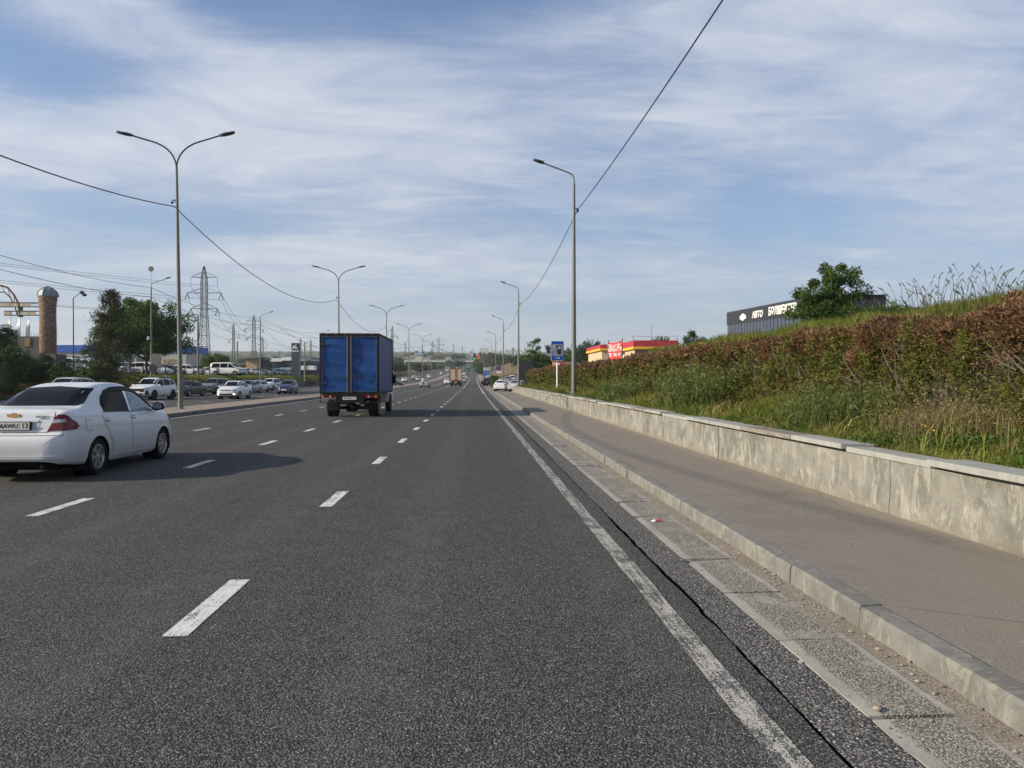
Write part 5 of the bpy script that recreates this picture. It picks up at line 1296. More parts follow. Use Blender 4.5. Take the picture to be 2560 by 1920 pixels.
def place_pylon(proto, px, ytop, Y, label, H0=34, hpx=None, rz=0.0):
    x = xat(px, Y); z = float(terr(x, Y)); zt = zat(ytop, Y, px); s = (zt-z)/H0
    o = proto if proto.name not in used else copy_tree(proto); used[proto.name] = 1
    o.location = (x, Y, z); o.scale = (s, s, s); o.rotation_euler = (0, 0, rz); tag(o, label, 'pylon', None); return o
P1 = place_pylon(py1, 511, 666, 245, 'tallest lattice pylon rising above the blue topped building')
place_pylon(pyo, 584, 809, 480, 'slim lattice pylon right of the tallest pylon', rz=.1)
place_pylon(pyn, 635, 788, 450, 'lattice pylon left of the second left side lamp post', rz=.2)
place_pylon(copy_tree(pyn), 657, 842, 760, 'faint lattice pylon right of the second left side lamp post')
place_pylon(copy_tree(pyo), 752, 845, 700, 'faint thin pylon behind the dark sign tower')
place_pylon(copy_tree(pyn), 777, 848, 680, 'faint pylon between the dark sign tower and the blue truck')
place_pylon(copy_tree(pyo), 981, 815, 420, 'slim mast with bent arms just right of the blue truck')
place_pylon(copy_tree(pyo), 1014, 856, 650, 'small mast pylon beside the fourth double lamp post')
place_pylon(copy_tree(pyo), 1056, 866, 800, 'faint mast pylon behind the fifth double lamp post')
place_pylon(copy_tree(pyo), 1082, 852, 750, 'thin pylon left of the large central pylon')
place_pylon(copy_tree(py1), 1097, 843, 680, 'large dark pylon above the bridge')
place_pylon(copy_tree(pyo), 1134, 858, 760, 'thin mast above the bridge, right of the large central pylon')
place_pylon(copy_tree(pyn), 1155.6, 865, 900, 'pale pylon beyond the bridge left of the road')
place_pylon(copy_tree(pyn), 1183, 871, 1100, 'small dark pylon straight ahead beyond the bridge')
# conductors from the large pylon out to the left and away to the right
def pt(px, py, Y): return at(px, py, Y)
cx_ = P1.location; s1 = P1.scale.x
attach = [Vector((cx_.x+sx*L*s1, 245, cx_.z+(t*34-d)*s1)) for (t, L, d) in ((.90, 4.1, 2.9), (.755, 5.2, 2.2), (.61, 4.1, 2.2)) for sx in (-1, 1)]
for i, a in enumerate(attach):
    off = Vector((-175+i*2.0, 60, 16-i*.8+(6 if i < 2 else 0)))
    b = Vector((cx_.x-120+i*1.5, 118, a.z+6-i*.5))
    cable('power_line', wire(a, b, 1.5, n=16), .045, '%s of the faint high voltage wires from the tallest pylon to the left edge' % ['uppermost left', 'uppermost right', 'middle left', 'middle right', 'lowest left', 'lowest right'][i], 'high voltage wires left of the tallest pylon')
    b = Vector((xat(635+(i % 2)*14-7, 450), 450, zat(800+(i//2)*11, 450, 635)))
    cable('power_line', wire(a, b, 7, n=16), .05, '%s of the faint wires from the tallest pylon to the next one' % ['uppermost left', 'uppermost right', 'middle left', 'middle right', 'lowest left', 'lowest right'][i], 'high voltage wires right of the tallest pylon')
for i, (pa, pb, Ya, Yb) in enumerate((((635, 800), (1082, 862), 450, 760), ((650, 808), (777, 866), 450, 680), ((584, 822), (752, 858), 480, 700), ((600, 835), (1014, 868), 480, 650), ((700, 822), (981, 842), 300, 420))):
    cable('power_line', wire(at(*pa, Ya), at(*pb, Yb), 9, n=18), .07, '%s far high voltage wire crossing low over the left horizon' % ['highest', 'second', 'third', 'lowest', 'rightmost'][i], 'far high voltage wires')
def wood_pole(px, ytop, Y, label, cross=False, r=.16):
    x = xat(px, Y); z = float(terr(x, Y))-.3; zt = zat(ytop, Y, px)
    o = MB().tube([(x, Y, z), (x, Y, zt)], [r, r*.8], 8)
    root = empty('utility_pole', (x, Y, z), 0, label, 'utility pole')
    MB().tube([(0, 0, 0), (0, 0, zt-z)], [r, r*.8], 8).build('mast', M['wood'], root)
    if cross:
        c = MB(); c.box(-.9, .9, -.05, .05, zt-z-.9, zt-z-.8)
        for dx in (-.85, 0, .85): c.lathe([(.05, 0), (.06, .1), (.02, .2)], 6, 'Z', (dx, 0, zt-z-.8+(.8 if dx == 0 else 0)))
        c.build('crossarm', M['wood'], root)
wood_pole(495.3, 789, 105, 'plain weathered pole between the nearest double lamp post and the tallest pylon')
wood_pole(593.5, 853.5, 150, 'short plain pole left of the beige shed')
wood_pole(762, 855, 140, 'plain pole between the dark sign tower and the blue truck')
wood_pole(482, 843, 180, 'small cross armed pole standing above the blue topped building', True, .14)
wood_pole(635, 872, 240, 'small cross armed pole beneath the second lattice pylon', True, .14)
wood_pole(699, 876, 260, 'small pole above the white banded building', True, .14)

# ------------------------------------------------------------------ signs
def petrol_sign():
    Y = 48; x = xat(1393, Y); zg = float(terr(x, Y)); zb, zt = zat(900.5, Y), zat(853, Y)
    root = empty('petrol_station_sign', (x, Y, zg-.2), R(3), 'blue road sign with fuel pump symbol on a white post behind the wall', 'road sign'); o = -zg+.2
    w = (zt-zb)*.655/2
    MB().tube([(0, 0, 0), (0, 0, zb+o+.6)], .055, 10).build('post', M['white'], root)
    def rr(x0, x1, z0, z1, r, n=4):
        P = []
        for cx, cz, a0 in ((x1-r, z1-r, 0), (x0+r, z1-r, 90), (x0+r, z0+r, 180), (x1-r, z0+r, 270)):
            for k in range(n+1): a = R(a0+90*k/n); P.append((cx+r*math.cos(a), cz+r*math.sin(a)))
        return P
    T = lambda a, b, c: (a, c, b)
    MB().prism(rr(-w-.02, w+.02, zb+o-.02, zt+o+.02, .06), -.09, -.06, T).build('border', M['white'], root)
    MB().prism(rr(-w, w, zb+o, zt+o, .05), -.096, -.09, T).build('panel', M['signblue'], root)
    H = zt-zb; k = H/1.3
    MB().prism(rr(-w*.80, w*.84, zb+o+H*.245, zt+o-H*.165, .02), -.101, -.096, T).build('white_field', plain('sign_field', (.42, .43, .44), .5), root)
    pz = zb+o+H*.30; ph = H*.49
    s = MB(); y0, y1 = -.107, -.101
    def fr(x0, x1, z0, z1): s.prism([(x0, z0), (x1, z0), (x1, z1), (x0, z1)], y0, y1, T)
    fr(-.02*k, .26*k, pz, pz+ph*.58); fr(-.02*k, .26*k, pz+ph*.90, pz+ph); fr(-.02*k, .02*k, pz+ph*.58, pz+ph*.9); fr(.22*k, .26*k, pz+ph*.58, pz+ph*.9)
    hose = [(.0, ph*.88), (-.07, ph*.80), (-.10, ph*.62), (-.20, ph*.45), (-.30, ph*.22), (-.30, ph*.05), (-.22, -.0), (-.14, ph*.06), (-.11, ph*.25), (-.07, ph*.45)]
    for a, b in zip(hose[:-1], hose[1:]):
        d = Vector((b[0]*k-a[0]*k, b[1]-a[1])); n_ = Vector((-d.y, d.x)).normalized()*.018*k
        s.prism([(a[0]*k-n_.x, pz+a[1]-n_.y), (b[0]*k-n_.x, pz+b[1]-n_.y), (b[0]*k+n_.x, pz+b[1]+n_.y), (a[0]*k+n_.x, pz+a[1]+n_.y)], y0-.001*(hose.index(a) % 2), y1, T)
    s.prism([(-.12*k, pz+ph*.72), (.0, pz+ph*.84), (.0, pz+ph*.95), (-.10*k, pz+ph*.98)], y0-.002, y1, T)
    s.build('pump_symbol', M['ink'], root)
    link_mesh('lettering', text_mesh('lettering', '0 M', .17*k, M['white'], .004, .002), root, (.03, -.102, zb+o+H*.115), (PI/2, 0, 0))
petrol_sign()
def round_sign(name, px, py, Y, r, mat, back, label, post_to=None, plate=None):
    p = at(px, py, Y); zg = float(terr(p.x, Y)) if Y > 0 else 0
    root = empty(name, (p.x, Y, zg), 0, label, 'road sign'); h = p.z-zg
    MB().tube([(0, .03, -.1), (0, .03, h+r*.6)], .035, 8).build('post', M['galv'], root)
    MB().lathe([(r, 0), (r, .02)], 24, 'Y', (0, -.02, h)).build('disc', mat, root)
    if plate: MB().box(-r*1.0, r*1.0, -.02, .0, h-r*2.1, h-r*1.2).build('plate', M['white'], root)
    return root, h
rs, hh = round_sign('no_stopping_sign', 1247, 920.5, 128, .42, M['signblue'], None, 'round blue and red no stopping sign with a white plate, beside the bay', plate=True)
T_ = lambda a, b, c: (a, c, b)
ring = MB(); n = 28
for k in range(n):
    a0, a1 = 2*PI*k/n, 2*PI*(k+1)/n
    ring.prism([(.36*math.cos(a0), hh+.36*math.sin(a0)), (.42*math.cos(a0), hh+.42*math.sin(a0)), (.42*math.cos(a1), hh+.42*math.sin(a1)), (.36*math.cos(a1), hh+.36*math.sin(a1))], -.03, -.021, T_)
ring.build('red_ring', plain('sign_red', (.45, .03, .04), .5), rs)
cr = MB()
for s_ in (1, -1):
    d = .30; n_ = .025; cr.prism([(-d, hh-s_*d+n_), (-d+.04, hh-s_*d-n_), (d, hh+s_*d-n_), (d-.04, hh+s_*d+n_)], -.031-.001*s_, -.022, T_)
cr.build('red_cross', plain('sign_red', (.45, .03, .04), .5), rs)
for px, py, Y, r, nm, lb in ((416, 948, 66, .36, 'road_sign', 'round grey sign back standing behind the white crossover'), (452, 964, 62, .36, 'road_sign', 'round grey sign back just left of the nearest double lamp post'),
                         (383, 921, 77, .42, 'road_sign', 'dark round sign back on the left side lamp post by the round tree'), (1061, 931, 118, .34, 'road_sign', 'white round sign standing on the median beyond the silver sedan'),
                         (1071, 907, 300, .7, 'road_sign', 'small round sign in front of the bridge, left part')):
    round_sign(nm, px, py, Y, r, M['galv'] if px != 383 else M['pole_dark'], None, lb)
def square_back():
    p = at(389, 902, 77); root = empty('sign_board', (p.x, 77, float(terr(p.x, 77))), 0, 'square grey sign back fixed to the left side lamp post by the round tree', 'road sign')
    z = p.z-root.location.z; MB().box(-.5, .55, 0, .03, z-.75, z+.72).build('panel', M['galv'], root); MB().box(-.03, .03, .03, .08, 0, z).build('post', M['pole_dark'], root)
square_back()
def signal():
    Y = 420; p = at(1186, 893, Y); zg = float(road_h(Y))
    root = empty('traffic_light', (5.5, Y, zg), 0, 'traffic light showing green beside an orange countdown panel above the road', 'traffic light')
    MB().tube([(0, 0, 0), (0, 0, p.z-zg-1)], .18, 8).build('post', M['galv'], root)
    MB().box(p.x-5.5-1.5, 0, -.12, .12, p.z-zg-2.2, p.z-zg-1.95).build('arm', M['galv'], root)
    MB().box(p.x-5.5-.6, p.x-5.5+.6, -.3, 0, p.z-zg-1.6, p.z-zg+1.9).build('housing', M['black'], root)
    MB().lathe([(.36, -.06), (.36, 0)], 14, 'Y', (p.x-5.5, -.32, p.z-zg-.9)).build('green_lamp', M['greenlit'], root)
    MB().box(p.x-5.5+1.0, p.x-5.5+3.1, -.3, 0, p.z-zg-1.2, p.z-zg+1.3).build('countdown_panel', plain('signal_orange', (.55, .16, .05), .5), root)
signal()
# a clipped bush bed kerb and traffic mast on the right come with the plants
# ------------------------------------------------------------------ dark sign tower on the left
def sign_tower():
    Y = 150; x0, x1 = xat(728.5, Y), xat(750, Y); zg = float(terr((x0+x1)/2, Y)); zt, zb = zat(859, Y), zat(922, Y)
    root = empty('sign_tower', ((x0+x1)/2, Y, zg), 0, 'dark grey sign tower with white leaping deer emblem and letters', 'sign'); w = (x1-x0)/2; H = zt-zg
    dk = plain('sign_tower_dark', (.022, .026, .032), .4, coat=.3); gy = plain('sign_tower_grey', (.05, .057, .072), .45)
    MB().box(-w, w-.20, 0, .55, H*.78, H).build('head_panel', dk, root); MB().box(-w, w-.20, .01, .55, .0, H*.78).build('shaft', gy, root)
    MB().box(w-.19, w, 0, .55, 0, H).build('side_strip', plain('sign_tower_strip', (.09, .10, .115), .4), root)
    sy = (zat(861, Y)-zat(879, Y))/18
    def q(px, py): return ((px-739.2)/1850*Y*1.0, (zat(py, Y)-zg))
    z = lambda a: zat(850+a/33.2, Y)-zg; xx = lambda a: xat(715+a/33.2, Y)-(x0+x1)/2
    deer = [(505, 830), (545, 750), (590, 690), (535, 680), (560, 630), (630, 560), (645, 480), (740, 460), (880, 415), (905, 440), (760, 500), (700, 570), (760, 580), (890, 590), (935, 660), (1005, 810), (985, 830), (930, 760), (880, 690), (840, 740), (790, 820), (740, 820), (800, 720), (780, 690), (680, 700), (620, 740), (550, 830)]
    MB().prism([(xx(a), z(b)) for a, b in deer], -.10, -.002, T_).build('deer_emblem', M['white'], root)
    link_mesh('lettering', text_mesh('lettering', 'GAZ', (z(890)-z(1030))*1.35, M['white'], .08, .02, 1.55), root, (xx(765), -.05, z(960)), (PI/2, 0, 0))
sign_tower()
# ------------------------------------------------------------------ banner
def banner():
    Y = 60; root = empty('banner', (xat(1540, Y), Y, float(terr(xat(1540, Y), Y))), 0, 'red hanging banner with white lettering and a phone number above the hedge', 'banner')
    o = root.location; w0 = xat(1525, Y)-o.x; w1 = xat(1554.5, Y)-o.x; rz = 0
    zt0, zt1, zb0, zb1 = (zat(v, Y)-o.z for v in (853, 848.5, 903, 900))
    MB().tube([(w1+.04, .0, -.2), (w1+.04, 0, zt1+.12)], .035, 8).build('pole', M['pole_dark'], root)
    MB().tube([(w0+.05, .9, -.2), (w0+.05, .9, zt0+.15)], .035, 8).build('pole', M['pole_dark'], root)
    n = 14; m_ = 16; vs = []; fs = []; d = Vector((w1-w0, -.9, 0))
    surf = lambda u, v: Vector((w0+(w1-w0)*u, .9-.9*u+.06*math.sin(u*7+v*3)+.04*math.sin(v*9), zb0+(zb1-zb0)*u+v*((zt0-zb0)*(1-u)+(zt1-zb1)*u)-.18*math.sin(u*PI)*(v**3)))
    for j in range(m_+1):
        for i in range(n+1): vs.append(surf(i/n, j/m_))
    for j in range(m_):
        for i in range(n): a = j*(n+1)+i; fs.append((a, a+1, a+n+2, a+n+1))
    cl = MB().add(vs, fs).build('cloth', M['redbanner'], root, 80)
    ang = math.atan2(-.9, w1-w0); L = d.length
    MB().add([surf(0, 0), surf(1, 0), surf(1, 0)+Vector((0, 0, -.13)), surf(.5, 0)+Vector((0, 0, -.26)), surf(.1, 0)+Vector((0, 0, -.3))], [(0, 1, 2, 3, 4)]).build('white_hem', M['white'], root)
    def line(s, v, size, sx, u=.48):
        me = text_mesh('lettering', s, size, M['white'], .0, .012, sx)
        me.transform(Matrix.Translation((0, 0, 0)))
        for vt in me.vertices:
            uu = u+vt.co.x/L; vv = v+vt.co.y/(zt0-zb0); p = surf(min(max(uu, 0), 1), vv); vt.co = p+Vector((-.9, -(w1-w0), 0)).normalized()*.02*(1 if True else 1)
        link_mesh('lettering', me, root)
    line('УСТАНОВКА', .36, .34*.0+.30, .62, .40) if False else None
    line('СТО АВТО', .78, .38, .66, .38); line('ЗАПЧАСТИ', .56, .40, .70, .46); line('701 94 44', .30, .46, .66, .46)
banner()
# ------------------------------------------------------------------ buildings
def bld(name, loc, rz, label): return empty(name, loc, rz, label, 'building')
def auto_parts():
    root = bld('car_dealership', (0, 0, 0), 0, 'dark clad shop with white lettering and glass front on the hill at right')
    X = 45.0; Yn, Yf = 94.4, 130.0; TL = .023; root.rotation_euler = (TL, 0, 0); lv = lambda z, y: z-TL*y
    ztop = lv(zat(782.5, Yf, 1824), Yf); zf = lv(zat(813, Yf, 1824), Yf); zg = -.6
    # the long fascia of horizontal metal boards
    nb = 7
    for k in range(nb):
        z0 = zf+(ztop-zf)*k/nb; z1 = zf+(ztop-zf)*(k+1)/nb-.03
        MB().box(X-.04-(k % 2)*.015, X+.3, Yn, Yf, z0, z1).build('board', M['darkclad'], root)
    MB().box(X+.05, X+8.9, Yn+.2, Yf-.2, zg, ztop-.06).build('wall', M['darkclad'], root)
    MB().box(X-.02, X+8.95, Yn-.05, Yf+.05, ztop-.04, ztop+.06).build('roof_edge', M['pole_dark'], root)
    n = 24
    for k in range(n):
        y0 = Yf-.4-(k+1)*1.35; MB().box(X+.02, X+.05+.0, y0, y0+1.28, zg, zf-.05).build('pane', plain('curtain_glass', (.055, .07, .10), .2, spec=.35), root)
        MB().box(X-.03, X+.02, y0-.07, y0, zg, zf-.05).build('mullion', M['black'], root)
    # lower dark blocks at the right end
    MB().box(X+8.92, X+17, Yn+2, Yf-6, zg, lv(zat(761, Yn), Yn)).build('low_block', M['darkclad'], root)
    # lettering on the facade, reading towards us (facade looks to -X)
    def put(s, pxa, pxb, pya, pyb):
        # facade position from the two ends of the word
        f = lambda px: (lambda r: r)(None)
        ys = []
        for px in (pxa, pxb):
            d = at(px, 900, 100.); k = X/d.x; ys.append(100*k)
        yc = sum(ys)/2; zt, zb = at(pxa, pya, ys[0]).z, at(pxa, pyb, ys[0]).z
        me = text_mesh('lettering', s, 1.0, M['white'], .12, .03)
        xs = [v.co.x for v in me.vertices]; zs = [v.co.y for v in me.vertices]; W_, H_ = max(xs)-min(xs), max(zs)-min(zs)
        me.transform(Matrix.Translation((-(max(xs)+min(xs))/2, -(max(zs)+min(zs))/2, 0))); me.transform(Matrix.Diagonal(((abs(ys[0]-ys[1]))/W_, (zt-zb)/H_, 1, 1)))
        link_mesh('lettering', me, root, (X-.16, yc, (zt+zb)/2-TL*yc), (PI/2, 0, -PI/2))
    put('АВТО', 1881.5, 1908, 780, 797.5); put('БӨЛШЕКТЕР', 1923, 1992, 770, 792)
    bow = [(-.95, -.22), (-.35, -.22), (-.35, -.38), (.35, -.38), (.35, -.22), (.95, -.22), (.8, .22), (.35, .22), (.35, .38), (-.35, .38), (-.35, .22), (-.8, .22)]
    d = at(1858, 900, 100.); yb = 100*X/d.x; zb = at(1858, 793, yb).z
    MB().prism([(a*1.5, b*1.5) for a, b in bow], 0, .1, lambda a, b, c: (X-.06-c-.04, yb-a, zb+b-TL*yb)).build('emblem', M['white'], root)
auto_parts()
def fuel_station():
    root = bld('petrol_station', (0, 0, 0), 0, 'cream petrol station building with crimson fascia and yellow trim behind the hedge')
    def block(x0, x1, y0, y1, zg, zt, py_red, py_yel, Y):
        zr, zy = zat(py_red, Y), zat(py_yel, Y)
        MB().box(x0+.35, x1-.35, y0+.35, y1-.35, zg, zy).build('wall', M['cream'], root)
        n = int((x1-x0)/1.6); w = (x1-x0)/n
        for k in range(n): MB().box(x0+k*w+.015, x0+(k+1)*w-.015, y0-.02, y0+.1, zr+.002, zt).build('fascia_panel', M['redtrim'], root)
        n = int((y1-y0)/1.6); w = (y1-y0)/n
        for k in range(n): MB().box(x0-.02, x0+.1, y0+.1+k*(w-.01)+.015, y0+.1+(k+1)*(w-.01)-.015, zr+.002, zt).build('fascia_panel', M['redtrim'], root)
        MB().box(x0+.1, x1, y0+.1, y1, zy+.01, zt-.1).build('roof', M['redtrim'], root)
        MB().box(x0-.12, x1+.1, y0-.12, y1, zy, zr).build('yellow_trim', M['yellow'], root)
    Ya, Yb = 128, 145
    xa0, xa1 = xat(1584, Ya), xat(1696, Ya)
    block(xa0, xa1, Ya, Ya+9.5, 2.4, zat(850, Ya), 866, 872, Ya)
    xb0 = xat(1501, Yb); block(xb0, xb0+12, Yb, Yb+18, 2.2, zat(861, Yb), 870.5, 875.5, Yb)
    # shop window, grilles and air units on the front
    Y = Ya+.35; zl, zh = zat(896, Ya), zat(874.5, Ya)
    for k in range(6):
        x = xat(1587, Ya)+k*(xat(1635, Ya)-xat(1587, Ya))/6; MB().box(x+.05, x+.55, Y-.06, Y-.01, 2.8, zh).build('shop_window', plain('dark_shop_glass', (.10, .06, .055), .15), root)
    for py_, z in ((137, 5.6), (131, 5.6)):
        MB().box(xa0+.02, xa0+.34, py_-.45, py_+.45, z-.5, z+.5).build('air_unit', M['white'], root)
    for k in range(4):
        y = Yb+3+k*3.2; MB().box(xb0+.30, xb0+.345, y, y+1.1, 3.2, 5.4).build('window', M['win'], root)
    for px in (1584, 1694):
        x = xat(px, Ya); MB().tube([(x, Ya+.4, zat(850, Ya)), (x, Ya+.4, zat(838, Ya))], .045, 6).build('roof_post', M['pole_dark'], root)
    x = xat(1629, 140); MB().tube([(x, 140, 8), (x, 140, zat(808, 140))], .03, 5).build('aerial', M['pole_dark'], root)
    cable('roof_cable', wire((xat(1584, Ya), Ya+.4, zat(838.5, Ya)), (xat(1694, Ya), Ya+.4, zat(838, Ya)), .15), .025, None, None, root)
fuel_station()
def price_board():
    Y = 105; x = xat(1392, Y); root = empty('price_board', (x, Y, float(terr(x, Y))-.2), 0, 'orange and red fuel price board behind the petrol road sign', 'sign')
    z = zat(903, Y)-root.location.z; zb = 0
    MB().box(xat(1382, Y)-x, xat(1387.5, Y)-x, 0, .4, zb, z).build('side_column', plain('orange_sheet', (.75, .22, .02), .5), root)
    MB().box(xat(1405, Y)-x, xat(1409, Y)-x, 0, .4, zb, z).build('side_column', M['rust'], root)
    MB().box(xat(1387.5, Y)-x, xat(1405, Y)-x, .02, .3, zb, z).build('panel', M['redtrim'], root)
    for k in range(4): MB().box(-.45, .45, -.02, .02, z-.5-k*.45, z-.25-k*.45).build('price_row', M['white'], root)
price_board()
def red_wall():
    Y = 118; root = empty('brick_fence', (0, 0, 0), 0, 'low pinkish brick wall with a pale rail between sign and lamp post', 'wall')
    MB().box(xat(1408, Y), xat(1442, Y), Y, Y+.3, 2.0, zat(904, Y)).build('wall', plain('pink_brick', (.34, .15, .12), .8), root)
    MB().box(xat(1416, Y-1), xat(1449, Y-1), Y-1, Y-.9, zat(909.5, Y), zat(907.5, Y)).build('rail', M['white'], root)
red_wall()
def box_building(name, px0, px1, pyt, pyb, Y, depth, mat, label, roofm=None, overhang=0.0, slope=0.0, wins=(), zg=None, roof_h=.25):
    x0, x1 = xat(px0, Y), xat(px1, Y); zt = zat(pyt, Y); zb = zg if zg is not None else float(min(terr(x0, Y), terr(x1, Y)))-.5
    root = bld(name, ((x0+x1)/2, Y, zb), 0, label); w = (x1-x0)/2; H = zt-zb
    MB().box(-w, w, 0, depth, 0, H).build('wall', mat, root)
    mb = MB(); o = overhang
    mb.add([(-w-o, -o, H), (w+o, -o, H+slope), (w+o, depth+o, H+slope), (-w-o, depth+o, H), (-w-o, -o, H+roof_h), (w+o, -o, H+roof_h+slope), (w+o, depth+o, H+roof_h+slope), (-w-o, depth+o, H+roof_h)], [(0,3,2,1),(4,5,6,7),(0,1,5,4),(1,2,6,5),(2,3,7,6),(3,0,4,7)])
    mb.build('roof', roofm or M['greywall'], root)
    for (a0, a1, b0, b1, m_) in wins:
        MB().box(xat(a0, Y)-root.location.x, xat(a1, Y)-root.location.x, -.05, .0-.002, zat(b1, Y)-zb, zat(b0, Y)-zb).build('window', m_, root)
    return root
def blue_building():
    Y = 173; x0, x1 = xat(128, Y), xat(467, Y); Y2 = 186.7
    zb = 2.5+float(road_h(Y)); zt, zm = zat(865, Y), zat(883.5, Y)
    root = bld('blue_topped_warehouse', (0, 0, 0), 0, 'long pale warehouse with a bright blue fascia behind the car park and trees')
    MB().box(x0, x1-.2, Y+.2, Y+14, zb-1, zt-.3).build('wall', M['greywall'], root)
    n = 12; w = (x1-x0)/n
    for k in range(n): MB().box(x0+k*w+.01, x0+(k+1)*w-.01, Y, Y+.19, zm, zt).build('fascia_panel', M['blueroof'], root)
    n = 4; w = 13.8/n
    for k in range(n): MB().box(x1-.19, x1, Y+.2+k*w+.01, Y+.2+(k+1)*w-.01, zm, zt-.05).build('fascia_panel', M['blueroof'], root)
    sgn = plain('faded_sign', (.26, .19, .13), .7, var=.6, nscale=2.5)
    MB().box(xat(408, Y), xat(442, Y), Y+.1, Y+.16, zat(911.5, Y), zat(899, Y)).build('faded_sign', sgn, root)
    zwin = (zat(906, Y), zat(892, Y))
    for k in range(9):
        a = x0+2+k*2.4; MB().box(a, a+1.7, Y+.12, Y+.18, zwin[0], zwin[1]).build('window', M['win'], root)
    MB().box(xat(140, 150), xat(236, 150), 150, 155, zat(900, 150), zat(898.5, 150)).build('canopy', M['pole_dark'], root)
    for px in (150, 190, 230): MB().box(xat(px, 150)-.06, xat(px, 150)+.06, 150.1, 150.25, 2.5, zat(900, 150)).build('canopy_post', M['galv'], root)
blue_building()
beige = plain('beige_wall', (.40, .30, .19), .85, var=.12); bwall = plain('shed_brown', (.10, .085, .07), .9)
box_building('beige_shed', 615, 643, 898, 930, 150, 6, beige, 'small beige shed with a grey flat roof left of the white banded building', plain('slate_roof', (.20, .19, .17), .8), .8, .15)
box_building('shed', 600, 616, 912, 935, 152, 5, bwall, 'low dark shed left of the beige shed', M['tin'], .2)
box_building('shed', 644, 658, 900, 935, 152, 5, bwall, 'brown shed attached right of the beige shed', M['tin'], .3)
def white_band():
    Y = 172; root = bld('white_banded_shop', (0, 0, 0), 0, 'low dark showroom with a stepped white roof band left of the sign tower'); zb = 3.0
    dk = plain('showroom_dark', (.035, .037, .045), .3, coat=.3)
    MB().box(xat(667, Y), xat(800, Y), Y+.2, Y+14, zb-1, zat(903, Y)).build('wall', dk, root)
    MB().box(xat(667, Y)-.3, xat(705, Y), Y, Y+14, zat(904.5, Y), zat(896.5, Y)).build('roof_band', M['white'], root)
    MB().box(xat(705, Y)+.01, xat(736, Y), Y-.05, Y+14, zat(902, Y), zat(893.5, Y)).build('roof_band', M['white'], root)
    MB().box(xat(669, Y), xat(700, Y), Y-.1, Y+.1, zat(925, Y), zat(919.5, Y)).build('banner_strip', plain('dark_teal', (.03, .08, .14), .6), root)
    MB().box(xat(700, Y)+.05, xat(731, Y), Y-.1, Y+.1, zat(926, Y), zat(919, Y)).build('banner_strip', plain('pale_teal', (.16, .32, .36), .6), root)
    for k in range(8):
        a = xat(668, Y)+k*1.6; MB().box(a+.03, a+1.5, Y+.13, Y+.19, zb, zat(906.5, Y)).build('pane', M['win'], root)
white_band()
lg = plain('pale_blue_grey', (.22, .27, .32), .6)
box_building('grey_workshop', 752, 774, 893, 918, 190, 12, lg, 'blue grey workshop right of the sign tower', M['tin'], .2, wins=[(757, 772, 900, 914, M['win'])])
box_building('grey_workshop', 775, 812, 896, 918, 186, 12, lg, 'pale workshop with a dark shutter just left of the blue truck', M['tin'], .2, wins=[(777, 800, 904, 914, M['win'])])
def white_trailer():
    Y = 140; x0, x1 = xat(752, Y), xat(786, Y); root = empty('box_trailer', ((x0+x1)/2, Y, float(terr(x0, Y))), 0, 'white box trailer parked between sign tower and blue truck', 'trailer'); w = (x1-x0)/2; o = root.location.z
    MB().box(-w, w, 0, 2.2, zat(925, Y)-o, zat(914.5, Y)-o).build('cargo_box', M['white'], root)
    for dx in (-.6, .6): MB().lathe([(.4, -.1), (.4, .1)], 14, 'X', (dx*w, .1, .4)).build('wheel', M['rubber'], root)
    MB().box(-w, w, .1, .3, .55, .8).build('chassis', M['under'], root)
white_trailer()
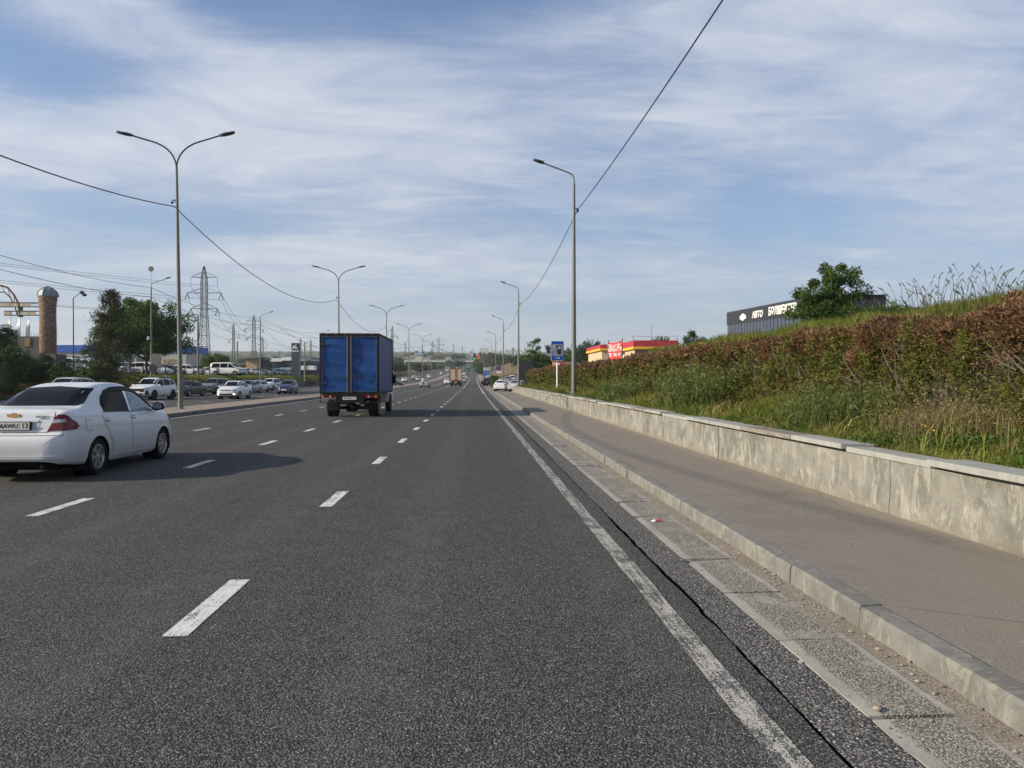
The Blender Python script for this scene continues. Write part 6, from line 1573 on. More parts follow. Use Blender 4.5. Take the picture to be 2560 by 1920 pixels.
# brick gate tower, arch and fence at far left
def gate():
    Y = 70; xc = xat(121, Y); zg = 2.0; sc = Y/1850*1.13
    zt, zd = zat(716, Y, 121), zat(740, Y, 121)
    rb = (136-105)/2*Y/1850*1.03; root = empty('brick_tower', (xc, Y, zg), 0, 'round brick tower with a ribbed grey metal dome at the left', 'tower')
    H = zd-zg; mb = MB()
    mb.lathe([(rb*1.06, 0), (rb*1.06, H*.55), (rb, H*.75), (rb*1.02, H*.86), (rb*1.22, H)], 28, 'Z').build('core', M['mortar'], root, 40)
    # brick courses; each course a ring of proud bricks
    nb = 18; rows = int(H*.75/.16); me = None; V = []; F = []; T = []
    rs_ = lambda h: np.interp(h, [0, H*.55, H*.75, H*.86, H], [rb*1.06, rb*1.06, rb, rb*1.02, rb*1.22])
    bricks = 0
    bm_ = MB(); bm_.box(-.16, .16, -.06, .02, -.055, .055); bme = [bm_.mesh('brick', plain('brick_%d' % k, c, .85, var=.3, nscale=5)) for k, c in enumerate(((.24, .155, .105), (.30, .21, .15), (.19, .115, .085), (.34, .26, .20)))]
    cnt = 0; extra = MB()
    for r_ in range(int(H/.15)):
        h = .1+r_*.15
        if h > H-.08: break
        vert = abs(h-H*.33) < .16
        for k in range(nb):
            a = 2*PI*(k+.5*(r_ % 2))/nb
            if math.sin(a) > .25: continue
            R0 = rs_(h)+.02
            if h > H*.45 and cnt < 300 and abs(a % (2*PI)-1.5*PI) < 2.2 and h > H*.30:
                o = link_mesh('brick', bme[random.choice([0, 0, 1, 1, 2, 3])], root, (R0*math.cos(a), R0*math.sin(a), h), (0, 0, a+PI/2)); o.scale = (2*PI*R0/nb/.34, 1, 1.0); cnt += 1
            else:
                T_m = Matrix.Translation((R0*math.cos(a), R0*math.sin(a), h)) @ Matrix.Rotation(a+PI/2, 4, 'Z'); q = PI*R0/nb*.93
                extra.mi = random.choice([0, 0, 1, 2]); extra.box(-q, q, -.05, .02, -.055, .055, T_m)
    ex = extra.build('brickwork', [M['brick'], bme[1].materials[0], bme[2].materials[0]], root); ex['kind'] = 'stuff'
    # dome with ribs
    rd = (142.8-98.7)/2*Y/1850*1.03; hd = zt-zd; dm = MB(); prof = [(rd*1.0, -.05), (rd, 0), (rd*.97, hd*.25), (rd*.80, hd*.55), (rd*.5, hd*.80), (rd*.15, hd*.95), (.02, hd*1.02)]
    d = dm.lathe([(r, H+h) for r, h in prof], 8, 'Z').build('dome', M['tin'], root)
    for k in range(8):
        a = 2*PI*k/8; MB().tube([(r*1.01*math.cos(a), r*1.01*math.sin(a), H+h) for r, h in prof], .03, 5).build('rib', M['pole_dark'], d)
    # plinth
    MB().box(-rb*1.6, rb*1.9, -rb*1.5, rb*1.5, 0, zat(888, Y)-zg).build('plinth', M['darkcon'], root)
    # boards and arch
    ar = empty('gate_arch', (xc, Y+.3, zg), 0, 'rusty curved arch of the gate left of the brick tower', 'arch'); o = ar.location
    L = lambda px, py: Vector((xat(px, Y)-o.x, 0, zat(py, Y, px)-o.z))
    outer = [(-55, 740), (-20, 717), (0, 713), (15, 718), (30, 735), (42, 758), (48, 785), (51, 791)]; inner = [(-40, 752), (-10, 730), (7, 729), (22, 743), (33, 765), (40, 790)]
    MB().tube([L(*p) for p in outer], .09, 6).build('outer_band', M['rust'], ar); MB().tube([L(*p) for p in inner], .055, 6).build('inner_band', M['pole_dark'], ar)
    br = MB()
    for a, b in zip(outer[2:7], inner[2:6]): br.tube([L(*a), L(*b)], .03, 5)
    br.build('brace', M['rust'], ar)
    MB().box(L(44, 0).x, L(52, 0).x, -.1, .1, L(0, 792).z, L(0, 765).z).build('pillar', plain('mossy_pillar', (.20, .19, .07), .8), ar)
    for (pa, pb, pt_, pb_, segs, lb) in ((0, 104, 757, 767, ((1, 30), (31, 45), (52, 78)), 'upper broken sign board between arch and brick tower'), (11, 104, 778, 788, ((11, 31), (53, 62), (63.5, 79), (80, 91)), 'lower broken sign board between arch and brick tower')):
        sb = empty('sign_board', (xc, Y, zg), 0, lb, 'sign')
        for py in (pt_, pb_): MB().tube([L(pa-30 if pa < 5 else pa, py), L(pb, py)], .05, 6).build('rail', M['pole_dark'], sb)
        for s0, s1 in segs: MB().box(L(s0, 0).x, L(s1, 0).x, -.06, -.02, L(0, pb_-.8).z, L(0, pt_+1).z).build('panel', plain('faded_cream_panel', (.50, .44, .34), .7, var=.3, nscale=2), sb)
    # fence wall with spikes
    fw = empty('fence_wall', (xc, Y+.6, zg), 0, 'dark wall with a row of iron spikes left of the brick tower', 'fence'); f = fw.location
    ztop = zat(845, Y)-f.z; MB().box(xat(-60, Y)-f.x, -rb, 0, .3, 0, ztop-.9*0).build('wall', M['darkcon'], fw)
    MB().box(xat(-60, Y)-f.x, -rb, .1, .16, ztop, ztop+.06).build('rail', M['pole_dark'], fw)
    for k in range(28):
        x = -rb-.15-k*.19; MB().tube([(x, .13, ztop), (x, .13, ztop+.42)], [.018, .008], 5).build('spike', M['pole_dark'], fw)
    MB().box(xat(52, Y)-f.x, xat(67, Y)-f.x, -.06, -.01, zat(868, Y)-f.z, ztop-.1).build('panel', plain('ochre_panel', (.22, .16, .07), .8), fw)
    # feather flags
    for i, (px, pyt) in enumerate(((27, 797), (51, 798), (75, 801))):
        Yf = 95; fl = empty('feather_flag', (xat(px, Yf), Yf, 2.2), 0, ['white feather flag nearest the left edge', 'middle white feather flag beyond the spiked wall', 'white feather flag closest to the brick tower'][i], 'flag', 'feather flags beyond the spiked wall')
        h = zat(pyt, Yf)-2.2; MB().tube([(0, 0, 0), (0, 0, h)], .03, 6).build('pole', M['galv'], fl)
        vs = []; fs = []
        for k in range(9):
            t = k/8; z = h-.1-t*2.9; w = .08+.5*math.sin(min(t*1.5, 1.0)*PI*.55)+.15*math.sin(t*5+i); y = .12*math.sin(t*6+i)
            vs += [(-.02, 0, z), (-w*.55, y, z-.05), (-w, y*1.5, z-.1*math.sin(t*4))]
        for k in range(8):
            for j in range(2): a = k*3+j; fs.append((a, a+1, a+4, a+3))
        MB().add(vs, fs).build('cloth', M['white'], fl, 60)
gate()
# left retaining wall, fence of the car park
def lot_fence():
    root = empty('lot_fence', (0, 0, 0), 0, 'dark railing of posts and rails in front of the full car park', 'fence')
    ys = np.arange(60, 200, 3.2); xs = -36.8-(ys-60)*.02
    for x, y in zip(xs, ys):
        z = float(terr(x, y)); MB().box(x-.05, x+.05, y-.05, y+.05, z-.2, z+1.35).build('post', M['pole_dark'], root)
    for a, b in zip(range(len(ys)-1), range(1, len(ys))):
        for dz in (1.25, .75 if a > 14 else 1.12):
            MB().tube([(xs[a], ys[a], float(terr(xs[a], ys[a]))+dz), (xs[b], ys[b], float(terr(xs[b], ys[b]))+dz)], .035, 4).build('rail', M['pole_dark'], root)
    wl2 = empty('low_wall', (0, 0, 0), 0, 'low dark concrete wall below the car park bank, left of the blue truck', 'wall')
    for k in range(22):
        y = 112+k*4; h = float(road_h(y)); MB().box(-31.6, -31.2, y+.02, y+3.98, h-.1, h+1.05).build('panel', M['darkcon'], wl2)
lot_fence()
# cars in the car park
def lot():
    lotcols = ['white', 'white', 'white', 'silver', 'white', 'grey', 'silver', 'black', 'white', 'lightblue', 'beige', 'darkgreen']
    rr = random.Random(12); k = 0
    nth = {}; ordw = ['nearest', 'second', 'third', 'fourth', 'fifth', 'sixth', 'seventh', 'eighth', 'ninth', 'tenth', 'eleventh', 'twelfth', 'farthest']
    rows = [(-40.5, 74, 196, 3.6), (-47, 84, 196, 3.9), (-55, 96, 168, 4.0), (-63, 110, 166, 4.4), (-72, 118, 160, 4.8)]
    for ri, (x, y0, y1, st) in enumerate(rows):
        y = y0
        while y < y1:
            kind = rr.choice(['sedan', 'sedan', 'sedan', 'suv', 'hatch', 'van' if ri < 2 else 'sedan']); c = rr.choice(lotcols)
            yy = y+rr.uniform(-.3, .3); xx = x-(yy-70)*.02+rr.uniform(-.3, .3)
            if rr.random() < .14: y += st; continue
            z = float(terr(xx, yy))+.02
            q_ = (kind, c, ri); nth[q_] = nth.get(q_, -1)+1
            C_(kind, c, xx, yy, rr.choice([PI/2, -PI/2])+rr.uniform(-.12, .12), f'{ordw[min(nth[q_], 12)]} {c} {dict(sedan="sedan", suv="crossover", hatch="hatchback", van="van")[kind]} parked in the {["first", "second", "third", "fourth", "fifth"][ri]} row of the fenced car park', 'cars standing in the left car park', lod=2, z=z, cat='van' if kind == 'van' else 'car'); y += st; k += 1
    C_('van', 'white', xat(570, 112), 112, -PI/2-.15, 'large white passenger van standing out in the car park behind the fence', None, lod=1, z=float(terr(xat(570, 112), 112))+.25, cat='van')
    print('lot cars', k)
lot()

# ------------------------------------------------------------------ bridge, town and city
def bridge():
    Y = 640; zu, zd, zp = zat(907.5, Y), zat(903.5, Y), zat(898, Y)
    root = empty('road_bridge', (0, 0, 0), 0, 'pale road bridge crossing over the carriageway ahead', 'bridge')
    x0, x1 = xat(1010, Y), xat(1262, Y)
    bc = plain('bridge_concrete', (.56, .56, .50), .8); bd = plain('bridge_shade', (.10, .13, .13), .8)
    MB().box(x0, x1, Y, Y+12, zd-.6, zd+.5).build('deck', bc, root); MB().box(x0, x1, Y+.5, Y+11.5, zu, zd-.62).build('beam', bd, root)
    MB().box(x0, x1, Y-.1, Y+.15, zd+.5, zd+1.0).build('parapet', bc, root)
    n = 60
    for k in range(n):
        x = x0+(x1-x0)*k/n; MB().box(x, x+.22, Y-.05, Y+.1, zd+1.0, zp).build('baluster', bc, root)
    MB().box(x0, x1, Y-.08, Y+.12, zp, zp+.25).build('handrail', bc, root)
    for px in (1012, 1052, 1098, 1141, 1188, 1224, 1258):
        x = xat(px, Y); MB().box(x-.6, x+.6, Y+2, Y+10, float(road_h(Y))-1, zu).build('pier', bc, root)
bridge()
town_g = 'houses on the slope beyond the bridge'
def house(px, pyt, pyb, wpx, Y, wallc, roofc, label, gable=True):
    w = wpx/1850*Y; x = xat(px, Y); zb = float(terr(x, Y))-2; zt = zat(pyt, Y); zm = zt-(zt-zat(pyb, Y))*.45
    root = empty('house', (x, Y, zb), 0, label, 'house', town_g); H = zm-zb
    MB().box(-w/2, w/2, 0, w*.8, 0, H).build('wall', wallc, root)
    Tp = zt-zb
    MB().add([(-w*.55, -.4, H), (w*.55, -.4, H), (w*.55, w*.8+.4, H), (-w*.55, w*.8+.4, H), (-w*.55+w*.25*(not gable), w*.4, Tp), (w*.55-w*.25*(not gable), w*.4, Tp)], [(0, 1, 5, 4), (2, 3, 4, 5), (1, 2, 5), (3, 0, 4), (0, 3, 2, 1)]).build('roof', roofc, root)
    for k in (-1, 0, 1): MB().box(k*w*.28-w*.07, k*w*.28+w*.07, -.1, -.01, H-w*.22, H-w*.08).build('window', M['win'], root)
rt1 = plain('roof_brown', (.17, .10, .08), .8); rt2 = plain('roof_grey', (.20, .22, .21), .7); rt3 = plain('roof_blue', (.17, .24, .32), .6); rt4 = plain('roof_green', (.15, .19, .15), .7)
w1 = plain('house_beige', (.40, .36, .28), .8); w2 = plain('house_white', (.55, .53, .48), .8); w3 = plain('house_brick', (.30, .19, .14), .8)
for i, a in enumerate(((999, 882, 893, 18, 760, w1, rt4, 'wide green grey roofed house just right of the blue truck'), (1012, 884, 892, 12, 800, w3, rt1, 'brown gabled house beside the wide green grey roofed house', ),
        (1046, 883, 892, 20, 780, w2, rt3, 'house with a large pale blue roof above the bridge'), (1030, 889, 898, 14, 720, w1, rt2, 'beige house below the pale blue roof'), (1016, 892, 902, 7, 700, w1, rt2, 'yellowish small house at the left bridge end'),
        (1078, 889, 896, 18, 800, w2, rt2, 'pale low house left of the large central pylon'), (1090, 886, 897, 14, 780, w3, rt1, 'brick house behind the large central pylon'), (1110, 882.5, 894, 16, 820, w3, rt1, 'red brown house with a big roof right of the large pylon'),
        (1120, 892, 899, 14, 720, w2, rt2, 'long pale house right above the bridge rail'), (1063, 893, 899, 14, 710, w2, rt2, 'white house low behind the bridge rail'), (1160, 895, 899, 16, 760, w2, rt2, 'long pale roof behind the bridge straight ahead'),
        (1215, 889, 899, 12, 900, w2, rt2, 'pale house behind the right part of the bridge'), (1243, 889, 896, 16, 1000, w2, rt2, 'pale low building above the right end of the bridge'), (1262, 887, 895, 14, 1000, w1, rt2, 'beige building above the right end of the bridge'))):
    house(*a)
def skyline():
    rr = random.Random(31)
    pal = [plain('block_white', (.62, .61, .58), .8), plain('block_cream', (.58, .50, .38), .8), plain('block_grey', (.34, .36, .38), .8), plain('block_dark', (.20, .22, .25), .8), plain('block_tan', (.46, .38, .28), .8)]
    spec = [(1201, 871, 5, 0), (1206, 871, 5, 0), (1213, 871, 6, 0), (1219, 872, 5, 0), (1206, 880, 20, 2), (1234, 878, 7, 1), (1240, 878, 5, 2), (1246, 880, 6, 0), (1252, 877, 6, 3), (1258, 878, 7, 0), (1263, 876, 6, 1), (1268, 875, 9, 4), (1276, 876, 6, 2), (1283, 870, 7, 3), (1290, 876, 6, 1), (1295, 873, 5, 0), (1301, 876, 7, 2), (1306, 879, 6, 0), (1312, 870, 5, 1), (1318, 873, 6, 0), (1325, 880, 8, 4), (1331, 883, 8, 0), (1338, 884, 7, 2), (1229, 882, 8, 0), (1272, 884, 14, 1), (1300, 886, 16, 2), (1250, 886, 12, 0), (1178, 879, 7, 3), (1170, 884, 9, 2)]
    for k in range(34): spec.append((rr.uniform(1180, 1350), rr.uniform(882, 892), rr.uniform(3, 9), rr.randrange(5)))
    for k in range(60): spec.append((rr.choice([rr.uniform(560, 800), rr.uniform(960, 1180), rr.uniform(500, 800)]), rr.uniform(887, 896), rr.uniform(3, 10), rr.randrange(5)))
    for i, (px, py, w, m_) in enumerate(spec):
        Y = rr.uniform(2300, 3000) if px > 1165 else rr.uniform(1300, 2400); x = xat(px, Y); zt = zat(py, Y); W_ = w/1850*Y; zb = min(float(terr(x, Y))-5, zt-6)
        tall = py < 882
        root = empty('high_rise' if tall else 'city_building', (x, Y, zb), rr.uniform(-.3, .3), ('tall pale apartment tower on the hazy skyline' if tall else 'small building lost in the hazy town on the horizon'), 'building', 'apartment towers on the skyline' if tall else 'far buildings in the haze')
        MB().box(-W_/2, W_/2, 0, W_*.8, 0, zt-zb).build('wall', pal[m_], root)
        if tall:
            MB().box(-W_/5, W_/5, W_*.2, W_*.5, zt-zb, zt-zb+3).build('roof_house', pal[2], root)
            b = MB(); nz = max(3, int((zt-zb)/6))
            for q in range(nz): b.box(-W_*.42, W_*.42, -.3, -.05, (q+.35)*(zt-zb)/nz, (q+.65)*(zt-zb)/nz)
            b.build('window_band', pal[3], root)
skyline()
def right_slope():
    # dark metal container panels and the ochre embankment slab near the bridge
    Y = 110; root = empty('dark_fence', (0, 0, 0), 0, 'dark sheet fence behind the second right lamp post', 'fence'); x0, x1 = xat(1298, Y), xat(1334, Y); n = 5
    for k in range(n): MB().box(x0+(x1-x0)*k/n+.01, x0+(x1-x0)*(k+1)/n-.01, Y, Y+.08, 0, zat(903, Y)+k*.0).build('sheet', plain('dark_sheet', (.018, .019, .026), .5), root)
    Y = 330; x0, x1 = xat(1250, Y), xat(1292, Y); zb = float(road_h(Y))-1
    root = empty('embankment_wall', (0, 0, 0), 0, 'sloping ochre concrete embankment under the right end of the bridge', 'wall')
    MB().prism([(x0-9, zb), (x1+6, zb), (x1+6, zat(903, Y)), (x1-2, zat(905, Y)), (x0+3, zat(910, Y))], Y, Y+6, T_).build('slab', plain('ochre_concrete', (.34, .25, .17), .85, var=.3, nscale=.3), root)
    y = 112; bed = MB(); bed.box(-.14, .14, 0, 34, 0, .2); r_ = bed.build('yellow_kerb', plain('yellow_kerb', (.42, .33, .16), .7), None, loc=(4.9, 100, float(road_h(112)))); r_.rotation_euler = (0, 0, .03); tag(r_, kind='structure')
right_slope()
# ------------------------------------------------------------------ foliage
def leaves(P, D, ln, wd, tint, jitter=1.0, rs=rng, bend=0.0):
    """P (n,3) bases, D (n,3) directions; rhombic leaves with their own size"""
    n = len(P); D = D/np.maximum(np.linalg.norm(D, axis=1, keepdims=True), 1e-6)
    r = rs.normal(size=(n, 3)); s = np.cross(D, r); s /= np.maximum(np.linalg.norm(s, axis=1, keepdims=True), 1e-6)
    ln = np.broadcast_to(ln, (n,))[:, None]; wd = np.broadcast_to(wd, (n,))[:, None]
    mid = P+D*ln*.45; V = np.stack([P, mid+s*wd*.5, P+D*ln+np.array([0, 0, -1.])*bend*ln, mid-s*wd*.5], 1).reshape(-1, 3)
    F = np.arange(n*4).reshape(n, 4); return V, F, tint
def join(parts):
    V = []; F = []; T = []; b = 0
    for v, f, t in parts: V.append(v); F.append(f+b); T.append(np.broadcast_to(t, (len(f),))); b += len(v)
    return np.concatenate(V), np.concatenate(F), np.concatenate(T)
def unit(n, rs=rng):
    v = rs.normal(size=(n, 3)); return v/np.linalg.norm(v, axis=1, keepdims=True)

def tree(name, x, y, h, rad, label, mat='leaf', kind='round', seed=1, n=9000, leaf=(.20, .09), z=None, trunk_h=.28, group=None, cat='tree', tr=.14, gap=.35, flat=1.0):
    rs = np.random.default_rng(seed); rd = random.Random(seed); z = float(terr(x, y))-.1 if z is None else z
    root = empty(name, (x, y, z), rd.uniform(0, 6), label, cat, group)
    wood = MB(); tips = []; th = h*trunk_h
    lean = Vector((rd.uniform(-.05, .05)*h, rd.uniform(-.05, .05)*h, 0))
    if kind == 'round':
        top = Vector((0, 0, th))+lean*.4; wood.tube([(0, 0, 0), tuple(top*.5+Vector((.03, .02, 0))), tuple(top)], [tr, tr*.8, tr*.7], 8)
        nb = 9
        for k in range(nb):
            a = 2*PI*k/nb+rd.uniform(-.3, .3); el = rd.uniform(.35, 1.25); L = h*rd.uniform(.42, .66)
            d = Vector((math.cos(a)*math.cos(el)*rad/h*1.9, math.sin(a)*math.cos(el)*rad/h*1.9, math.sin(el))); e_ = top+d*L
            m1 = top+d*L*.5+Vector((rd.uniform(-.1, .1), rd.uniform(-.1, .1), .06))*h*.3
            wood.tube([tuple(top), tuple(m1), tuple(e_)], [tr*.5, tr*.3, tr*.08], 5); tips += [e_, m1]
            for q in range(4):
                b0 = top.lerp(e_, rd.uniform(.4, .9)); dd = Vector(rs.normal(size=3)); dd.z = abs(dd.z)*.4; dd.normalize(); e2 = b0+dd*rad*rd.uniform(.35, .65)
                wood.tube([tuple(b0), tuple(e2)], [tr*.16, tr*.04], 4, cap=False); tips.append(e2)
        C = np.array([tuple(t) for t in tips]); nc = len(C); c0 = np.array([0, 0, h*.62])
        # extra clumps in an uneven crown
        ex = unit(46, rs); rr_ = rs.random(46)**.4; ex = ex*np.array([rad, rad, h*.36*flat])*rr_[:, None]+np.array([lean.x, lean.y, h*.63])
        keep = vnoise(ex[:, 0]*1.3+seed, ex[:, 2]*1.3+ex[:, 1], seed, 1.1) > gap; C = np.concatenate([C, ex[keep]])
        ci = rs.integers(0, len(C), n); cr = (rad*.13+rad*.17*rs.random(len(C)))[ci]
        P = C[ci]+unit(n, rs)*(rs.random(n)**.45*cr)[:, None]*np.array([1, 1, .75]); D = P-C[ci]+rs.normal(size=(n, 3))*.15*rad+np.array([0, 0, -.1*rad])
        tint = np.clip(rs.random(n)*.6+.35*rs.random(len(C))[ci], 0, 1)
        parts = [leaves(P, D, leaf[0]*(.6+.8*rs.random(n)), leaf[1]*(.6+.8*rs.random(n)), tint, rs=rs)]
    else:   # conifer with a loose spire
        wood.tube([(0, 0, 0), (lean.x, lean.y, h*.5), (lean.x*1.4, lean.y, h*.98)], [tr, tr*.7, tr*.12], 8); P = []; D = []; T = []
        nb = 120
        for k in range(nb):
            t = .16+.83*(k/nb); a = rd.uniform(0, 6.28); zz = h*t; prof = (1-t)**.62*(1-math.exp(-(t-.10)*9)); L = rad*(prof+.04)*rd.uniform(.45, 1.15)
            d = np.array([math.cos(a), math.sin(a), rd.uniform(.25, .85)]); b0 = np.array([lean.x*t*1.4, lean.y*t, zz]); e_ = b0+d*L
            wood.tube([tuple(b0), tuple(e_)], [tr*.14, tr*.04], 4, cap=False)
            m_ = int(n/nb*(.4+1.2*prof)); u = rs.random(m_)**.6
            P.append(b0+(e_-b0)*u[:, None]+rs.normal(size=(m_, 3))*(.11+.10*prof)*rad*.42); D.append(np.tile(d*.8, (m_, 1))+rs.normal(size=(m_, 3))*.55+np.array([0, 0, .25])); T.append(np.clip(rs.random(m_)*.7+rd.uniform(0, .3), 0, 1))
        P = np.concatenate(P); D = np.concatenate(D); T = np.concatenate(T); n = len(P)
        parts = [leaves(P, D, leaf[0]*(.6+.8*rs.random(n)), leaf[1]*(.6+.8*rs.random(n)), T, rs=rs)]
    wood.build('trunk', M['bark'], root, 60)
    V, F, T = join(parts); link_mesh('crown', np_mesh('crown', V, F, M[mat], T), root); return root
def tree_px(name, px, pyt, Y, wpx, label, **k):
    x = xat(px, Y); z = float(terr(x, Y))-.1; zt = zat(pyt, Y, px); return tree(name, x, Y, zt-z, wpx/2/1850*Y, label, z=z, **k)
# left group
tree_px('conifer', 272, 728, 60, 138, 'loose olive green conifer standing on the bank left of the round crowned tree', kind='conifer', mat='needle', seed=3, n=17000, leaf=(.17, .06), tr=.13)
tree_px('tree', 368, 738, 84, 205, 'dense round crowned green tree on the bank behind the oncoming white crossover', seed=5, n=34000, leaf=(.26, .13), tr=.17, trunk_h=.2, gap=.08)
tree_px('tree', 322, 748, 88, 110, 'lighter tree rising between the conifer and the round crowned tree', seed=8, n=16000, leaf=(.26, .13), mat='leaf', tr=.12)
tree_px('tree', 228, 862, 66, 70, 'small bushy tree left of the conifer foot', seed=9, n=5000, leaf=(.2, .08), mat='leaf', trunk_h=.15, tr=.08)
tree_px('tree', 541, 882, 132, 66, 'drooping green tree beside the blue topped warehouse', seed=11, n=6000, leaf=(.40, .14), mat='leaf', trunk_h=.12, tr=.12, gap=.2)
tree_px('tree', 664, 896, 165, 34, 'small tree behind the beige shed', seed=12, n=1800, leaf=(.4, .16), mat='leaf')
tree_px('tree', -18, 800, 58, 110, 'dark dense tree cut by the left edge of the picture', seed=13, n=12000, leaf=(.16, .08), mat='leaf_dark', trunk_h=.15, gap=.1)
tree_px('tree', 12, 858, 54, 100, 'dark shrub mass below the tree at the left edge', seed=14, n=9000, leaf=(.14, .07), mat='leaf_dark', trunk_h=.08, gap=.1, tr=.07)
tree_px('tree', 90, 880, 60, 110, 'dark bushes in front of the spiked wall at left', seed=15, n=9000, leaf=(.14, .07), mat='leaf_dark', trunk_h=.06, gap=.1, tr=.06)
tree_px('tree', 160, 900, 57, 60, 'low dark bush at the foot of the brick tower', seed=16, n=4000, leaf=(.14, .07), mat='leaf_dark', trunk_h=.06, gap=.1, tr=.06)
# right group
tree_px('tree', 1347, 846, 116, 66, 'leafy tree between the second right lamp post and the blue petrol sign', seed=21, n=9000, leaf=(.34, .12), mat='leaf', trunk_h=.18, tr=.16, gap=.25)
tree_px('tree', 1322, 868, 120, 30, 'thin leafy tree edge behind the dark fence', seed=22, n=2500, leaf=(.34, .12), mat='leaf', trunk_h=.2, tr=.10)
tree_px('tree', 1479, 847, 178, 74, 'dark round tree left of the petrol station', seed=23, n=7000, leaf=(.5, .2), mat='leaf_dark', trunk_h=.15, tr=.2, gap=.15)
tree_px('tree', 1440, 862, 185, 50, 'dark tree behind the nearest right lamp post', seed=24, n=3500, leaf=(.5, .2), mat='leaf_dark', trunk_h=.15, tr=.2)
tree_px('tree', 1420, 872, 150, 26, 'small bright green tree left of the nearest right lamp post', seed=25, n=2200, leaf=(.35, .14), mat='leaf_bright', trunk_h=.25, tr=.09)
tree_px('tree', 1657, 839, 165, 60, 'flat dark tree top showing over the petrol station roof', seed=26, n=3500, leaf=(.45, .18), mat='leaf_dark', trunk_h=.4, tr=.2)
tree_px('tree', 1729, 830, 100, 64, 'dark spreading bush right of the petrol station', seed=27, n=6500, leaf=(.30, .11), mat='leaf_dark', trunk_h=.12, tr=.14)
tree_px('tree', 1804, 838, 120, 32, 'small dark bush on the bank crest left of the dark clad shop', seed=28, n=1600, leaf=(.34, .14), mat='leaf_dark', trunk_h=.1)
def big_shrub():
    Y = 33; x = xat(2092, Y); z = 2.7; zt = zat(671, Y, 2088)
    tree('tree', x, Y, zt-z, 1.45, 'bushy dark green tree on the grass bank in front of the dark clad shop', mat='leaf', seed=36, n=30000, leaf=(.13, .060), z=z, trunk_h=.08, tr=.09, gap=.12, flat=1.25)
    tree('shrub', xat(2172, 31), 31, 1.7, .62, 'low green shrub right of the bushy tree on the bank', mat='leaf', seed=32, n=9000, leaf=(.12, .055), z=2.9, trunk_h=.08, tr=.05, gap=.2, cat='shrub')
    tree('shrub', xat(2235, 29), 29, 1.75, .8, 'thin green shrub among the tall grasses on the bank', mat='leaf', seed=35, n=3500, leaf=(.11, .05), z=2.9, trunk_h=.08, tr=.04, gap=.3, cat='shrub')
    tree('shrub', xat(1975, 34), 34, .62, 1.4, 'spreading green shrub left of the bushy tree, under the white lettering', mat='leaf', seed=33, n=9000, leaf=(.12, .05), z=2.9, trunk_h=.06, tr=.05, gap=.2, cat='shrub', flat=.8)
    tree('shrub', xat(2030, 36), 36, 1.15, 1.0, 'dark shrub at the left foot of the bushy tree', mat='leaf_dark', seed=34, n=6000, leaf=(.12, .05), z=2.9, trunk_h=.06, tr=.05, gap=.2, cat='shrub')
big_shrub()
def clipped_bush():
    Y = 124; x0, x1 = xat(1228, Y), xat(1245.5, Y); h = road_h(Y); n = 7000; rs = np.random.default_rng(4)
    zt = zat(942, Y); P = np.stack([x0+(x1-x0)*rs.random(n), Y+rs.random(n)*9, float(h)+.1+(zt-float(h))*rs.random(n)**.6], 1)
    V, F, T = leaves(P, unit(n, rs)+np.array([0, 0, .6]), .22, .09, rs.random(n))
    o = link_mesh('clipped_bush', np_mesh('clipped_bush', V, F, M['leaf'], T)); tag(o, 'clipped square green bush beside the fourth right lamp post', 'bush')
clipped_bush()
# distant trees: copies
protos = [tree('tree', 0, 0, 8, 3.6, 'x', seed=41+i, n=1100, leaf=(.9, .5), mat=['leaf_dark', 'leaf', 'leaf_dark'][i], z=0, tr=.25, gap=.15) for i in range(3)]
pu = [0, 0, 0]
def far_tree(px, pyt, Y, label, group, wide=1.0, base=None):
    i = random.randrange(3); x = xat(px, Y); z = float(terr(x, Y))-.5 if base is None else base; s = (zat(pyt, Y, px)-z)/8
    o = protos[i] if not pu[i] else copy_tree(protos[i]); pu[i] = 1
    o.location = (x, Y, z); o.scale = (s*wide, s*wide, s); o.rotation_euler = (0, 0, random.uniform(0, 6)); tag(o, label, 'tree', group); return o
gl = 'trees on the slope beyond the bridge'
OW = ['first', 'second', 'third', 'fourth', 'fifth', 'sixth', 'seventh', 'eighth', 'ninth', 'tenth', 'eleventh', 'twelfth', 'thirteenth', 'fourteenth', 'fifteenth', 'sixteenth', 'seventeenth', 'eighteenth', 'nineteenth', 'twentieth', 'twenty-first', 'twenty-second', 'twenty-third', 'twenty-fourth', 'last']
def ordered(lst, fmt, g):
    for i, (px, py, Y, w) in enumerate(sorted(lst)): far_tree(px, py, Y, fmt % OW[min(i, 24)], g, w)
rt = random.Random(5)
ordered(((1038, 880, 830, 1.4), (1048, 882, 860, 1.3), (1060, 884, 820, 1.3), (1070, 882, 860, 1.2), (1128, 885, 740, 1.1), (1136, 887, 760, 1), (1144, 884, 730, 1.3), (1150, 888, 740, 1), (1098, 888, 760, 1), (1085, 890, 720, 1), (1204, 885, 620, 1), (1220, 880, 600, 1.3), (1229, 882, 610, 1.2), (1240, 885, 640, 1.3), (1250, 888, 700, 1.2), (1262, 884, 560, 1.3), (1272, 889, 580, 1.3), (1284, 890, 520, 1.3), (1296, 888, 420, 1.3), (1005, 893, 700, 1.2), (1026, 898, 690, 1), (990, 887, 700, 1.4), (995, 900, 500, 1), (1310, 886, 300, 1.2)), '%s dark tree top from the left among those about the bridge', gl)
ordered(((988, 903, 330, 1), (996, 908, 340, 1), (1003, 906, 360, 1), (1012, 913, 380, 1), (1044, 906, 420, 1.2), (1052, 908, 440, 1.2), (1060, 909, 460, 1.2), (1068, 908, 480, 1.2), (1076, 909, 500, 1.2), (1086, 910, 520, 1.2), (1094, 911, 540, 1.1), (1102, 910, 560, 1.1)), '%s bushy tree from the left along the far oncoming lanes', 'trees left of the far oncoming lanes')
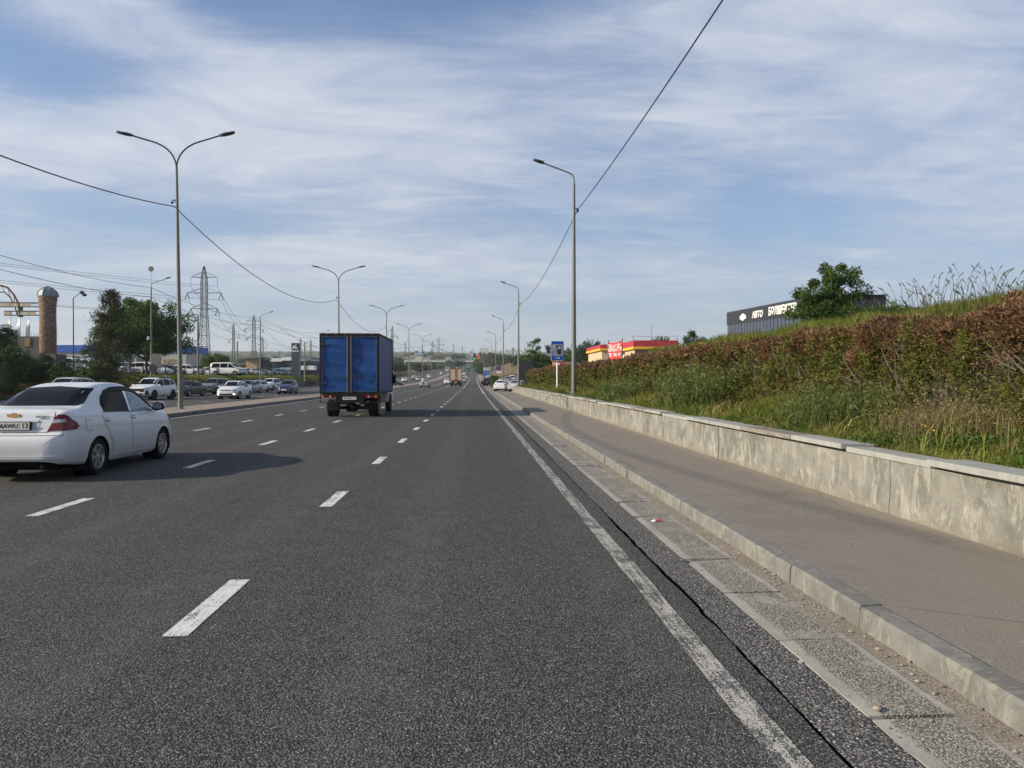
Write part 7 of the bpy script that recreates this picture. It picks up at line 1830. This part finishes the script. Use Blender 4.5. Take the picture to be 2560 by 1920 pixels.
ordered(((1193, 905, 480, 1), (1198, 903, 440, 1), (1204, 905, 400, 1), (1199, 915, 380, .9), (1207, 918, 360, .9)), '%s green tree from the left on the right verge before the bridge', 'trees right of the road before the bridge')
for k in range(46):
    px = rt.uniform(505, 800) if k < 30 else rt.uniform(1000, 1340); Y = rt.uniform(420, 1500); far_tree(px, rt.uniform(893, 904), Y, 'hazy tree in the low town on the horizon', 'hazy trees on the horizon', rt.uniform(1, 1.8))
# far hill texture: a distant wooded ridge reads as one mass
def ridge():
    rs = np.random.default_rng(9); n = 26000; X = rs.uniform(-2600, 700, n); Y = rs.uniform(1300, 4200, n); Z = terr(X, Y)
    s = 6+6*rs.random(n); P = np.stack([X, Y, Z-1], 1)
    V, F, T = leaves(P, np.tile(np.array([0, 0, 1.]), (n, 1))+rs.normal(size=(n, 3))*.35, s, s*1.3, rs.random(n), rs=rs)
    o = link_mesh('far_woods', np_mesh('far_woods', V, F, M['leaf_dark'], T)); tag(o, 'far off tree cover fading into the haze', 'woods', kind='stuff')
ridge()
# ---- hedge on the right
XH = 6.2
def hedge():
    rs = np.random.default_rng(17); parts = []
    root = empty('hedge', (0, 0, 0), 0, 'long clipped conifer hedge, browned along the top, behind the retaining wall', 'hedge')
    def band(y0, y1, n, ln, wd, depth):
        y = y0+(y1-y0)*rs.random(n); q = rs.random(n)
        zb = .95; zt = 2.38-.10*sstep(18, 34, y)+.10*(vnoise(y, y*0, 2, .6)-.5)+.05*(vnoise(y, y*0, 5, 3)-.5)
        hgt = np.where(q < .72, zb-.15+(zt-zb+.15)*rs.random(n)**.92, zt)
        lump = .34*(vnoise(y, hgt, 6, 1.8)-.5)+.24*(vnoise(y, hgt, 7, 4.2)-.5)
        x = np.where(q < .72, XH-lump+depth*rs.random(n)**1.6, XH+.95*rs.random(n))
        z = np.where(q < .72, hgt, zt-.1*rs.random(n)+lump*.7)
        # thin spots
        P = np.stack([x, y, z], 1); D = np.where((q < .72)[:, None], np.array([-.8, 0, .45]), np.array([-.2, 0, .8]))+rs.normal(size=(n, 3))*.85
        keep = ~((vnoise(y*1.0, z, 12, 1.6) < .22) & (rs.random(n) < .8) & (q < .72))
        P, D = P[keep], D[keep]; n = len(P)
        base = vnoise(P[:, 1], P[:, 2], 15, 5.)*.45; tint = np.clip(base+rs.random(n)*.6, 0, 1)
        parts.append(leaves(P, D, ln*(.5+rs.random(n)), wd*(.5+rs.random(n)), tint, rs=rs))
    band(5.0, 12, 150000, .062, .015, .26); band(12, 20, 130000, .085, .021, .26); band(20, 36, 100000, .14, .038, .25); band(36, 60, 70000, .20, .06, .28); band(60, 83, 40000, .28, .09, .3)
    V, F, T = join(parts); o = link_mesh('foliage', np_mesh('foliage', V, F, M['hedge'], T), root); o['kind'] = 'stuff'
    # dark inner wood: stems and twigs
    tw = MB(); rd = random.Random(3)
    for k in range(1100):
        y = 5.5+rd.random()**1.4*50; x = XH+rd.uniform(.05, .3); z0 = rd.uniform(.9, 1.9); d = Vector((rd.uniform(-.28, -.02), rd.uniform(-.3, .3), rd.uniform(.1, .55)))
        tw.tube([(x, y, z0), (x+d.x*.5, y+d.y*.5+.02, z0+d.z*.5), (x+d.x, y+d.y, z0+d.z)], [.012, .009, .004], 4, cap=False)
    o = tw.build('twigs', M['twig'], root); o['kind'] = 'stuff'
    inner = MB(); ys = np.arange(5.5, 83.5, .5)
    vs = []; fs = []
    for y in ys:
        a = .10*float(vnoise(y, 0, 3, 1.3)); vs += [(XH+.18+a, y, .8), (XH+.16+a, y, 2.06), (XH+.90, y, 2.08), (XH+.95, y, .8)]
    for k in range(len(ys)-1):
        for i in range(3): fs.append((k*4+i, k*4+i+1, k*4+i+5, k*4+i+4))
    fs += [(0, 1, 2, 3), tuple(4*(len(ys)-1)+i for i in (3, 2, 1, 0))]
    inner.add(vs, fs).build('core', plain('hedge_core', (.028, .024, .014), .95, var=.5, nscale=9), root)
hedge()
# ---- grasses
def blades(X, Y, hh, ww, rs, lean=.35, droop=.5, dirx=0.0, z=None):
    """three-quad bent blades, as quads + tip"""
    n = len(X); Z = (terr(X, Y) if z is None else z)-.02; a = rs.random(n)*2*PI; L = hh*lean*(.3+1.2*rs.random(n))
    dx = np.cos(a)*L+dirx*hh; dy = np.sin(a)*L; sx = -np.sin(a+.6*rs.normal(size=n))*ww/2; sy = np.cos(a)*ww/2
    def pt(t, wf, sg):
        return np.stack([X+dx*t*t+sg*sx*wf, Y+dy*t*t+sg*sy*wf, Z+hh*(t-droop*.5*t*t*t)], 1)
    V = np.stack([pt(0, .8, -1), pt(0, .8, 1), pt(.5, 1., 1), pt(.5, 1., -1), pt(1, .08, 1), pt(1, .08, -1)], 1).reshape(-1, 3)
    b = np.arange(n)[:, None]*6; F = np.concatenate([b+np.array([0, 1, 2, 3]), b+np.array([3, 2, 4, 5])]); return V, F
def grass_obj(name, sets, mat, label):
    rs = np.random.default_rng(hash(name) % 1000 if False else len(name)*7); parts = []
    for (X, Y, hh, ww, kw) in sets:
        V, F = blades(X, Y, hh, ww, rs, **kw); n = len(X); patch = vnoise(X, Y, 33, 1.6); t = np.clip(.25+.5*rs.random(n)+.45*(patch-.5), 0, 1); parts.append((V, F, np.concatenate([t, t])))
    V, F, T = join(parts); o = link_mesh(name, np_mesh(name, V, F, M[mat], T)); tag(o, label, 'grass' if 'grass' in name else 'weeds', kind='stuff'); return o
rs = np.random.default_rng(101)
def scat(n, x0, x1, y0, y1, pw=1.0, rs=rs): return x0+(x1-x0)*rs.random(n), y0+(y1-y0)*rs.random(n)**pw
sets = []
for (y0, y1, n, h0, w_) in ((4.5, 10, 26000, .22, .007), (10, 18, 30000, .25, .010), (18, 32, 30000, .28, .016), (32, 55, 26000, .30, .028), (55, 83, 20000, .30, .05)):
    X, Y = scat(n, 4.66, 6.3, y0, y1); clump = vnoise(X, Y, 8, 1.4); tall = (vnoise(X, Y, 9, .7) > .62)
    hh = h0*.8*(.35+.9*rs.random(n))*(.5+.9*clump)*(1+.9*tall*(X > 5.5)); sets.append((X, Y, hh, w_*(.6+.8*rs.random(n)), dict(lean=.5)))
    m_ = n//9; X, Y = scat(m_, 4.56, 4.76, y0, y1); k = vnoise(X, Y, 10, 1.1) > .45; X, Y = X[k], Y[k]
    sets.append((X, Y, h0*.75*(.5+rs.random(len(X))), np.full(len(X), w_*1.2), dict(lean=.5, dirx=-.45, droop=1.0)))
for (x0, x1, y0, y1, n, h0, w_) in ((8.2, 12.5, 6, 16, 42000, .42, .010), (8.2, 13, 16, 30, 34000, .45, .018), (8.2, 14, 30, 52, 26000, .48, .035), (8, 18, 50, 84, 16000, .5, .06), (14, 45, 30, 90, 16000, .55, .09)):
    X, Y = scat(n, x0, x1, y0, y1); hh = h0*(.4+.9*rs.random(n))*(.55+.9*vnoise(X, Y, 18, .9)); sets.append((X, Y, hh, w_*(.6+.8*rs.random(n)), dict(lean=.55)))
grass_obj('grass', sets, 'grass', 'unmown grass on the strip behind the wall and on the bank above the hedge')
rs = np.random.default_rng(202); n = 5200; Y = 5+rs.random(n)**1.7*50; X = 4.75+1.35*rs.random(n); k = vnoise(X, Y, 61, .8) > .38; X, Y = X[k], Y[k]; n = len(X)
grass_obj('dry_stalks', [(X, Y, (.18+.42*rs.random(n)**1.5)*(.6+.4*(X > 5.3)), (.0035+.0007*Y)*(.7+.8*rs.random(n)), dict(lean=.75, droop=.7))], 'straw', 'dry stalks and long bent stems among the grass behind the wall')
n = 3200; Y = 5+rs.random(n)**1.7*50; X = 4.9+1.2*rs.random(n)
grass_obj('long_weeds', [(X, Y, .22+.42*rs.random(n)**1.3, (.0045+.0009*Y)*(.7+.8*rs.random(n)), dict(lean=.7, droop=.6))], 'grass', 'tall loose green weeds growing against the foot of the hedge')
# broad leaved low weeds near the wall
def low_weeds():
    rs = np.random.default_rng(55); n = 42000; Y = 5+rs.random(n)**1.5*40; X = 4.64+rs.random(n)**1.3*1.7; k = vnoise(X, Y, 44, 1.7) > .50; X, Y = X[k], Y[k]; n = len(X)
    P = np.stack([X, Y, terr(X, Y)+.02+.16*rs.random(n)*(.4+vnoise(X, Y, 46, 2))], 1); D = unit(n, rs)+np.array([0, 0, .5]); sc = .035*(1+Y*.035)
    V, F, T = leaves(P, D, sc*(.6+rs.random(n)), sc*.45*(.6+rs.random(n)), np.clip(rs.random(n)*.7+.2*vnoise(X, Y, 47, 2), 0, 1), rs=rs)
    o = link_mesh('low_weeds', np_mesh('low_weeds', V, F, M['leaf_bright'], T)); tag(o, 'leafy low weeds spreading along the wall top', 'weeds', kind='stuff')
    n = 130; V = []; F = []; T = []
    for c in ((5.2, 8.3), (5.5, 6.9), (6.0, 6.0)):
        for k in range(6):
            a = rs.random()*6.28; P_ = np.array([[c[0]+rs.normal()*.05, c[1]+rs.normal()*.07, float(terr(c[0], c[1]))+.22+rs.random()*.06]]); v, f, t = leaves(P_, np.array([[math.cos(a), math.sin(a), .25]]), .03, .022, np.array([.5]), rs=rs); V.append((v, f, t))
    v, f, t = join(V); o = link_mesh('yellow_flowers', np_mesh('yellow_flowers', v, f, M['flower'])); tag(o, 'small yellow wild flowers in the grass behind the wall', 'flowers', kind='stuff')
low_weeds()
# weed clumps against the hedge
def weed(x, y, h, r, n, label, mat='grass_blue', w=.010):
    rs = np.random.default_rng(int(y*10)); a = rs.random(n)*2*PI; q = rs.random(n)**.7*r*.45
    X = x+np.cos(a)*q*.6; Y = y+np.sin(a)*q; V, F = blades(X, Y, h*(.45+.6*rs.random(n)), w*(.5+rs.random(n)), rs, lean=.55, droop=.35); t = rs.random(n)
    root = empty('weed_clump', (0, 0, 0), 0, label, 'weed'); o = link_mesh('stems', np_mesh('stems', V, F, M[mat], np.concatenate([t, t])), root); o['kind'] = 'stuff'
    m_ = n*3; k = rs.integers(0, n, m_); tt = rs.random(m_); P = np.stack([X[k]+np.cos(a[k])*.22*h*tt, Y[k]+np.sin(a[k])*.3*h*tt, terr(X[k], Y[k])+h*(.25+.7*tt)*(.5+.5*rs.random(m_))], 1)
    V, F, T = leaves(P, unit(m_, rs)+np.array([0, 0, .5]), w*7, w*1.3, rs.random(m_), rs=rs); o = link_mesh('leaves', np_mesh('leaves', V, F, M[mat], T), root); o['kind'] = 'stuff'
weed(5.85, 18.6, 1.2, 3.6, 2300, 'tall grey green weed clump against the hedge, left one', w=.016)
weed(5.85, 11.6, .8, 3.0, 1300, 'tall grey green weed clump against the hedge, middle one', w=.011)
weed(5.85, 8.8, .62, 2.4, 800, 'yellowing grass tuft against the hedge near the right edge', 'straw', .007)
weed(5.75, 27, .9, 4.2, 1500, 'tall grey green weed clump against the hedge, farthest one', w=.02)
# seeding tall grasses on the bank crest
def seed_grass():
    rd = random.Random(23); V = []; F = []; rs = np.random.default_rng(6); parts = []; tb = MB(); hd = MB()
    pts = []
    for k in range(420):
        px = rd.choice([rd.uniform(2120, 2330), rd.uniform(2300, 2560), rd.uniform(2330, 2560)]); Y = rd.uniform(11, 22)
        x = 10.3+(Y-11)*.25 if False else xat(px, Y); 
        if x < 8.5: continue
        z = float(terr(x, Y)); top = 632+abs(px-2440)*.36+rd.uniform(0, 105); zt = zat(top, Y, px)
        if zt < z+.38 or zt > z+1.9 or (px > 2330 and rd.random() < .55): continue
        pts.append((x, Y, z, zt))
    for (x, Y, z, zt) in pts:
        h = zt-z; a = rd.uniform(-.9, .9); bx = rd.uniform(-.34, .28)*h; path = [(x+bx*t*t*(1 if t < .8 else 1.05), Y+a*.15*t*t, z+h*(t-.06*t**3)) for t in (0, .3, .55, .75, .9)]
        tb.tube(path, [.006, .005, .004, .0035, .003], 4, cap=False)
        e = Vector(path[-1]); d = (e-Vector(path[-2])).normalized(); d.x += (.5 if bx > 0 else -.5)*rd.random(); d.z -= rd.random()*.4; d.normalize(); L = rd.uniform(.10, .17)
        hd.tube([tuple(e), tuple(e+d*L*.3), tuple(e+d*L*.7), tuple(e+d*L)], [.004, .012, .011, .003], 5)
        for q in range(2):
            t = rd.uniform(.1, .5); p = Vector((x+bx*t*t, Y, z+h*t)); dd = np.array([[rd.uniform(-1, 1), rd.uniform(-.4, .4), rd.uniform(.4, 1.2)]]); parts.append(leaves(np.array([tuple(p)]), dd, rd.uniform(.15, .28), .010, np.array([rd.random()]), rs=rs, bend=.35))
    root = empty('tall_grass', (0, 0, 0), 0, 'tall seeding grasses on the bank crest against the sky at right', 'grass')
    o = tb.build('stalks', M['leaf_dark'], root); o['kind'] = 'stuff'
    o = hd.build('seed_heads', plain('seed_head', (.085, .075, .038), .8), root); o['kind'] = 'stuff'
    V, F, T = join(parts); o = link_mesh('blades', np_mesh('blades', V, F, M['leaf'], T), root); o['kind'] = 'stuff'
seed_grass()
# left bank shrubs and grass
def left_bank():
    rs = np.random.default_rng(77); n = 60000; Y = 36+rs.random(n)**1.2*130; X = -31.3-rs.random(n)*np.where(Y > 56, 2.4, 3.6)
    P = np.stack([X, Y, terr(X, Y)+.02+.36*rs.random(n)*(vnoise(X, Y, 4, .35)+.25)*(Y > 44)], 1)
    low = (Y > 60)*1.0; P[:, 2] += 0
    V, F, T = leaves(P, unit(n, rs)+np.array([.3, 0, .9]), .20*(1+Y*.006), .055*(1+Y*.006), np.clip(rs.random(n)*.7+.3*vnoise(X, Y, 5, .5), 0, 1), rs=rs)
    o = link_mesh('bank_shrubs', np_mesh('bank_shrubs', V, F, M['hedge_left'], T)); tag(o, 'dark low shrubs covering the bank below the car park', 'shrubs', kind='stuff')
    sets = []; n = 26000; Y = 40+rs.random(n)*150; X = -34.2-rs.random(n)*3; sets.append((X, Y, .24*(.4+rs.random(n)), .06*(.6+rs.random(n)), dict(lean=.5)))
    o = grass_obj('bank_grass', sets, 'grass', 'grass along the top of the left bank')
left_bank()

# ------------------------------------------------------------------ people (small figures)
def person(x, y, z, rz, label, top, legs, hair=(.02, .015, .012), h=1.72, bend=0.0, arms=((-.25, .1), (.25, .1)), stride=.08, kneel=0):
    root = empty('person', (x, y, z), rz, label, 'person'); s = h/1.72
    me = bpy.data.meshes.new('body'); J = []; E = []; Rr = []
    def j(p, r): J.append(Vector(p)*s); Rr.append(r*s); return len(J)-1
    b = bend; hip = j((0, 0, .92), .135); st = j((0, .18*b, 1.10), .125); ch = j((0, .40*b, 1.32-.10*b), .15); nk = j((0, .52*b, 1.47-.16*b), .055); hd = j((0, .60*b+.01, 1.58-.18*b), .085); tp = j((0, .63*b+.01, 1.68-.20*b), .07)
    for a, c in ((hip, st), (st, ch), (ch, nk), (nk, hd), (hd, tp)): E.append((a, c))
    for sx in (-1, 1):
        th = j((sx*.10, .01, .84), .095); kn = j((sx*.11, .03+sx*stride*.5, .48), .062); an = j((sx*.115, -.02+sx*stride, .09), .042); ft = j((sx*.12, .13+sx*stride, .04), .035)
        E += [(hip, th), (th, kn), (kn, an), (an, ft)]
        fx, fz = arms[0 if sx < 0 else 1]; sh = j((sx*.185, .40*b, 1.38-.10*b), .058); el = j((sx*.26, .46*b+fz*.4, 1.12-.10*b), .042); wr = j((sx*.25+0*fx, .5*b+fz+.06, .90-.06*b+fz*.8), .030); ha = j((sx*.25, .5*b+fz+.10, .82-.06*b+fz*.9), .036)
        E += [(ch, sh), (sh, el), (el, wr), (wr, ha)]
    me.from_pydata(J, E, []); bm = bmesh.new(); bm.from_mesh(me); ly = bm.verts.layers.skin.verify(); bm.verts.ensure_lookup_table()
    for i, r in enumerate(Rr): bm.verts[i][ly].radius = (r, r*.85); bm.verts[i][ly].use_root = i == 0
    bm.to_mesh(me); bm.free()
    o = bpy.data.objects.new('body', me); COL.objects.link(o)
    o.modifiers.new('s', 'SKIN'); m_ = o.modifiers.new('d', 'SUBSURF'); m_.levels = 1; m_.render_levels = 1
    bpy.context.view_layer.update(); me2 = bpy.data.meshes.new_from_object(o.evaluated_get(bpy.context.evaluated_depsgraph_get())); bpy.data.objects.remove(o); me2.name = 'body'
    me2.materials.clear()
    for nm, c in (('skin', (.42, .25, .17)), ('shirt_%d%d' % (int(top[0]*99), int(top[2]*99)), top), ('trousers_%d' % int(legs[0]*999), legs), ('hair', hair)): me2.materials.append(plain(nm, c, .8))
    for p in me2.polygons:
        c = p.center/s; zz = c.z+.2*b*max(0, (c.z-.92)/.75)
        if zz > 1.62 or (zz > 1.5 and c.y < .60*b-.03): k = 3
        elif zz > 1.47: k = 0
        elif abs(c.x) > .2 and c.z < 1.15: k = 0
        elif c.z > .90: k = 1
        elif c.z > .08: k = 2
        else: k = 3
        p.material_index = k; p.use_smooth = True
    link_mesh('body', me2, root); return root
wht = (.62, .62, .6)
person(xat(1249.5, 118), 118, float(road_h(118)), 2.6, 'person with dark hair and white shirt standing behind the white parked sedan', wht, (.03, .03, .05))
person(xat(1254, 121), 121, float(road_h(121)), .4, 'person in white standing by the third right lamp post', (.66, .66, .66), (.5, .5, .5))
person(xat(1207, 150), 150, float(road_h(150)), .2, 'person in a white shirt at the open door of the black parked car', wht, (.02, .02, .03), bend=.2)
MBo = MB().box(-.55, .55, -.04, .04, .35, 1.0).build('door', M['black'], None)
MBo.parent = [o for o in bpy.data.objects if o.get('label', '').startswith('black car parked beyond')][0]; MBo.location = (-1.25, .35, 0); MBo.rotation_euler = (0, 0, .2)
z_ = float(terr(-34, 108))
person(xat(664, 104), 104, float(terr(xat(664, 104), 104))-.3, .5, 'person in a pale top and dark cap among the shrubs above the oncoming cars', (.6, .58, .55), (.05, .05, .07), bend=.5)
person(xat(677, 103), 103, float(terr(xat(677, 103), 103))-.1, -.9, 'person in a dark jacket bending beside the pale topped one', (.02, .02, .025), (.5, .42, .35), bend=.6)
person(xat(1058, 116), 116, float(road_h(116))+.15, PI, 'person in pale clothes on the median beyond the silver sedan', (.6, .6, .6), (.05, .05, .06))
# ------------------------------------------------------------------ air
def haze():
    me = MB().box(-4400, 4400, -120, 5400, -14, 230).mesh('haze', bpy.data.materials.new('haze_air'))
    m_ = me.materials[0]; m_.use_nodes = True; nt = m_.node_tree; nt.nodes.clear()
    out = nt.nodes.new('ShaderNodeOutputMaterial'); v = nt.nodes.new('ShaderNodeVolumePrincipled')
    v.inputs['Color'].default_value = (.80, .86, .92, 1); v.inputs['Density'].default_value = HAZE; v.inputs['Anisotropy'].default_value = .25
    nt.links.new(v.outputs[0], out.inputs['Volume'])
    o = link_mesh('haze', me); tag(o, kind='stuff')
HAZE = .00017
if HAZE > 0: haze()
print('objects', len(bpy.data.objects), 'tris', sum(len(o.data.loop_triangles) if o.data.loop_triangles else sum(max(p.loop_total-2, 0) for p in o.data.polygons) if len(o.data.polygons) < 3000 else len(o.data.polygons)*2 for o in bpy.data.objects if o.type == 'MESH'))
